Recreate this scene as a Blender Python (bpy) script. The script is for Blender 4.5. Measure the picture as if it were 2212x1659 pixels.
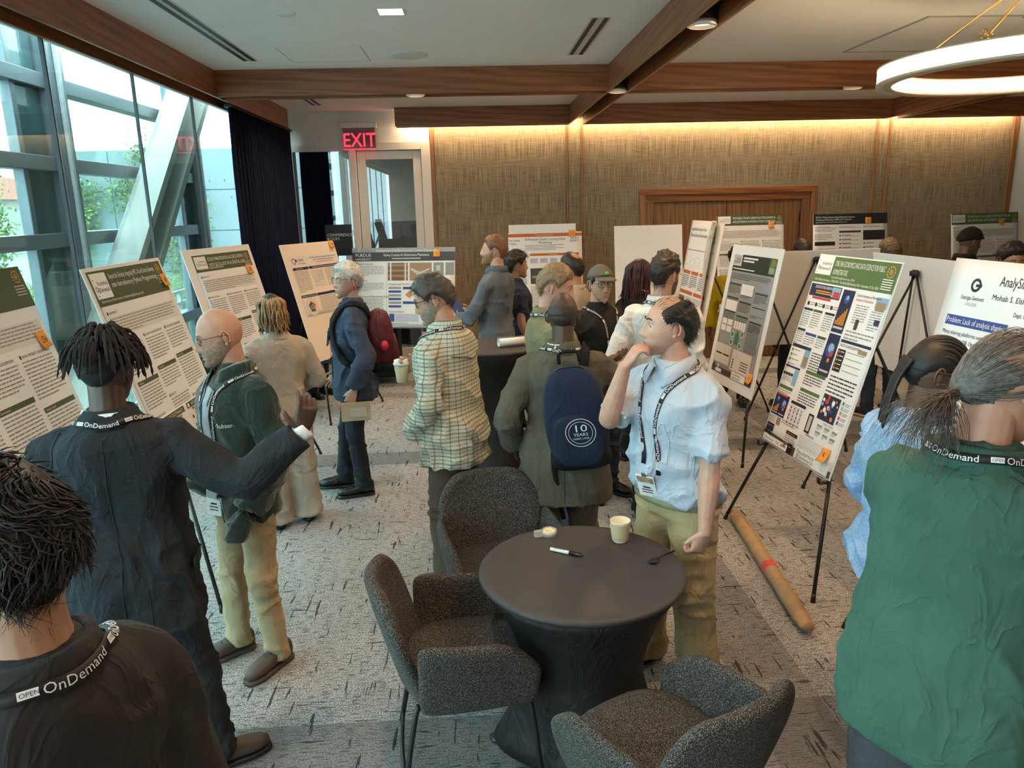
import bpy, bmesh, math, random
import numpy as np
from mathutils import Vector, Matrix
from mathutils.bvhtree import BVHTree

for o in list(bpy.data.objects):
    bpy.data.objects.remove(o, do_unlink=True)
SC = bpy.context.scene
COL = SC.collection
R = math.radians
PI = math.pi

# ------------------------------------------------------------------ camera
FPX = 1625.6
CAMZ = 2.13
YAW, PITCH, ROLL = R(2.792), R(13.299), R(-1.39)
fw = Vector((math.sin(YAW)*math.cos(PITCH), math.cos(YAW)*math.cos(PITCH), -math.sin(PITCH)))
r0 = Vector((math.cos(YAW), -math.sin(YAW), 0))
u0 = r0.cross(fw)
rr = r0*math.cos(ROLL) + u0*math.sin(ROLL)
uu = u0*math.cos(ROLL) - r0*math.sin(ROLL)
cd = bpy.data.cameras.new('camera')
cam = bpy.data.objects.new('camera', cd)
COL.objects.link(cam)
cd.sensor_width = 36.0
cd.lens = FPX/2212*36.0
cd.clip_start = 0.05
cam.matrix_world = Matrix(((rr.x, uu.x, -fw.x, 0), (rr.y, uu.y, -fw.y, 0), (rr.z, uu.z, -fw.z, CAMZ), (0, 0, 0, 1)))
SC.camera = cam

# ------------------------------------------------------------------ world, exposure
w = bpy.data.worlds.new('overcast')
SC.world = w
w.use_nodes = True
nt = w.node_tree
bg = nt.nodes['Background']
tc = nt.nodes.new('ShaderNodeTexCoord')
nz = nt.nodes.new('ShaderNodeTexNoise')
nz.inputs['Scale'].default_value = 2.2
nz.inputs['Detail'].default_value = 5
cr = nt.nodes.new('ShaderNodeValToRGB')
cr.color_ramp.elements[0].position = 0.38
cr.color_ramp.elements[0].color = (0.68, 0.84, 0.95, 1)
cr.color_ramp.elements[1].position = 0.6
cr.color_ramp.elements[1].color = (0.90, 0.97, 1.0, 1)
nt.links.new(tc.outputs['Generated'], nz.inputs['Vector'])
nt.links.new(nz.outputs['Fac'], cr.inputs['Fac'])
nt.links.new(cr.outputs['Color'], bg.inputs['Color'])
bg.inputs['Strength'].default_value = 7.6
vs = SC.view_settings
vs.view_transform = 'Standard'
vs.look = 'None'
vs.gamma = 1.0
vs.use_curve_mapping = False
vs.exposure = 0.68
SC.cycles.max_bounces = 8
SC.cycles.transparent_max_bounces = 16
WARM = (1.0, 0.60, 0.31)
DOWNLIGHT_W = 12.0
COVE_W = 24.0
RING_E = 15.0

# ------------------------------------------------------------------ materials
MATS = {}
def newmat(name):
    m = bpy.data.materials.new(name)
    m.use_nodes = True
    return m, m.node_tree, m.node_tree.nodes['Principled BSDF']
def N(t, kind, **kw):
    n = t.nodes.new(kind)
    for k, v in kw.items():
        if k in n.inputs:
            n.inputs[k].default_value = v
        else:
            setattr(n, k, v)
    return n
def coords(t, scale=(1, 1, 1), kind='Object', rot=(0, 0, 0)):
    c = t.nodes.new('ShaderNodeTexCoord')
    m = t.nodes.new('ShaderNodeMapping')
    m.inputs['Scale'].default_value = scale
    m.inputs['Rotation'].default_value = rot
    t.links.new(c.outputs[kind], m.inputs['Vector'])
    return m.outputs['Vector']
def ramp(t, fac, stops, interp='LINEAR'):
    r = t.nodes.new('ShaderNodeValToRGB')
    r.color_ramp.interpolation = interp
    e = r.color_ramp.elements
    while len(e) < len(stops):
        e.new(0.5)
    for i, (p, c) in enumerate(stops):
        e[i].position = p
        e[i].color = (c[0], c[1], c[2], 1)
    t.links.new(fac, r.inputs['Fac'])
    return r.outputs['Color']
def bump(t, b, h, strength, dist=0.002):
    n = t.nodes.new('ShaderNodeBump')
    n.inputs['Strength'].default_value = strength
    n.inputs['Distance'].default_value = dist
    t.links.new(h, n.inputs['Height'])
    t.links.new(n.outputs['Normal'], b.inputs['Normal'])
def mul(c, k):
    return tuple(min(1.0, a*k) for a in c[:3])
def mat(name, color=(.5, .5, .5), rough=.6, var=.12, scale=18, metal=0, bmp=0, bscale=200, emit=0, alpha=1, sheen=0, coat=0):
    if name in MATS:
        return MATS[name]
    m, t, b = newmat(name)
    nzn = N(t, 'ShaderNodeTexNoise', Scale=scale, Detail=4.0)
    t.links.new(coords(t), nzn.inputs['Vector'])
    col = ramp(t, nzn.outputs['Fac'], [(.3, mul(color, 1-var)), (.7, mul(color, 1+var))])
    t.links.new(col, b.inputs['Base Color'])
    b.inputs['Roughness'].default_value = rough
    b.inputs['Metallic'].default_value = metal
    if sheen:
        b.inputs['Sheen Weight'].default_value = sheen
    if coat:
        b.inputs['Coat Weight'].default_value = coat
    if bmp:
        n2 = N(t, 'ShaderNodeTexNoise', Scale=bscale, Detail=2.0)
        t.links.new(coords(t), n2.inputs['Vector'])
        bump(t, b, n2.outputs['Fac'], bmp)
    if emit:
        b.inputs['Emission Color'].default_value = (*color, 1)
        b.inputs['Emission Strength'].default_value = emit
    if alpha < 1:
        b.inputs['Alpha'].default_value = alpha
    MATS[name] = m
    return m
def skin(name, color):
    if name in MATS:
        return MATS[name]
    m = mat(name, color, .48, .10, 30, bmp=.15, bscale=400)
    b = m.node_tree.nodes['Principled BSDF']
    b.inputs['Subsurface Weight'].default_value = .08
    b.inputs['Subsurface Radius'].default_value = (.01, .004, .002)
    return m
def cloth(name, color, var=.14, heather=0.0, sheen=.02, rough=.85, c2=None, wscale=420):
    if name in MATS:
        return MATS[name]
    m, t, b = newmat(name)
    big = N(t, 'ShaderNodeTexNoise', Scale=6.0, Detail=3.0)
    t.links.new(coords(t), big.inputs['Vector'])
    base = ramp(t, big.outputs['Fac'], [(.3, mul(color, 1-var)), (.7, mul(color, 1+var))])
    fine = N(t, 'ShaderNodeTexNoise', Scale=float(wscale), Detail=1.0)
    t.links.new(coords(t, (1, 1, .5)), fine.inputs['Vector'])
    if heather:
        mx = N(t, 'ShaderNodeMix', data_type='RGBA')
        f = ramp(t, fine.outputs['Fac'], [(.5, (0, 0, 0)), (.62, (1, 1, 1))])
        mm = N(t, 'ShaderNodeMath', operation='MULTIPLY')
        mm.inputs[1].default_value = heather
        t.links.new(f, mm.inputs[0])
        t.links.new(mm.outputs[0], mx.inputs[0])
        t.links.new(base, mx.inputs[6])
        mx.inputs[7].default_value = (*(c2 or mul(color, 2.2)), 1)
        base = mx.outputs[2]
    t.links.new(base, b.inputs['Base Color'])
    b.inputs['Roughness'].default_value = rough
    b.inputs['Sheen Weight'].default_value = sheen
    b.inputs['Specular IOR Level'].default_value = .22
    fold = N(t, 'ShaderNodeTexNoise', Scale=9.0, Detail=3.0, Distortion=.9)
    t.links.new(coords(t, (1, 1, .6), rot=(.3, .4, 0)), fold.inputs['Vector'])
    crease = ramp(t, fold.outputs['Fac'], [(.30, (.2, .2, .2)), (.47, (.75, .75, .75)), (.5, (1, 1, 1)), (.54, (.7, .7, .7)), (.72, (.1, .1, .1))])
    b1 = N(t, 'ShaderNodeBump', Strength=.55, Distance=.012)
    t.links.new(crease, b1.inputs['Height'])
    b2 = N(t, 'ShaderNodeBump', Strength=.25, Distance=.001)
    t.links.new(fine.outputs['Fac'], b2.inputs['Height'])
    t.links.new(b1.outputs['Normal'], b2.inputs['Normal'])
    t.links.new(b2.outputs['Normal'], b.inputs['Normal'])
    MATS[name] = m
    return m
def stripes_axis(t, vec, axis, freq, width, soft=.06):
    sep = t.nodes.new('ShaderNodeSeparateXYZ')
    t.links.new(vec, sep.inputs[0])
    mu = N(t, 'ShaderNodeMath', operation='MULTIPLY')
    mu.inputs[1].default_value = freq
    t.links.new(sep.outputs[axis], mu.inputs[0])
    fr = N(t, 'ShaderNodeMath', operation='FRACT')
    t.links.new(mu.outputs[0], fr.inputs[0])
    r = ramp(t, fr.outputs[0], [(0, (1, 1, 1)), (width, (1, 1, 1)), (width+soft, (0, 0, 0)), (1-soft, (0, 0, 0)), (1, (1, 1, 1))])
    return r
def plaid(name):
    m, t, b = newmat(name)
    c = t.nodes.new('ShaderNodeTexCoord')
    sep = t.nodes.new('ShaderNodeSeparateXYZ')
    t.links.new(c.outputs['Object'], sep.inputs[0])
    at = N(t, 'ShaderNodeMath', operation='ARCTAN2')
    t.links.new(sep.outputs[0], at.inputs[0]); t.links.new(sep.outputs[1], at.inputs[1])
    cb = t.nodes.new('ShaderNodeCombineXYZ')
    t.links.new(at.outputs[0], cb.inputs[0]); t.links.new(sep.outputs[2], cb.inputs[2])
    v = cb.outputs[0]
    s1 = stripes_axis(t, v, 0, 9.5, .20, .10)
    s2 = stripes_axis(t, v, 2, 48, .20, .10)
    s3 = stripes_axis(t, v, 0, 4.75, .12, .05)
    s4 = stripes_axis(t, v, 2, 24, .12, .05)
    def mixc(f, a, bb, k):
        mx = N(t, 'ShaderNodeMix', data_type='RGBA')
        mm = N(t, 'ShaderNodeMath', operation='MULTIPLY'); mm.inputs[1].default_value = k
        t.links.new(f, mm.inputs[0]); t.links.new(mm.outputs[0], mx.inputs[0])
        if isinstance(a, tuple): mx.inputs[6].default_value = (*a, 1)
        else: t.links.new(a, mx.inputs[6])
        mx.inputs[7].default_value = (*bb, 1)
        return mx.outputs[2]
    col = mixc(s1, (.56, .545, .43), (.12, .14, .11), .68)
    col = mixc(s2, col, (.12, .14, .11), .66)
    col = mixc(s3, col, (.72, .70, .58), .5)
    col = mixc(s4, col, (.10, .13, .09), .55)
    t.links.new(col, b.inputs['Base Color'])
    b.inputs['Roughness'].default_value = .85
    fold = N(t, 'ShaderNodeTexNoise', Scale=14.0)
    bump(t, b, fold.outputs['Fac'], .3, .01)
    MATS[name] = m
    return m
def wood(name, c1, c2, axis=0, rough=.38, sc=1.0):
    if name in MATS:
        return MATS[name]
    m, t, b = newmat(name)
    s = [9*sc, 9*sc, 9*sc]
    s[axis] = .55*sc
    v = coords(t, tuple(s))
    n1 = N(t, 'ShaderNodeTexNoise', Scale=1.6, Detail=5.0, Distortion=1.4)
    t.links.new(v, n1.inputs['Vector'])
    wv = N(t, 'ShaderNodeTexWave', Scale=1.1, Distortion=7.0, Detail=3.0)
    wv.inputs['Detail Scale'].default_value = 1.2
    wv.bands_direction = 'DIAGONAL'
    t.links.new(v, wv.inputs['Vector'])
    mx = N(t, 'ShaderNodeMix', data_type='RGBA')
    mx.inputs[0].default_value = .45
    a1 = ramp(t, n1.outputs['Fac'], [(.3, c1), (.5, tuple((a+b_)/2 for a, b_ in zip(c1, c2))), (.72, c2)])
    a2 = ramp(t, wv.outputs['Color'], [(.1, c1), (.8, c2)])
    t.links.new(a1, mx.inputs[6]); t.links.new(a2, mx.inputs[7])
    t.links.new(mx.outputs[2], b.inputs['Base Color'])
    b.inputs['Roughness'].default_value = rough
    bump(t, b, n1.outputs['Fac'], .12, .001)
    MATS[name] = m
    return m
def glass(name, tint, refl=.10, rough=.0):
    if name in MATS:
        return MATS[name]
    m, t, b = newmat(name)
    t.nodes.remove(b)
    out = t.nodes['Material Output']
    tr = N(t, 'ShaderNodeBsdfTransparent'); tr.inputs[0].default_value = (*tint, 1)
    gl = N(t, 'ShaderNodeBsdfGlossy'); gl.inputs['Roughness'].default_value = rough
    lw = N(t, 'ShaderNodeLayerWeight', Blend=.25)
    mr = N(t, 'ShaderNodeMapRange'); mr.inputs[3].default_value = refl*.4; mr.inputs[4].default_value = min(1, refl*4)
    t.links.new(lw.outputs['Fresnel'], mr.inputs[0])
    mx = N(t, 'ShaderNodeMixShader')
    t.links.new(mr.outputs[0], mx.inputs[0]); t.links.new(tr.outputs[0], mx.inputs[1]); t.links.new(gl.outputs[0], mx.inputs[2])
    t.links.new(mx.outputs[0], out.inputs[0])
    MATS[name] = m
    return m

# ------------------------------------------------------------------ mesh helpers
RNG = np.random.default_rng(7)
random.seed(7)
NT = RNG.random((32, 32, 32))
def vnoise(p):
    p = np.asarray(p, float)
    i = np.floor(p).astype(int)
    f = p - i
    f = f*f*(3-2*f)
    r = 0
    for dx in (0, 1):
        for dy in (0, 1):
            for dz in (0, 1):
                wgt = (f[:, 0] if dx else 1-f[:, 0])*(f[:, 1] if dy else 1-f[:, 1])*(f[:, 2] if dz else 1-f[:, 2])
                r = r + wgt*NT[(i[:, 0]+dx) & 31, (i[:, 1]+dy) & 31, (i[:, 2]+dz) & 31]
    return r*2-1
def arr(*a):
    return np.array(a, float)
def unit(v):
    v = np.asarray(v, float)
    return v/max(1e-9, np.linalg.norm(v))
def catmull(P, k):
    P = np.asarray(P, float)
    if len(P) < 3:
        return np.array([P[0]+(P[-1]-P[0])*i/k for i in range(k+1)])
    Q = np.vstack([2*P[0]-P[1], P, 2*P[-1]-P[-2]])
    out = []
    for i in range(1, len(Q)-2):
        a, b, c, d = Q[i-1], Q[i], Q[i+1], Q[i+2]
        for j in range(k):
            t = j/k
            out.append(.5*((2*b)+(c-a)*t+(2*a-5*b+4*c-d)*t*t+(3*b-a-3*c+d)*t**3))
    out.append(P[-1])
    return np.array(out)
class MB:
    def __init__(self):
        self.v = []; self.f = []; self.m = []
    def add(self, V, F, mi=0):
        o = len(self.v)
        self.v.extend(tuple(x) for x in V)
        self.f.extend(tuple(i+o for i in f) for f in F)
        self.m.extend([mi]*len(F))
        return self
    def rings(self, RS, mi=0, cap=True, closed=False):
        n = len(RS[0]); V = [p for r in RS for p in r]; F = []
        K = len(RS)
        for i in range(K if closed else K-1):
            a = i*n; b = ((i+1) % K)*n
            for j in range(n):
                k = (j+1) % n
                F.append((a+j, a+k, b+k, b+j))
        if cap and not closed:
            F.append(tuple(reversed(range(n))))
            F.append(tuple((K-1)*n+j for j in range(n)))
        return self.add(V, F, mi)
    def tube(self, pts, rad, n=10, k=4, mi=0, up=None, power=2.0, cap=True):
        pts = np.asarray(pts, float)
        rad = np.asarray(rad, float)
        if rad.ndim == 0:
            rad = np.full(len(pts), float(rad))
        if rad.ndim == 1:
            rad = np.stack([rad, rad], 1)
        A = catmull(np.hstack([pts, rad]), k) if k > 1 else np.hstack([pts, rad])
        C = A[:, :3]; Rr = A[:, 3:]
        T = np.gradient(C, axis=0)
        T /= np.maximum(np.linalg.norm(T, axis=1)[:, None], 1e-9)
        if up is None:
            up = arr(0, 0, 1) if abs(T[0][2]) < .8 else arr(0, 1, 0)
        u = unit(np.cross(up, T[0]))
        RS = []
        ang = np.arange(n)*2*PI/n
        ca, sa = np.cos(ang), np.sin(ang)
        if power != 2.0:
            ca = np.sign(ca)*np.abs(ca)**(2/power); sa = np.sign(sa)*np.abs(sa)**(2/power)
        for i in range(len(C)):
            u = unit(u - T[i]*np.dot(u, T[i]))
            v = np.cross(T[i], u)
            RS.append(C[i] + np.outer(ca*Rr[i, 0], u) + np.outer(sa*Rr[i, 1], v))
        return self.rings(RS, mi, cap)
    def box(self, c, s, mi=0, rot=None):
        c = np.asarray(c, float); s = np.asarray(s, float)/2
        V = [arr(x, y, z)*s for x in (-1, 1) for y in (-1, 1) for z in (-1, 1)]
        if rot is not None:
            M = np.array(rot)
            V = [M @ p for p in V]
        V = [c+p for p in V]
        return self.add(V, [(0, 1, 3, 2), (4, 6, 7, 5), (0, 4, 5, 1), (2, 3, 7, 6), (0, 2, 6, 4), (1, 5, 7, 3)], mi)
    def bx(self, x0, x1, y0, y1, z0, z1, mi=0):
        return self.box(((x0+x1)/2, (y0+y1)/2, (z0+z1)/2), (abs(x1-x0), abs(y1-y0), abs(z1-z0)), mi)
    def sphere(self, c, r, n=12, mm=8, mi=0, M=None):
        c = np.asarray(c, float)
        r = np.asarray(r, float)*np.ones(3)
        RS = []
        for i in range(1, mm):
            th = PI*i/mm
            ring = np.array([(math.sin(th)*math.cos(2*PI*j/n), math.sin(th)*math.sin(2*PI*j/n), math.cos(th)) for j in range(n)])*r
            if M is not None: ring = ring @ np.array(M).T
            RS.append(ring + c)
        return self.rings(RS[::-1], mi, True)
    def lathe(self, prof, n=32, c=(0, 0, 0), mi=0, cap=True):
        RS = [[(c[0]+r*math.cos(2*PI*j/n), c[1]+r*math.sin(2*PI*j/n), c[2]+z) for j in range(n)] for r, z in prof]
        return self.rings(RS, mi, cap)
    def grid(self, P, mi=0):
        a, b = P.shape[:2]
        F = [(i*b+j, i*b+j+1, (i+1)*b+j+1, (i+1)*b+j) for i in range(a-1) for j in range(b-1)]
        return self.add(P.reshape(-1, 3), F, mi)
    def shell(self, P, t, mi=0):
        """closed slab around a grid of mid-surface points; t = thickness (scalar or grid)"""
        a, b = P.shape[:2]
        du = np.gradient(P, axis=0); dv = np.gradient(P, axis=1)
        Nn = np.cross(du, dv)
        Nn /= np.maximum(np.linalg.norm(Nn, axis=2)[..., None], 1e-9)
        tt = (np.ones((a, b))*t)[..., None]/2
        A = P+Nn*tt; B = P-Nn*tt
        V = np.vstack([A.reshape(-1, 3), B.reshape(-1, 3)])
        o = a*b
        F = []
        for i in range(a-1):
            for j in range(b-1):
                q = (i*b+j, (i+1)*b+j, (i+1)*b+j+1, i*b+j+1)
                F.append(q); F.append(tuple(o+x for x in reversed(q)))
        edge = [(i, 0) for i in range(a)] + [(a-1, j) for j in range(1, b)] + [(i, b-1) for i in range(a-2, -1, -1)] + [(0, j) for j in range(b-2, 0, -1)]
        idx = [i*b+j for i, j in edge]
        for k in range(len(idx)):
            x, y = idx[k], idx[(k+1) % len(idx)]
            F.append((y, x, x+o, y+o))
        return self.add(V, F, mi)
    def mesh(self, name):
        me = bpy.data.meshes.new(name)
        me.from_pydata([tuple(map(float, p)) for p in self.v], [], self.f)
        me.polygons.foreach_set('material_index', self.m)
        me.update()
        return me
def link(name, me, mats, parent=None, smooth=True, recalc=True):
    if isinstance(me, MB):
        midx = me.m
        me = me.mesh(name)
        if recalc:
            b = bmesh.new(); b.from_mesh(me)
            bmesh.ops.recalc_face_normals(b, faces=b.faces)
            b.to_mesh(me); b.free()
    if not isinstance(mats, (list, tuple)):
        mats = [mats]
    keep = np.zeros(len(me.polygons), dtype=np.int32)
    me.polygons.foreach_get('material_index', keep)
    me.materials.clear()
    for m in mats:
        me.materials.append(m)
    if len(mats) > 1:
        me.polygons.foreach_set('material_index', keep)
    o = bpy.data.objects.new(name, me)
    COL.objects.link(o)
    if parent is not None:
        o.parent = parent
    if smooth:
        me.polygons.foreach_set('use_smooth', [True]*len(me.polygons))
        me.update()
    return o
def mod_bevel(o, w=.004, seg=2):
    m = o.modifiers.new('bevel', 'BEVEL'); m.width = w; m.segments = seg; m.limit_method = 'ANGLE'; m.angle_limit = R(40)
    return o
def flat(o):
    o.data.polygons.foreach_set('use_smooth', [False]*len(o.data.polygons))
    return o
def empty(name, loc=(0, 0, 0), rz=0):
    o = bpy.data.objects.new(name, None)
    COL.objects.link(o)
    o.empty_display_size = .1
    o.location = loc
    o.rotation_euler = (0, 0, rz)
    return o
def tag(o, label=None, cat=None, group=None, kind=None):
    if label: o['label'] = label
    if cat: o['category'] = cat
    if group: o['group'] = group
    if kind: o['kind'] = kind
    return o
def remesh(mb, voxel, it=3, fac=.5):
    me = mb.mesh('tmp')
    b = bmesh.new(); b.from_mesh(me)
    bmesh.ops.recalc_face_normals(b, faces=b.faces)
    b.to_mesh(me); b.free()
    o = bpy.data.objects.new('tmp', me)
    COL.objects.link(o)
    m = o.modifiers.new('r', 'REMESH'); m.mode = 'VOXEL'; m.voxel_size = voxel
    if it:
        s = o.modifiers.new('s', 'SMOOTH'); s.factor = fac; s.iterations = it
    dg = bpy.context.evaluated_depsgraph_get()
    out = bpy.data.meshes.new_from_object(o.evaluated_get(dg))
    bpy.data.objects.remove(o); bpy.data.meshes.remove(me)
    return out
def mverts(me):
    a = np.empty(len(me.vertices)*3); me.vertices.foreach_get('co', a); return a.reshape(-1, 3)
def mnorm(me):
    a = np.empty(len(me.vertices)*3); me.vertices.foreach_get('normal', a); return a.reshape(-1, 3)
def setverts(me, v):
    me.vertices.foreach_set('co', np.ascontiguousarray(v).ravel()); me.update()
def append_mesh(mb, me, mi=0):
    V = mverts(me)
    F = [tuple(p.vertices) for p in me.polygons]
    mb.add(V, F, mi)
def bvh_of(me):
    return BVHTree.FromPolygons([v.co.copy() for v in me.vertices], [tuple(p.vertices) for p in me.polygons])
def copy_tree(o, parent=None):
    c = o.copy(); COL.objects.link(c); c.parent = parent
    for ch in list(o.children):
        copy_tree(ch, c)
    return c
_font = {}
def text_mesh(s, size, align='LEFT', shear=0, xs=1.0):
    """flat text in XY plane, returns (V Nx3, F)"""
    key = (s, align, shear)
    if key not in _font:
        cu = bpy.data.curves.new('t', 'FONT')
        cu.body = s; cu.size = 1.0; cu.align_x = align; cu.resolution_u = 2; cu.shear = shear
        o = bpy.data.objects.new('t', cu); COL.objects.link(o)
        dg = bpy.context.evaluated_depsgraph_get()
        me = bpy.data.meshes.new_from_object(o.evaluated_get(dg))
        _font[key] = (mverts(me), [tuple(p.vertices) for p in me.polygons])
        bpy.data.objects.remove(o); bpy.data.curves.remove(cu); bpy.data.meshes.remove(me)
    V, F = _font[key]
    return V*arr(size*xs, size, 1), F
# ------------------------------------------------------------------ room constants
XG, XR, YB, YF, ZC, ZS = -2.39, 8.6, 10.1, -3.2, 3.33, 3.11
WAL1, WAL2 = (.15, .048, .016), (.34, .118, .042)
woodX = wood('walnut_x', WAL1, WAL2, 0)
woodY = wood('walnut_y', WAL1, WAL2, 1)
woodZ = wood('walnut_z', (.155, .068, .028), (.30, .15, .07), 2)
M_ceil = mat('ceiling_paint', (.80, .79, .77), .9, .02, 5, bmp=.05, bscale=150)
M_white = mat('white_paint', (.72, .70, .67), .55, .03, 6)
M_wframe = mat('white_door_frame', (.66, .61, .56), .45, .03, 6)
M_black = mat('black_metal', (.012, .012, .013), .42, .1, 20)
M_dark = mat('dark_recess', (.02, .012, .009), .8, .2, 20)
M_alu = mat('aluminium_frame', (.36, .40, .42), .35, .06, 12, metal=.35)
M_steel = mat('steel', (.55, .55, .54), .3, .05, 20, metal=.9)
M_brass = mat('brass', (.62, .38, .14), .28, .08, 30, metal=.95)

def carpet():
    m, t, b = newmat('carpet')
    c = t.nodes.new('ShaderNodeTexCoord')
    P = c.outputs['Object']
    sep = t.nodes.new('ShaderNodeSeparateXYZ'); t.links.new(P, sep.inputs[0])
    def noise(scale, detail, sc):
        mp = t.nodes.new('ShaderNodeMapping'); mp.inputs['Scale'].default_value = sc
        t.links.new(P, mp.inputs['Vector'])
        n = N(t, 'ShaderNodeTexNoise', Scale=scale, Detail=detail)
        t.links.new(mp.outputs[0], n.inputs['Vector'])
        return n.outputs['Fac']
    def mixc(f, a, bcol, k=1.0):
        mx = N(t, 'ShaderNodeMix', data_type='RGBA')
        mm = N(t, 'ShaderNodeMath', operation='MULTIPLY'); mm.inputs[1].default_value = k
        t.links.new(f, mm.inputs[0]); t.links.new(mm.outputs[0], mx.inputs[0])
        t.links.new(a, mx.inputs[6]); mx.inputs[7].default_value = (*bcol, 1)
        return mx.outputs[2]
    def band(axis, ranges):
        tot = None
        for a, d in ranges:
            g = N(t, 'ShaderNodeMath', operation='GREATER_THAN'); g.inputs[1].default_value = a
            l = N(t, 'ShaderNodeMath', operation='LESS_THAN'); l.inputs[1].default_value = d
            t.links.new(sep.outputs[axis], g.inputs[0]); t.links.new(sep.outputs[axis], l.inputs[0])
            mm = N(t, 'ShaderNodeMath', operation='MULTIPLY')
            t.links.new(g.outputs[0], mm.inputs[0]); t.links.new(l.outputs[0], mm.inputs[1])
            if tot is None: tot = mm.outputs[0]
            else:
                mx = N(t, 'ShaderNodeMath', operation='MAXIMUM')
                t.links.new(tot, mx.inputs[0]); t.links.new(mm.outputs[0], mx.inputs[1]); tot = mx.outputs[0]
        return tot
    fine = noise(150, 2, (1, 1.6, 1))
    base = ramp(t, fine, [(.36, (.10, .098, .096)), (.5, (.36, .352, .345)), (.62, (.62, .61, .60))])
    # darker planks
    bands = band(1, [(-1, 2.83), (6.17, 6.5), (9.1, 9.4)])
    base = mixc(bands, base, (.12, .12, .125), .62)
    bx_ = band(0, [(1.12, 1.46), (2.75, 3.0), (4.2, 4.6)])
    base = mixc(bx_, base, (.12, .115, .11), .5)
    lp = noise(.7, 2, (1, .6, 1))
    base = mixc(ramp(t, lp, [(.52, (0, 0, 0)), (.60, (1, 1, 1))]), base, (.16, .16, .165), .35)
    # fine dashes along x
    d1 = noise(11, 4, (1.8, 12, 1))
    m1 = ramp(t, d1, [(.53, (0, 0, 0)), (.59, (1, 1, 1))])
    base = mixc(m1, base, (.075, .073, .073), .68)
    # long dashes along y
    d2 = noise(4.2, 3, (9, .9, 1))
    m2 = ramp(t, d2, [(.64, (0, 0, 0)), (.66, (1, 1, 1))])
    base = mixc(m2, base, (.035, .033, .033), .9)
    d3 = noise(4.2, 3, (1.1, 10, 1))
    m3 = ramp(t, d3, [(.655, (0, 0, 0)), (.675, (1, 1, 1))])
    base = mixc(m3, base, (.035, .033, .033), .85)
    t.links.new(base, b.inputs['Base Color'])
    b.inputs['Roughness'].default_value = 1.0
    b.inputs['Specular IOR Level'].default_value = .1
    bump(t, b, fine, .6, .006)
    return m
fl = link('floor', MB().bx(XG-.02, XR, YF, 16.5, -.2, 0), carpet(), smooth=False)
tag(fl, kind='structure')
ce = link('ceiling', MB().bx(XG-.3, XR, YF, 16.5, ZC, ZC+.15), M_ceil, smooth=False)
tag(ce, kind='structure')

def wall_fabric():
    m, t, b = newmat('grasscloth')
    n1 = N(t, 'ShaderNodeTexNoise', Scale=60.0, Detail=3.0); t.links.new(coords(t, (2.0, 2.0, .05)), n1.inputs['Vector'])
    n2 = N(t, 'ShaderNodeTexNoise', Scale=60.0, Detail=2.0); t.links.new(coords(t, (.12, .12, 2.4)), n2.inputs['Vector'])
    hf = N(t, 'ShaderNodeMix', data_type='FLOAT'); hf.inputs[0].default_value = .28; t.links.new(n1.outputs['Fac'], hf.inputs[2]); t.links.new(n2.outputs['Fac'], hf.inputs[3])
    col = ramp(t, hf.outputs[0], [(.36, (.105, .078, .048)), (.5, (.205, .160, .105)), (.64, (.315, .255, .175))])
    t.links.new(col, b.inputs['Base Color']); b.inputs['Roughness'].default_value = .8
    bump(t, b, hf.outputs[0], .4, .002)
    return m
M_fab = wall_fabric()
def structure(name, mb, m, smooth=False):
    return tag(link(name, mb, m, smooth=smooth), kind='structure')
# back wall: core, fabric panels, wooden strips
wb = structure('wall_back', MB().bx(-.48, 2.27, YB+.06, YB+.3, 0, ZC).bx(4.58, XR, YB+.06, YB+.3, 0, ZC).bx(2.27, 4.58, YB+.06, YB+.3, 2.28, ZC).bx(2.27, 4.58, YB+.2, YB+.3, 0, 2.28), M_dark)
for x0, x1, z0, z1 in [(-.43, 1.265, 0, ZC), (1.29, 1.455, 0, ZC), (1.48, 2.24, 0, ZC), (2.24, 4.61, 2.30, ZC), (4.61, 5.36, 0, ZC), (5.385, 5.535, 0, ZC), (5.56, 7.22, 0, ZC)]:
    mod_bevel(link('fabric_panel', MB().bx(x0, x1, YB, YB+.07, z0, z1), M_fab, wb, smooth=False), .004)
for x0, x1 in [(-.485, -.432), (1.266, 1.288), (1.456, 1.478), (5.361, 5.383), (5.536, 5.558), (7.222, 7.29)]:
    link('wood_strip', MB().bx(x0, x1, YB-.012, YB+.07, 0, ZC), woodZ, wb, smooth=False)
link('end_panel', MB().bx(7.295, XR, YB-.0, YB+.07, 0, ZC), M_white, wb, smooth=False)
link('skirting_board', MB().bx(-.43, 2.24, YB-.012, YB, 0, .10).bx(4.61, 7.22, YB-.012, YB, 0, .10), woodX, wb, smooth=False)
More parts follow.
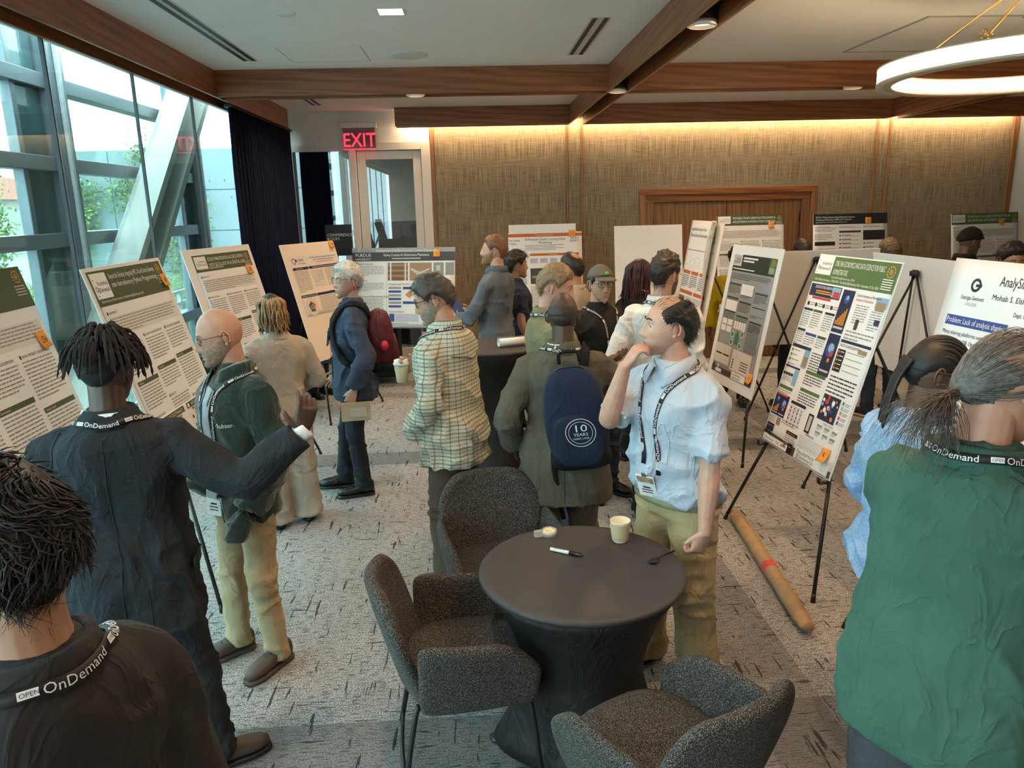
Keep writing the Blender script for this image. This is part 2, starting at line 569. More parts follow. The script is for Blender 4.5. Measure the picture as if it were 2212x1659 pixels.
# double door
d1 = structure('door_1', MB().bx(2.24, 2.31, YB-.03, YB+.19, 0, 2.225), woodZ)
mod_bevel(d1, .003)
for bxs, wm in (((4.54, 4.61, YB-.03, YB+.19, 0, 2.225), woodZ), ((2.24, 4.61, YB-.03, YB+.19, 2.225, 2.30), woodX), ((2.311, 2.42, YB+.01, YB+.19, 0, 2.13), woodZ), ((4.43, 4.539, YB+.01, YB+.19, 0, 2.13), woodZ), ((2.311, 4.539, YB+.01, YB+.19, 2.131, 2.224), woodX)):
    mod_bevel(link('frame_board', MB().bx(*bxs), wm, d1, smooth=False), .003)
for x0, x1, hx in [(2.425, 3.418, 2.425), (3.426, 4.425, 4.425)]:
    lf = mod_bevel(link('door_leaf', MB().bx(x0, x1, YB+.06, YB+.105, .01, 2.125), woodZ, d1, smooth=False), .003)
    for hz in (1.9, 1.1, .3):
        link('hinge', MB().tube([(hx, YB+.05, hz-.06), (hx, YB+.05, hz+.06)], .011, 8, 2), M_black, lf)
    cxh = 3.35 if x0 < 3 else 3.49
    link('handle', MB().tube([(cxh, YB+.05, 1.0), (cxh, YB, 1.0), (cxh-(.1 if x0 < 3 else -.1), YB, 1.0)], .01, 8, 4), M_steel, lf)
# glazed end wall on the window side
wl = structure('wall_left', MB().bx(XG-.3, -.49, YB+.0, YB+.2, 2.93, ZC).bx(XG-.3, XG+.16, YB, YB+.2, 0, 2.93), M_white)
link('header_rail', MB().bx(XG+.16, -.55, YB-.015, YB+.05, 2.86, 2.93), M_wframe, wl, smooth=False)
link('floor_rail', MB().bx(XG+.16, -1.5, YB-.01, YB+.05, 0, .09), M_wframe, wl, smooth=False)
M_gl = glass('door_glass', (.62, .68, .68), .16)
M_win = glass('window_glass', (.78, .90, .90), .035)
link('side_pane', MB().bx(XG+.16, -1.52, YB+.015, YB+.025, .09, 2.86), M_gl, wl, smooth=False)
d2 = structure('door_2', MB().bx(-1.52, -1.43, YB-.025, YB+.12, 0, 2.93).bx(-.60, -.487, YB-.025, YB+.12, 0, 2.96).bx(-1.43, -.60, YB-.025, YB+.12, 2.86, 2.96), M_wframe)
mod_bevel(d2, .005)
lf = mod_bevel(link('door_leaf', MB().bx(-1.42, -1.31, YB, YB+.05, .01, 2.85).bx(-.71, -.61, YB, YB+.05, .01, 2.85).bx(-1.31, -.71, YB, YB+.05, 2.75, 2.85).bx(-1.31, -.71, YB, YB+.05, .01, .30), M_wframe, d2, smooth=False), .004)
link('glass_pane', MB().bx(-1.31, -.71, YB+.02, YB+.03, .30, 2.75), M_gl, lf, smooth=False)
link('handle', MB().tube([(-1.36, YB-.0, 1.15), (-1.36, YB-.06, 1.15), (-1.36, YB-.06, .85), (-1.36, YB, .85)], .011, 8, 4), M_steel, lf)
wr = structure('wall_right', MB().bx(XR, XR+.15, YF, 16.5, 0, ZC), M_fab)
wf = structure('wall_behind', MB().bx(XG, XR, YF-.15, YF, 0, ZC), M_fab)
wfar = structure('wall_far_room', MB().bx(XG-.3, XR, 16.5, 16.65, 0, ZC), mat('far_wall', (.16, .13, .10), .8))

# ceiling beams: two walnut fins, recessed dark soffit between
NB = [0]
def beam_y(x0, x1, y0, y1, parts=True, closed_end=False):
    NB[0] += 1
    tr = structure('trim_%d' % NB[0], MB().bx(x0+.022, x1-.022, y0, y1, ZS+.10, ZS+.115), M_dark)
    for a in (x0, x1-.022):
        mod_bevel(link('beam_board', MB().bx(a, a+.022, y0, y1, ZS, ZC), woodY, tr, smooth=False), .002, 1)
    if closed_end:
        link('end_board', MB().bx(x0, x1, y1-.02, y1, ZS, ZC), woodX, tr, smooth=False)
    return tr
def beam_x(y0, y1, x0, x1):
    NB[0] += 1
    tr = structure('trim_%d' % NB[0], MB().bx(x0, x1, y0+.022, y1-.022, ZS+.10, ZS+.115), M_dark)
    for a in (y0, y1-.022):
        mod_bevel(link('beam_board', MB().bx(x0, x1, a, a+.022, ZS+.001, ZC), woodX, tr, smooth=False), .002, 1)
    return tr
beam_y(-2.37, -2.16, YF, 9.72, closed_end=True)
beam_y(1.265, 1.475, YF, 9.94)
beam_y(5.36, 5.56, YF, 9.94)
for xa, xb in [(-2.16, 1.265), (1.475, 5.36), (5.56, XR)]:
    beam_x(7.06, 7.29, xa, xb)
    beam_x(.6, .83, xa, xb)
    beam_x(9.74, 9.94, -.88 if xa < 0 else xa, xb)
NB[0] += 1
structure('trim_%d' % NB[0], MB().bx(XG-.03, -2.37, YF, YB, ZS+.01, ZC), M_white)

# cove strip washing the back wall
lc = mat('cove_led', (1.0, .74, .42), .5, 0, 5, emit=6.0)
cv = tag(link('cove_light', MB().bx(-.80, 7.2, 9.955, 9.975, 3.22, 3.24), lc, smooth=False), 'warm cove light strip hidden above the textured back wall', 'light')
for xa, xb in [(-.8, 1.9), (1.9, 4.6), (4.6, 7.2)]:
    ld = bpy.data.lights.new('cove_lamp', 'AREA'); ld.shape = 'RECTANGLE'; ld.size = xb-xa; ld.size_y = .03
    ld.energy = COVE_W; ld.color = (1.0, .70, .38)
    lo = bpy.data.objects.new('cove_lamp', ld); COL.objects.link(lo); lo.parent = cv
    lo.location = ((xa+xb)/2, 10.01, 3.2); lo.rotation_euler = (R(10), 0, 0)

# ceiling fittings
def lamp(x, y, z, parent, watt, size=.09, col=WARM, spread=150):
    ld = bpy.data.lights.new('downlight_lamp', 'AREA'); ld.shape = 'DISK'; ld.size = size
    ld.energy = watt; ld.color = col; ld.spread = R(spread)
    lo = bpy.data.objects.new('downlight_lamp', ld); COL.objects.link(lo); lo.parent = parent
    lo.location = (0, 0, z)
M_trim = mat('lamp_trim', (.80, .72, .62), .3, .02, 10, metal=.3)
M_glow = mat('lamp_lens', (1.0, .86, .66), .4, 0, 5, emit=5.0)
M_glow2 = mat('square_lamp_lens', (1.0, .96, .90), .4, 0, 5, emit=7.0)
def beam_downlight(x, y, label, watt=DOWNLIGHT_W):
    e = tag(empty('beam_downlight', (x, y, ZS)), label, 'downlight', 'round downlights in the walnut beams')
    link('trim_ring', MB().lathe([(.083, .03), (.085, .0), (.07, -.004), (.066, .02)], 28), M_trim, e)
    link('lens', MB().lathe([(.066, .022), (.066, .018), (.02, .016)], 24), M_glow, e)
    link('housing', MB().lathe([(.08, .03), (.08, .098)], 20), M_black, e)
    lamp(x, y, .008, e, watt)
def square_downlight(x, y, label, watt=DOWNLIGHT_W):
    e = tag(empty('square_downlight', (x, y, ZC)), label, 'downlight', 'square recessed downlights in the white ceiling')
    link('trim_frame', MB().bx(-.09, .09, -.09, -.075, -.006, .02).bx(-.09, .09, .075, .09, -.006, .02).bx(-.09, -.075, -.075, .075, -.006, .02).bx(.075, .09, -.075, .075, -.006, .02), M_white, e, smooth=False)
    link('lens', MB().bx(-.075, .075, -.075, .075, -.004, -.001), M_glow2, e, smooth=False)
    lamp(x, y, -.012, e, watt, .12, (1.0, .74, .50))
bd = [(1.37, 4.62, 'round downlight in the walnut beam nearest the ring lamp'), (1.37, 7.17, 'round downlight where the walnut beams cross'),
      (-.45, 7.17, 'round downlight in the cross beam before the EXIT sign'), (3.55, 7.17, 'round downlight in the cross beam beyond the ring lamp'),
      (1.37, 2.2, 'round downlight in the long beam above the round table'), (1.37, -.6, 'round downlight in the long beam behind the round table')]
for x, y, l in bd: beam_downlight(x, y, l)
for x, y, l in [(-.45, 5.13, 'square downlight beside the large ceiling speaker'), (-1.05, 8.75, 'square downlight close to the EXIT sign'), (-.45, 2.2, 'square downlight over the black round table side'), (3.4, 1.6, 'square downlight over the green polo man'), (3.4, 8.75, 'square downlight before the walnut double doors'), (-.45, -1.2, 'square downlight at the rear of the room'), (7.2, 4.5, 'square downlight in the far bay past the third beam')]:
    square_downlight(x, y, l)
def slot(x0, x1, y0, y1, label, axis):
    e = tag(empty('slot_diffuser', ((x0+x1)/2, (y0+y1)/2, ZC)), label, 'air diffuser', 'linear air diffusers in the ceiling')
    hx, hy = (x1-x0)/2, (y1-y0)/2
    link('frame', MB().bx(-hx, hx, -hy, hy, -.004, .001), mat('diffuser_grey', (.55, .54, .53), .5), e, smooth=False)
    for k in (-.55, .55):
        if axis == 'y': b = MB().bx(k*hx-.016, k*hx+.016, -hy+.01, hy-.01, -.006, -.003)
        else: b = MB().bx(-hx+.01, hx-.01, k*hy-.016, k*hy+.016, -.006, -.003)
        link('slot', b, M_black, e, smooth=False)
slot(-1.80, -1.68, 3.0, 6.66, 'long double slot diffuser beside the window beam', 'y')
slot(-1.80, -1.68, 7.6, 9.4, 'short double slot diffuser before the EXIT door', 'y')
slot(.84, .98, 5.35, 6.6, 'double slot diffuser beside the crossing beam', 'y')
slot(.84, .98, 3.6, 4.9, 'double slot diffuser over the round table bay', 'y')
slot(.84, .98, 7.5, 8.2, 'small double slot diffuser past the cross beam', 'y')
slot(1.62, 4.9, 8.55, 8.67, 'long slot diffuser parallel to the back wall', 'x')
def disc(name, x, y, r, label, cat, m=None):
    e = tag(empty(name, (x, y, ZC)), label, cat)
    link('grille', MB().lathe([(r*.9, -.012), (r, -.008), (r, .0)], 36), m or M_white, e)
    link('rim', MB().lathe([(r, -.004), (r*1.06, -.004), (r*1.06, 0)], 36), M_white, e)
disc('ceiling_speaker', -.45, 6.52, .15, 'large round white speaker grille in the ceiling', 'speaker', mat('speaker_mesh', (.62, .62, .61), .7, .05, 300))
disc('smoke_detector', -1.1, 5.15, .055, 'small round white detector disc on the ceiling', 'detector')
disc('smoke_detector', 4.05, 5.0, .07, 'round white cover disc above the ring lamp', 'detector')
ap = tag(empty('ceiling_hatch', (3.9, 6.05, ZC)), 'large square access panel in the ceiling beyond the ring lamp', 'ceiling panel')
link('panel_frame', MB().bx(-.72, .72, -.62, -.60, -.006, 0).bx(-.72, .72, .60, .62, -.006, 0).bx(-.72, -.70, -.60, .60, -.006, 0).bx(.70, .72, -.60, .60, -.006, 0), M_alu, ap, smooth=False)
link('panel_board', MB().bx(-.69, .69, -.59, .59, -.003, 0), M_ceil, ap, smooth=False)
link('panel_latch', MB().bx(-.01, .01, -.58, -.56, -.006, -.003), M_black, ap, smooth=False)
hp = tag(empty('ceiling_hatch', (-1.1, 6.45, ZC)), 'faint flush access hatch in the ceiling by the window', 'ceiling panel')
link('panel_frame', MB().bx(-.32, .32, .30, .305, -.002, 0).bx(-.32, -.315, -.3, .3, -.002, 0).bx(.315, .32, -.3, .3, -.002, 0), mat('joint_grey', (.45, .45, .45), .8), hp, smooth=False)
link('panel_board', MB().bx(-.312, .312, -.3, .298, -.0015, 0), M_ceil, hp, smooth=False)

# ring chandelier
CX, CY, ZR, RO, RI = 3.10, 4.18, 2.75, .80, .725
rg = tag(empty('ring_chandelier', (CX, CY, 0)), 'glowing ring chandelier hung on brass rods', 'chandelier')
M_ringl = mat('ring_glow', (1.0, .74, .42), .5, 0, 5, emit=RING_E)
M_rings = mat('ring_channel', (.60, .50, .38), .4, .05, 10, metal=.4)
def torus_rect(r0_, r1_, z0, z1, n=72):
    b = MB()
    RS = [[(math.cos(a)*r, math.sin(a)*r, z) for r, z in ((r0_, z0), (r1_, z0), (r1_, z1), (r0_, z1))] for a in np.arange(n)*2*PI/n]
    return b.rings(RS, 0, False, True)
link('light_band', torus_rect(RI, RO, ZR+.012, ZR+.085), M_ringl, rg)
link('bottom_channel', torus_rect(RI-.004, RO+.004, ZR-.004, ZR+.010), M_rings, rg)
link('top_channel', torus_rect(RI-.004, RO+.004, ZR+.087, ZR+.095), M_rings, rg)
HUB = (.0, .0, ZC-.01)
for k in range(4):
    a = R(35+90*k)
    rm = (RI+RO)/2
    p = arr(rm*math.cos(a), rm*math.sin(a), ZR+.10)
    hub = arr(HUB[0]+.05*math.cos(a), HUB[1]+.05*math.sin(a), HUB[2]-.03)
    d = unit(hub-p)
    cl = link('clamp', MB().box(p+arr(0, 0, .005), (.05, .03, .016)), M_brass, rg)
    pts = [p+arr(0, 0, .03)+arr(math.cos(t)*.018, 0, math.sin(t)*.018) for t in np.linspace(0, 2*PI, 13)]
    link('eye_loop', MB().tube(pts, .004, 6, 1), M_brass, cl)
    link('suspension_rod', MB().tube([p+d*.06, hub], .006, 8, 1), M_brass, rg)
    link('link_ring', MB().tube([p+d*.06+arr(math.cos(t)*.015, math.sin(t)*.015, math.sin(t)*.006) for t in np.linspace(0, 2*PI, 13)], .004, 6, 1), M_brass, rg)
link('canopy', MB().lathe([(.10, HUB[2]+.005), (.10, HUB[2]-.03), (.02, HUB[2]-.045)], 28), M_brass, rg)

# EXIT sign
ex = tag(empty('exit_sign', (-1.36, YB-.09, 2.93)), 'red lit EXIT sign above the glass door', 'sign')
mod_bevel(link('housing', MB().bx(-.22, .22, -.02, .07, .20, .26), M_white, ex, smooth=False))
link('mirror_panel', MB().bx(-.20, .20, .0, .008, -.05, .20), mat('sign_panel', (.36, .20, .20), .1, .05, 10, metal=.6), ex, smooth=False)
M_red = mat('sign_red', (1.0, .012, .025), .5, 0, 5, emit=4.2)
V, F = text_mesh('EXIT', .235, 'CENTER', xs=.86)
mbt = MB(); mbt.add(np.stack([V[:, 0], np.full(len(V), -.004), V[:, 1]-.025], 1), F)
link('letters', mbt, M_red, ex, smooth=False, recalc=False)
link('light_edge', MB().bx(-.20, .20, -.002, .010, -.056, -.05), M_red, ex, smooth=False)
# ------------------------------------------------------------------ window wall and outside
GP = [-2.36, -1.18, 0, 1.18, 2.36, 3.54, 4.72, 5.90, 7.08, 8.26, 9.44, 10.1]
M_joint = mat('glass_joint', (.03, .035, .04), .5)
for i in range(len(GP)-1):
    wn = structure('window_%d' % (i+1), MB().bx(XG-.006, XG+.006, GP[i]+.006, GP[i+1]-.006, .06, ZS+.01), M_win)
    link('glass_joint', MB().bx(XG-.010, XG+.012, GP[i+1]-.007, GP[i+1]+.007, .06, ZS+.01), M_joint, wn, smooth=False)
    link('sill_channel', MB().bx(XG-.04, XG+.04, GP[i], GP[i+1], 0, .06), M_alu, wn, smooth=False)
# outer frame of the facade
M_alu2 = mat('outer_aluminium', (.15, .175, .19), .35, .06, 12, metal=.3)
of = tag(empty('outer_facade_frame', (-3.2, 0, 0)), 'grey aluminium outer facade frame beyond the glass', 'frame')
def ob(name, y0, y1, z0, z1, dx0=-.09, dx1=.09, m=None, par=None):
    return mod_bevel(link(name, MB().bx(dx0, dx1, y0, y1, z0, z1), m or M_alu2, par or of, smooth=False), .006)
for y in (.4, 3.35, 6.30, 9.25):
    mu = ob('mullion', y-.10, y+.12, -1.5, 5.2)
    ob('cover_strip', y-.02, y+.02, -1.5, 5.2, .09, .12, mat('cover_white', (.42, .44, .44), .4), mu)
    mu2 = ob('mullion', y-.52, y-.46, -1.5, 5.2, -.06, .02)
    ob('pier_panel', y-.455, y-.105, -1.5, 5.2, -.05, -.02, mat('pier_grey', (.11, .145, .165), .5, .04, 3))
for z in (1.02, 1.95, 2.52, 3.12):
    for y0 in (.52, 3.47, 6.42):
        ob('transom', y0, y0+2.73, z-.05, z+.06, -.08, .05)
for i, y0 in enumerate((.52, 3.47, 6.42)):
    link('outer_pane', MB().bx(-.01, .0, y0, y0+2.73, -.2, 5), glass('outer_glass', (.86, .94, .93), .05), of, smooth=False)
# diagonal white brace
br = tag(empty('diagonal_brace', (-2.95, 0, 0)), 'white diagonal steel brace behind the window glass', 'brace')
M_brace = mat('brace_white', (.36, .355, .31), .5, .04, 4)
a, b_ = arr(0, 5.15, .10), arr(0, 9.2, 3.75)
dr = unit(b_-a); sd = unit(np.cross(dr, (1, 0, 0)))
def bar(name, off, wdt, dx0, dx1, m):
    V = []
    for p in (a, b_):
        for s in (-1, 1):
            for dx in (dx0, dx1):
                V.append(p+sd*(off+s*wdt/2)+arr(dx, 0, 0))
    return link(name, MB().add(V, [(0, 1, 3, 2), (4, 6, 7, 5), (0, 4, 5, 1), (2, 3, 7, 6), (0, 2, 6, 4), (1, 5, 7, 3)]), m, br, smooth=False)
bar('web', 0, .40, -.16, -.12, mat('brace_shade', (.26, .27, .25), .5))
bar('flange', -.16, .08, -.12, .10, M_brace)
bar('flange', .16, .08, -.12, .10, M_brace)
# terrace, building, vines, grass, far roof
te = structure('terrace', MB().bx(-40, XG-.06, -15, 60, -.35, -.15), mat('terrace_pavers', (.19, .21, .20), .9, .1, 3))
hb = tag(empty('terrace_building', (0, 19.0, 0)), 'pale panelled building wall across the terrace', 'building')
M_pale = mat('pale_cladding', (.145, .195, .20), .7, .05, 2)
link('wall', MB().bx(-10.2, -3.4, .03, 6, -.2, 3.62), mat('pale_core', (.15, .20, .21), .8), hb, smooth=False)
for i in range(4):
    for j in range(4):
        x0 = -10.2+i*1.7
        mod_bevel(link('wall_panel', MB().bx(x0+.012, x0+1.688, .0, .03, -.2+j*.96+.012, .76+j*.96-.012), M_pale, hb, smooth=False), .004)
def leaves(name, label, centers, n, size, cols, cat='vine'):
    e = tag(empty(name, tuple(centers[0][0])), label, cat)
    for ci, c in enumerate(cols):
        V = []; Fc = []
        rg_ = np.random.default_rng(11+ci)
        for k in range(n):
            cc, sp = centers[rg_.integers(len(centers))]
            p = np.array(cc)-np.array(centers[0][0])+rg_.normal(size=3)*np.array(sp)
            d = unit(rg_.normal(size=3)); s = unit(np.cross(d, rg_.normal(size=3)))
            L = size*rg_.uniform(.6, 1.3)
            o = len(V)
            V += [p, p+d*L*.5+s*L*.28, p+d*L, p+d*L*.5-s*L*.28]
            Fc.append((o, o+1, o+2, o+3))
        o = link('foliage', MB().add(V, Fc), c, e, smooth=False, recalc=False)
        o['kind'] = 'stuff'
LG = [mat('leaf_mid', (.075, .14, .03), .6, .3, 8), mat('leaf_light', (.14, .23, .06), .6, .3, 8)]
leaves('hanging_vine', 'green vine trailing down the pale wall beside the mullion', [((-9.3, 18.80, 2.65), (.36, .05, .20)), ((-9.1, 18.80, 2.2), (.14, .04, .26)), ((-9.5, 18.80, 2.25), (.14, .04, .22)), ((-9.2, 18.80, 1.7), (.06, .03, .3))], 900, .10, LG)
leaves('hanging_vine', 'green vine climbing above the pale wall behind the brace', [((-7.95, 18.80, 2.6), (.36, .05, .24)), ((-7.5, 18.80, 3.4), (.22, .05, .24)), ((-7.9, 18.80, 2.0), (.12, .04, .3))], 900, .10, LG)
leaves('hanging_vine', 'green vine in the gap right of the diagonal brace', [((-6.9, 18.80, 2.4), (.35, .05, .40)), ((-7.0, 18.80, 1.2), (.3, .05, .5))], 700, .10, LG)
leaves('garden_shrub', 'leafy green shrub before the red-roofed building', [((-10.7, 17.5, 2.2), (.25, .2, .42)), ((-10.7, 17.5, 1.5), (.25, .2, .4))], 1000, .11, LG, 'shrub')
def grass(name, label, x0, x1, y0, y1, n, h):
    e = tag(empty(name, (x0, y0, -.15)), label, 'grass', kind='stuff')
    rg_ = np.random.default_rng(5)
    V = []; Fc = []
    for k in range(n):
        p = arr(rg_.uniform(0, x1-x0), rg_.uniform(0, y1-y0), 0)
        q = unit(arr(rg_.normal(), rg_.normal(), 0))
        hh = h*rg_.uniform(.6, 1.2); wv = np.cross(q, (0, 0, 1))*.008
        o = len(V)
        V += [p-wv, p+wv, p+q*hh*.25+arr(0, 0, hh*.7)+wv*.7, p+q*hh*.25+arr(0, 0, hh*.7)-wv*.7, p+q*hh*.75+arr(0, 0, hh*.75)]
        Fc += [(o, o+1, o+2, o+3), (o+3, o+2, o+4)]
    g = link('grass_blades', MB().add(V, Fc), mat('grass_green', (.15, .23, .055), .7, .3, 4), e, smooth=False, recalc=False)
    g['kind'] = 'stuff'
grass('ornamental_grass', 'tall bright green ornamental grass on the terrace', -8.0, -4.9, 7.2, 15.0, 5200, 1.45)
# red roofed building
rb = tag(empty('red_roof_building', (-36, 52, 0)), 'cream stone building with red tile roof in the distance', 'building')
link('wall', MB().bx(-16, 6, -5, 14, -4, 3.3), mat('cream_stone', (.30, .29, .24), .85, .08, 2), rb, smooth=False)
link('roof', MB().add([(-17, -6, 3.3), (6.6, -6, 3.3), (6.6, 15, 3.3), (-17, 15, 3.3), (-12, 4, 5.0), (3.5, 4, 5.0)], [(0, 1, 5, 4), (1, 2, 5), (2, 3, 4, 5), (3, 0, 4), (0, 3, 2, 1)]), mat('red_tiles', (.27, .085, .05), .85, .25, 6), rb, smooth=False)
for y in (-9, -6, -3, 0, 3):
    wv = link('window', MB().bx(y-.5, y+.5, -5.06, -5.0, -.8, 1.6), mat('win_dark', (.18, .24, .27), .3), rb, smooth=False)
    link('window_bar', MB().bx(y-.04, y+.04, -5.1, -5.05, -.8, 1.6), mat('win_bar', (.6, .6, .55), .6), wv, smooth=False)
# terrace railing with mesh
rl = tag(empty('terrace_railing', (-4.0, 0, -.15)), 'white terrace railing with diamond mesh beyond the glass', 'railing')
M_rail = mat('rail_white', (.45, .48, .48), .4)
for z in (1.25, 1.10, .12):
    link('rail', MB().bx(-.02, .02, 4.5, 15, z-.02, z+.02), M_rail, rl, smooth=False)
for y in np.arange(4.5, 15.1, 1.5):
    link('post', MB().bx(-.025, .025, y-.025, y+.025, 0, 1.27), M_rail, rl, smooth=False)
ms = MB()
for k in range(130):
    y0 = 3.8+k*.09
    for s in (1, -1):
        y1 = y0+s*.55
        ms.add([(0, y0-.006, .13), (0, y0+.006, .13), (0, y1+.006, 1.08), (0, y1-.006, 1.08)], [(0, 1, 2, 3)])
o = link('wire_mesh', ms, M_rail, rl, smooth=False, recalc=False); o['kind'] = 'stuff'

# navy velvet curtains
def curtain(name, label, x, y0, y1, z0, z1, pleat=.11, depth=.05, m=None):
    e = tag(empty(name, (x, y0, 0)), label, 'curtain')
    n = int((y1-y0)/pleat*8)
    ys = np.linspace(0, y1-y0, n)
    zs = np.linspace(z0, z1, 6)
    P = np.zeros((n, 6, 3))
    ph = ys/pleat*2*PI
    rg_ = np.random.default_rng(3)
    jit = np.interp(ys, np.linspace(0, y1-y0, 14), rg_.uniform(.5, 1.3, 14))
    for j, z in enumerate(zs):
        P[:, j, 0] = np.sin(ph+.5*math.sin(z*2))*depth*jit*(1-.25*j/5)
        P[:, j, 1] = ys; P[:, j, 2] = z
    link('fabric', MB().shell(P, .004), m or MATS['navy_velvet'], e)
    link('track', MB().bx(-.04, .04, 0, y1-y0, z1, z1+.03), M_black, e, smooth=False)
cloth('navy_velvet', (.003, .008, .034), .25, sheen=.0, rough=.8)
curtain('velvet_curtain', 'dark navy velvet curtain drawn along the window wall', -2.24, 7.62, 10.05, .02, 3.10)
curtain('velvet_curtain', 'dark navy velvet curtain in the room behind the glass', -2.2, 10.4, 12.6, .02, 3.10)
# things in the room behind the glass door
ct = tag(empty('dark_counter', (-.45, 12.4, 0)), 'dark brown counter seen through the glass door', 'counter')
mod_bevel(link('counter_body', MB().bx(-.75, .6, -.3, .3, 0, 1.35), mat('counter_brown', (.075, .05, .04), .5), ct, smooth=False), .01)
link('counter_top', MB().bx(-.78, .63, -.33, .33, 1.35, 1.38), mat('counter_top_brown', (.09, .06, .05), .4), ct, smooth=False)
M_sheet0 = mat('plain_foam_board', (.80, .80, .80), .6, .01, 4)
for k, (x, y, rz, lab) in enumerate([(-1.28, 11.9, .3, 'white board leaning beside the counter behind the glass'), (-1.02, 12.02, .1, 'white printed board before the counter behind the glass')]):
    e = tag(empty('leaning_board', (x, y, .85), rz), lab, 'board', 'boards seen through the glass door')
    link('board', MB().box((0, 0, .55), (.5, .015, 1.1), rot=Matrix.Rotation(R(-10), 3, 'X')), M_sheet0, e, smooth=False)
    link('print', MB().box((0, -.02, .6), (.22, .004, .2), rot=Matrix.Rotation(R(-10), 3, 'X')), mat('print_blue2', (.10, .16, .42), .7), e, smooth=False)
sg = tag(empty('room_sign', (-1.72, YB-.005, 1.75)), 'black conference room sign plate on the glass', 'sign')
link('plate', MB().bx(-.17, .17, -.008, .0, -.2, .2), M_black, sg, smooth=False)
mbt = MB()
for s_, z in (('CONFERENCE', .05), ('ROOM', -.0)):
    V, F = text_mesh(s_, .052)
    mbt.add(np.stack([V[:, 0]-.15, np.full(len(V), -.010), V[:, 1]+z], 1), F)
link('lettering', mbt, mat('sign_white', (.75, .75, .74), .6), sg, smooth=False, recalc=False)
# ------------------------------------------------------------------ people
def sstep(a, b, x):
    t = np.clip((x-a)/(b-a), 0, 1)
    return t*t*(3-2*t)
def head_points(fem=False, jaw=1.0, nose=1.0, nphi=76, nth=64):
    tt = np.arange(nphi)*2*PI/nphi
    phi = tt-.45*np.sin(tt)
    th = np.linspace(.04, PI-.04, nth)
    T, Ph = np.meshgrid(th, phi, indexing='ij')
    d = np.stack([np.sin(T)*np.sin(Ph), np.sin(T)*np.cos(Ph), np.cos(T)], -1)
    p = d*arr(.0765, .099, .120)
    x, y, z = p[..., 0].copy(), p[..., 1].copy(), p[..., 2].copy()
    t = np.clip(-z/.12, 0, 1)
    front = .5+.5*np.cos(Ph)
    x *= 1-(.24 if not fem else .30)/jaw*t**1.7
    x *= 1+.05*np.exp(-((z-.03)/.05)**2)*(1-front)
    y = np.where(y < 0, y*(1-.45*sstep(.1, 1, t)), y)
    y = np.where((y < 0) & (z > 0), y*1.05, y)
    y += .070*t**2.3*front**1.2
    z -= .012*t*front**2
    fr = np.clip(np.cos(Ph), 0, 1)
    fr = sstep(.15, .6, fr)
    ax = np.abs(x)
    namp = np.interp(z, [-.062, -.054, -.046, -.036, -.02, 0, .02, .034], [0, .003, .017*nose, .025*nose, .018*nose, .010, .004, 0])
    nsig = np.interp(z, [-.06, -.04, -.02, .02], [.016, .0145, .009, .007])
    dy = namp*np.exp(-(x/nsig)**2)
    dy += .006*np.exp(-((ax-.014)/.007)**2-((z+.043)/.009)**2)
    dy -= .0085*np.exp(-((ax-.031)/.016)**2-((z-.004)/.012)**2)
    dy += .0055*np.exp(-((ax-.028)/.022)**2-((z-.027)/.009)**2)
    dy += .0065*np.exp(-(x/.022)**2-((z+.068)/.0055)**2)
    dy += .0065*np.exp(-(x/.020)**2-((z+.082)/.006)**2)
    dy -= .0045*np.exp(-(x/.026)**2-((z+.0745)/.0028)**2)
    dy -= .004*np.exp(-(x/.02)**2-((z+.094)/.006)**2)
    dy += .006*np.exp(-(x/.02)**2-((z+.112)/.012)**2)
    dy += .004*np.exp(-((ax-.045)/.018)**2-((z+.028)/.018)**2)
    y += dy*fr
    return np.stack([x, y, z], -1), Ph, T
def grid_norm(P):
    du = np.gradient(P, axis=0)
    dv = np.roll(P, -1, 1)-np.roll(P, 1, 1)
    n = np.cross(du, dv)
    n /= np.maximum(np.linalg.norm(n, axis=2)[..., None], 1e-9)
    c = P.mean((0, 1))
    s = np.sign(((P-c)*n).sum(-1, keepdims=True)); s[s == 0] = 1
    return n*s
def hairline(Ph, front=.070, temple=.045, side=.000, ear=.024, back=-.085):
    a = np.abs((Ph+PI) % (2*PI)-PI)
    return np.interp(a, [0, R(32), R(52), R(75), R(90), R(112), R(140), PI], [front, front-.004, temple, side, ear, ear-.012, back+.02, back])
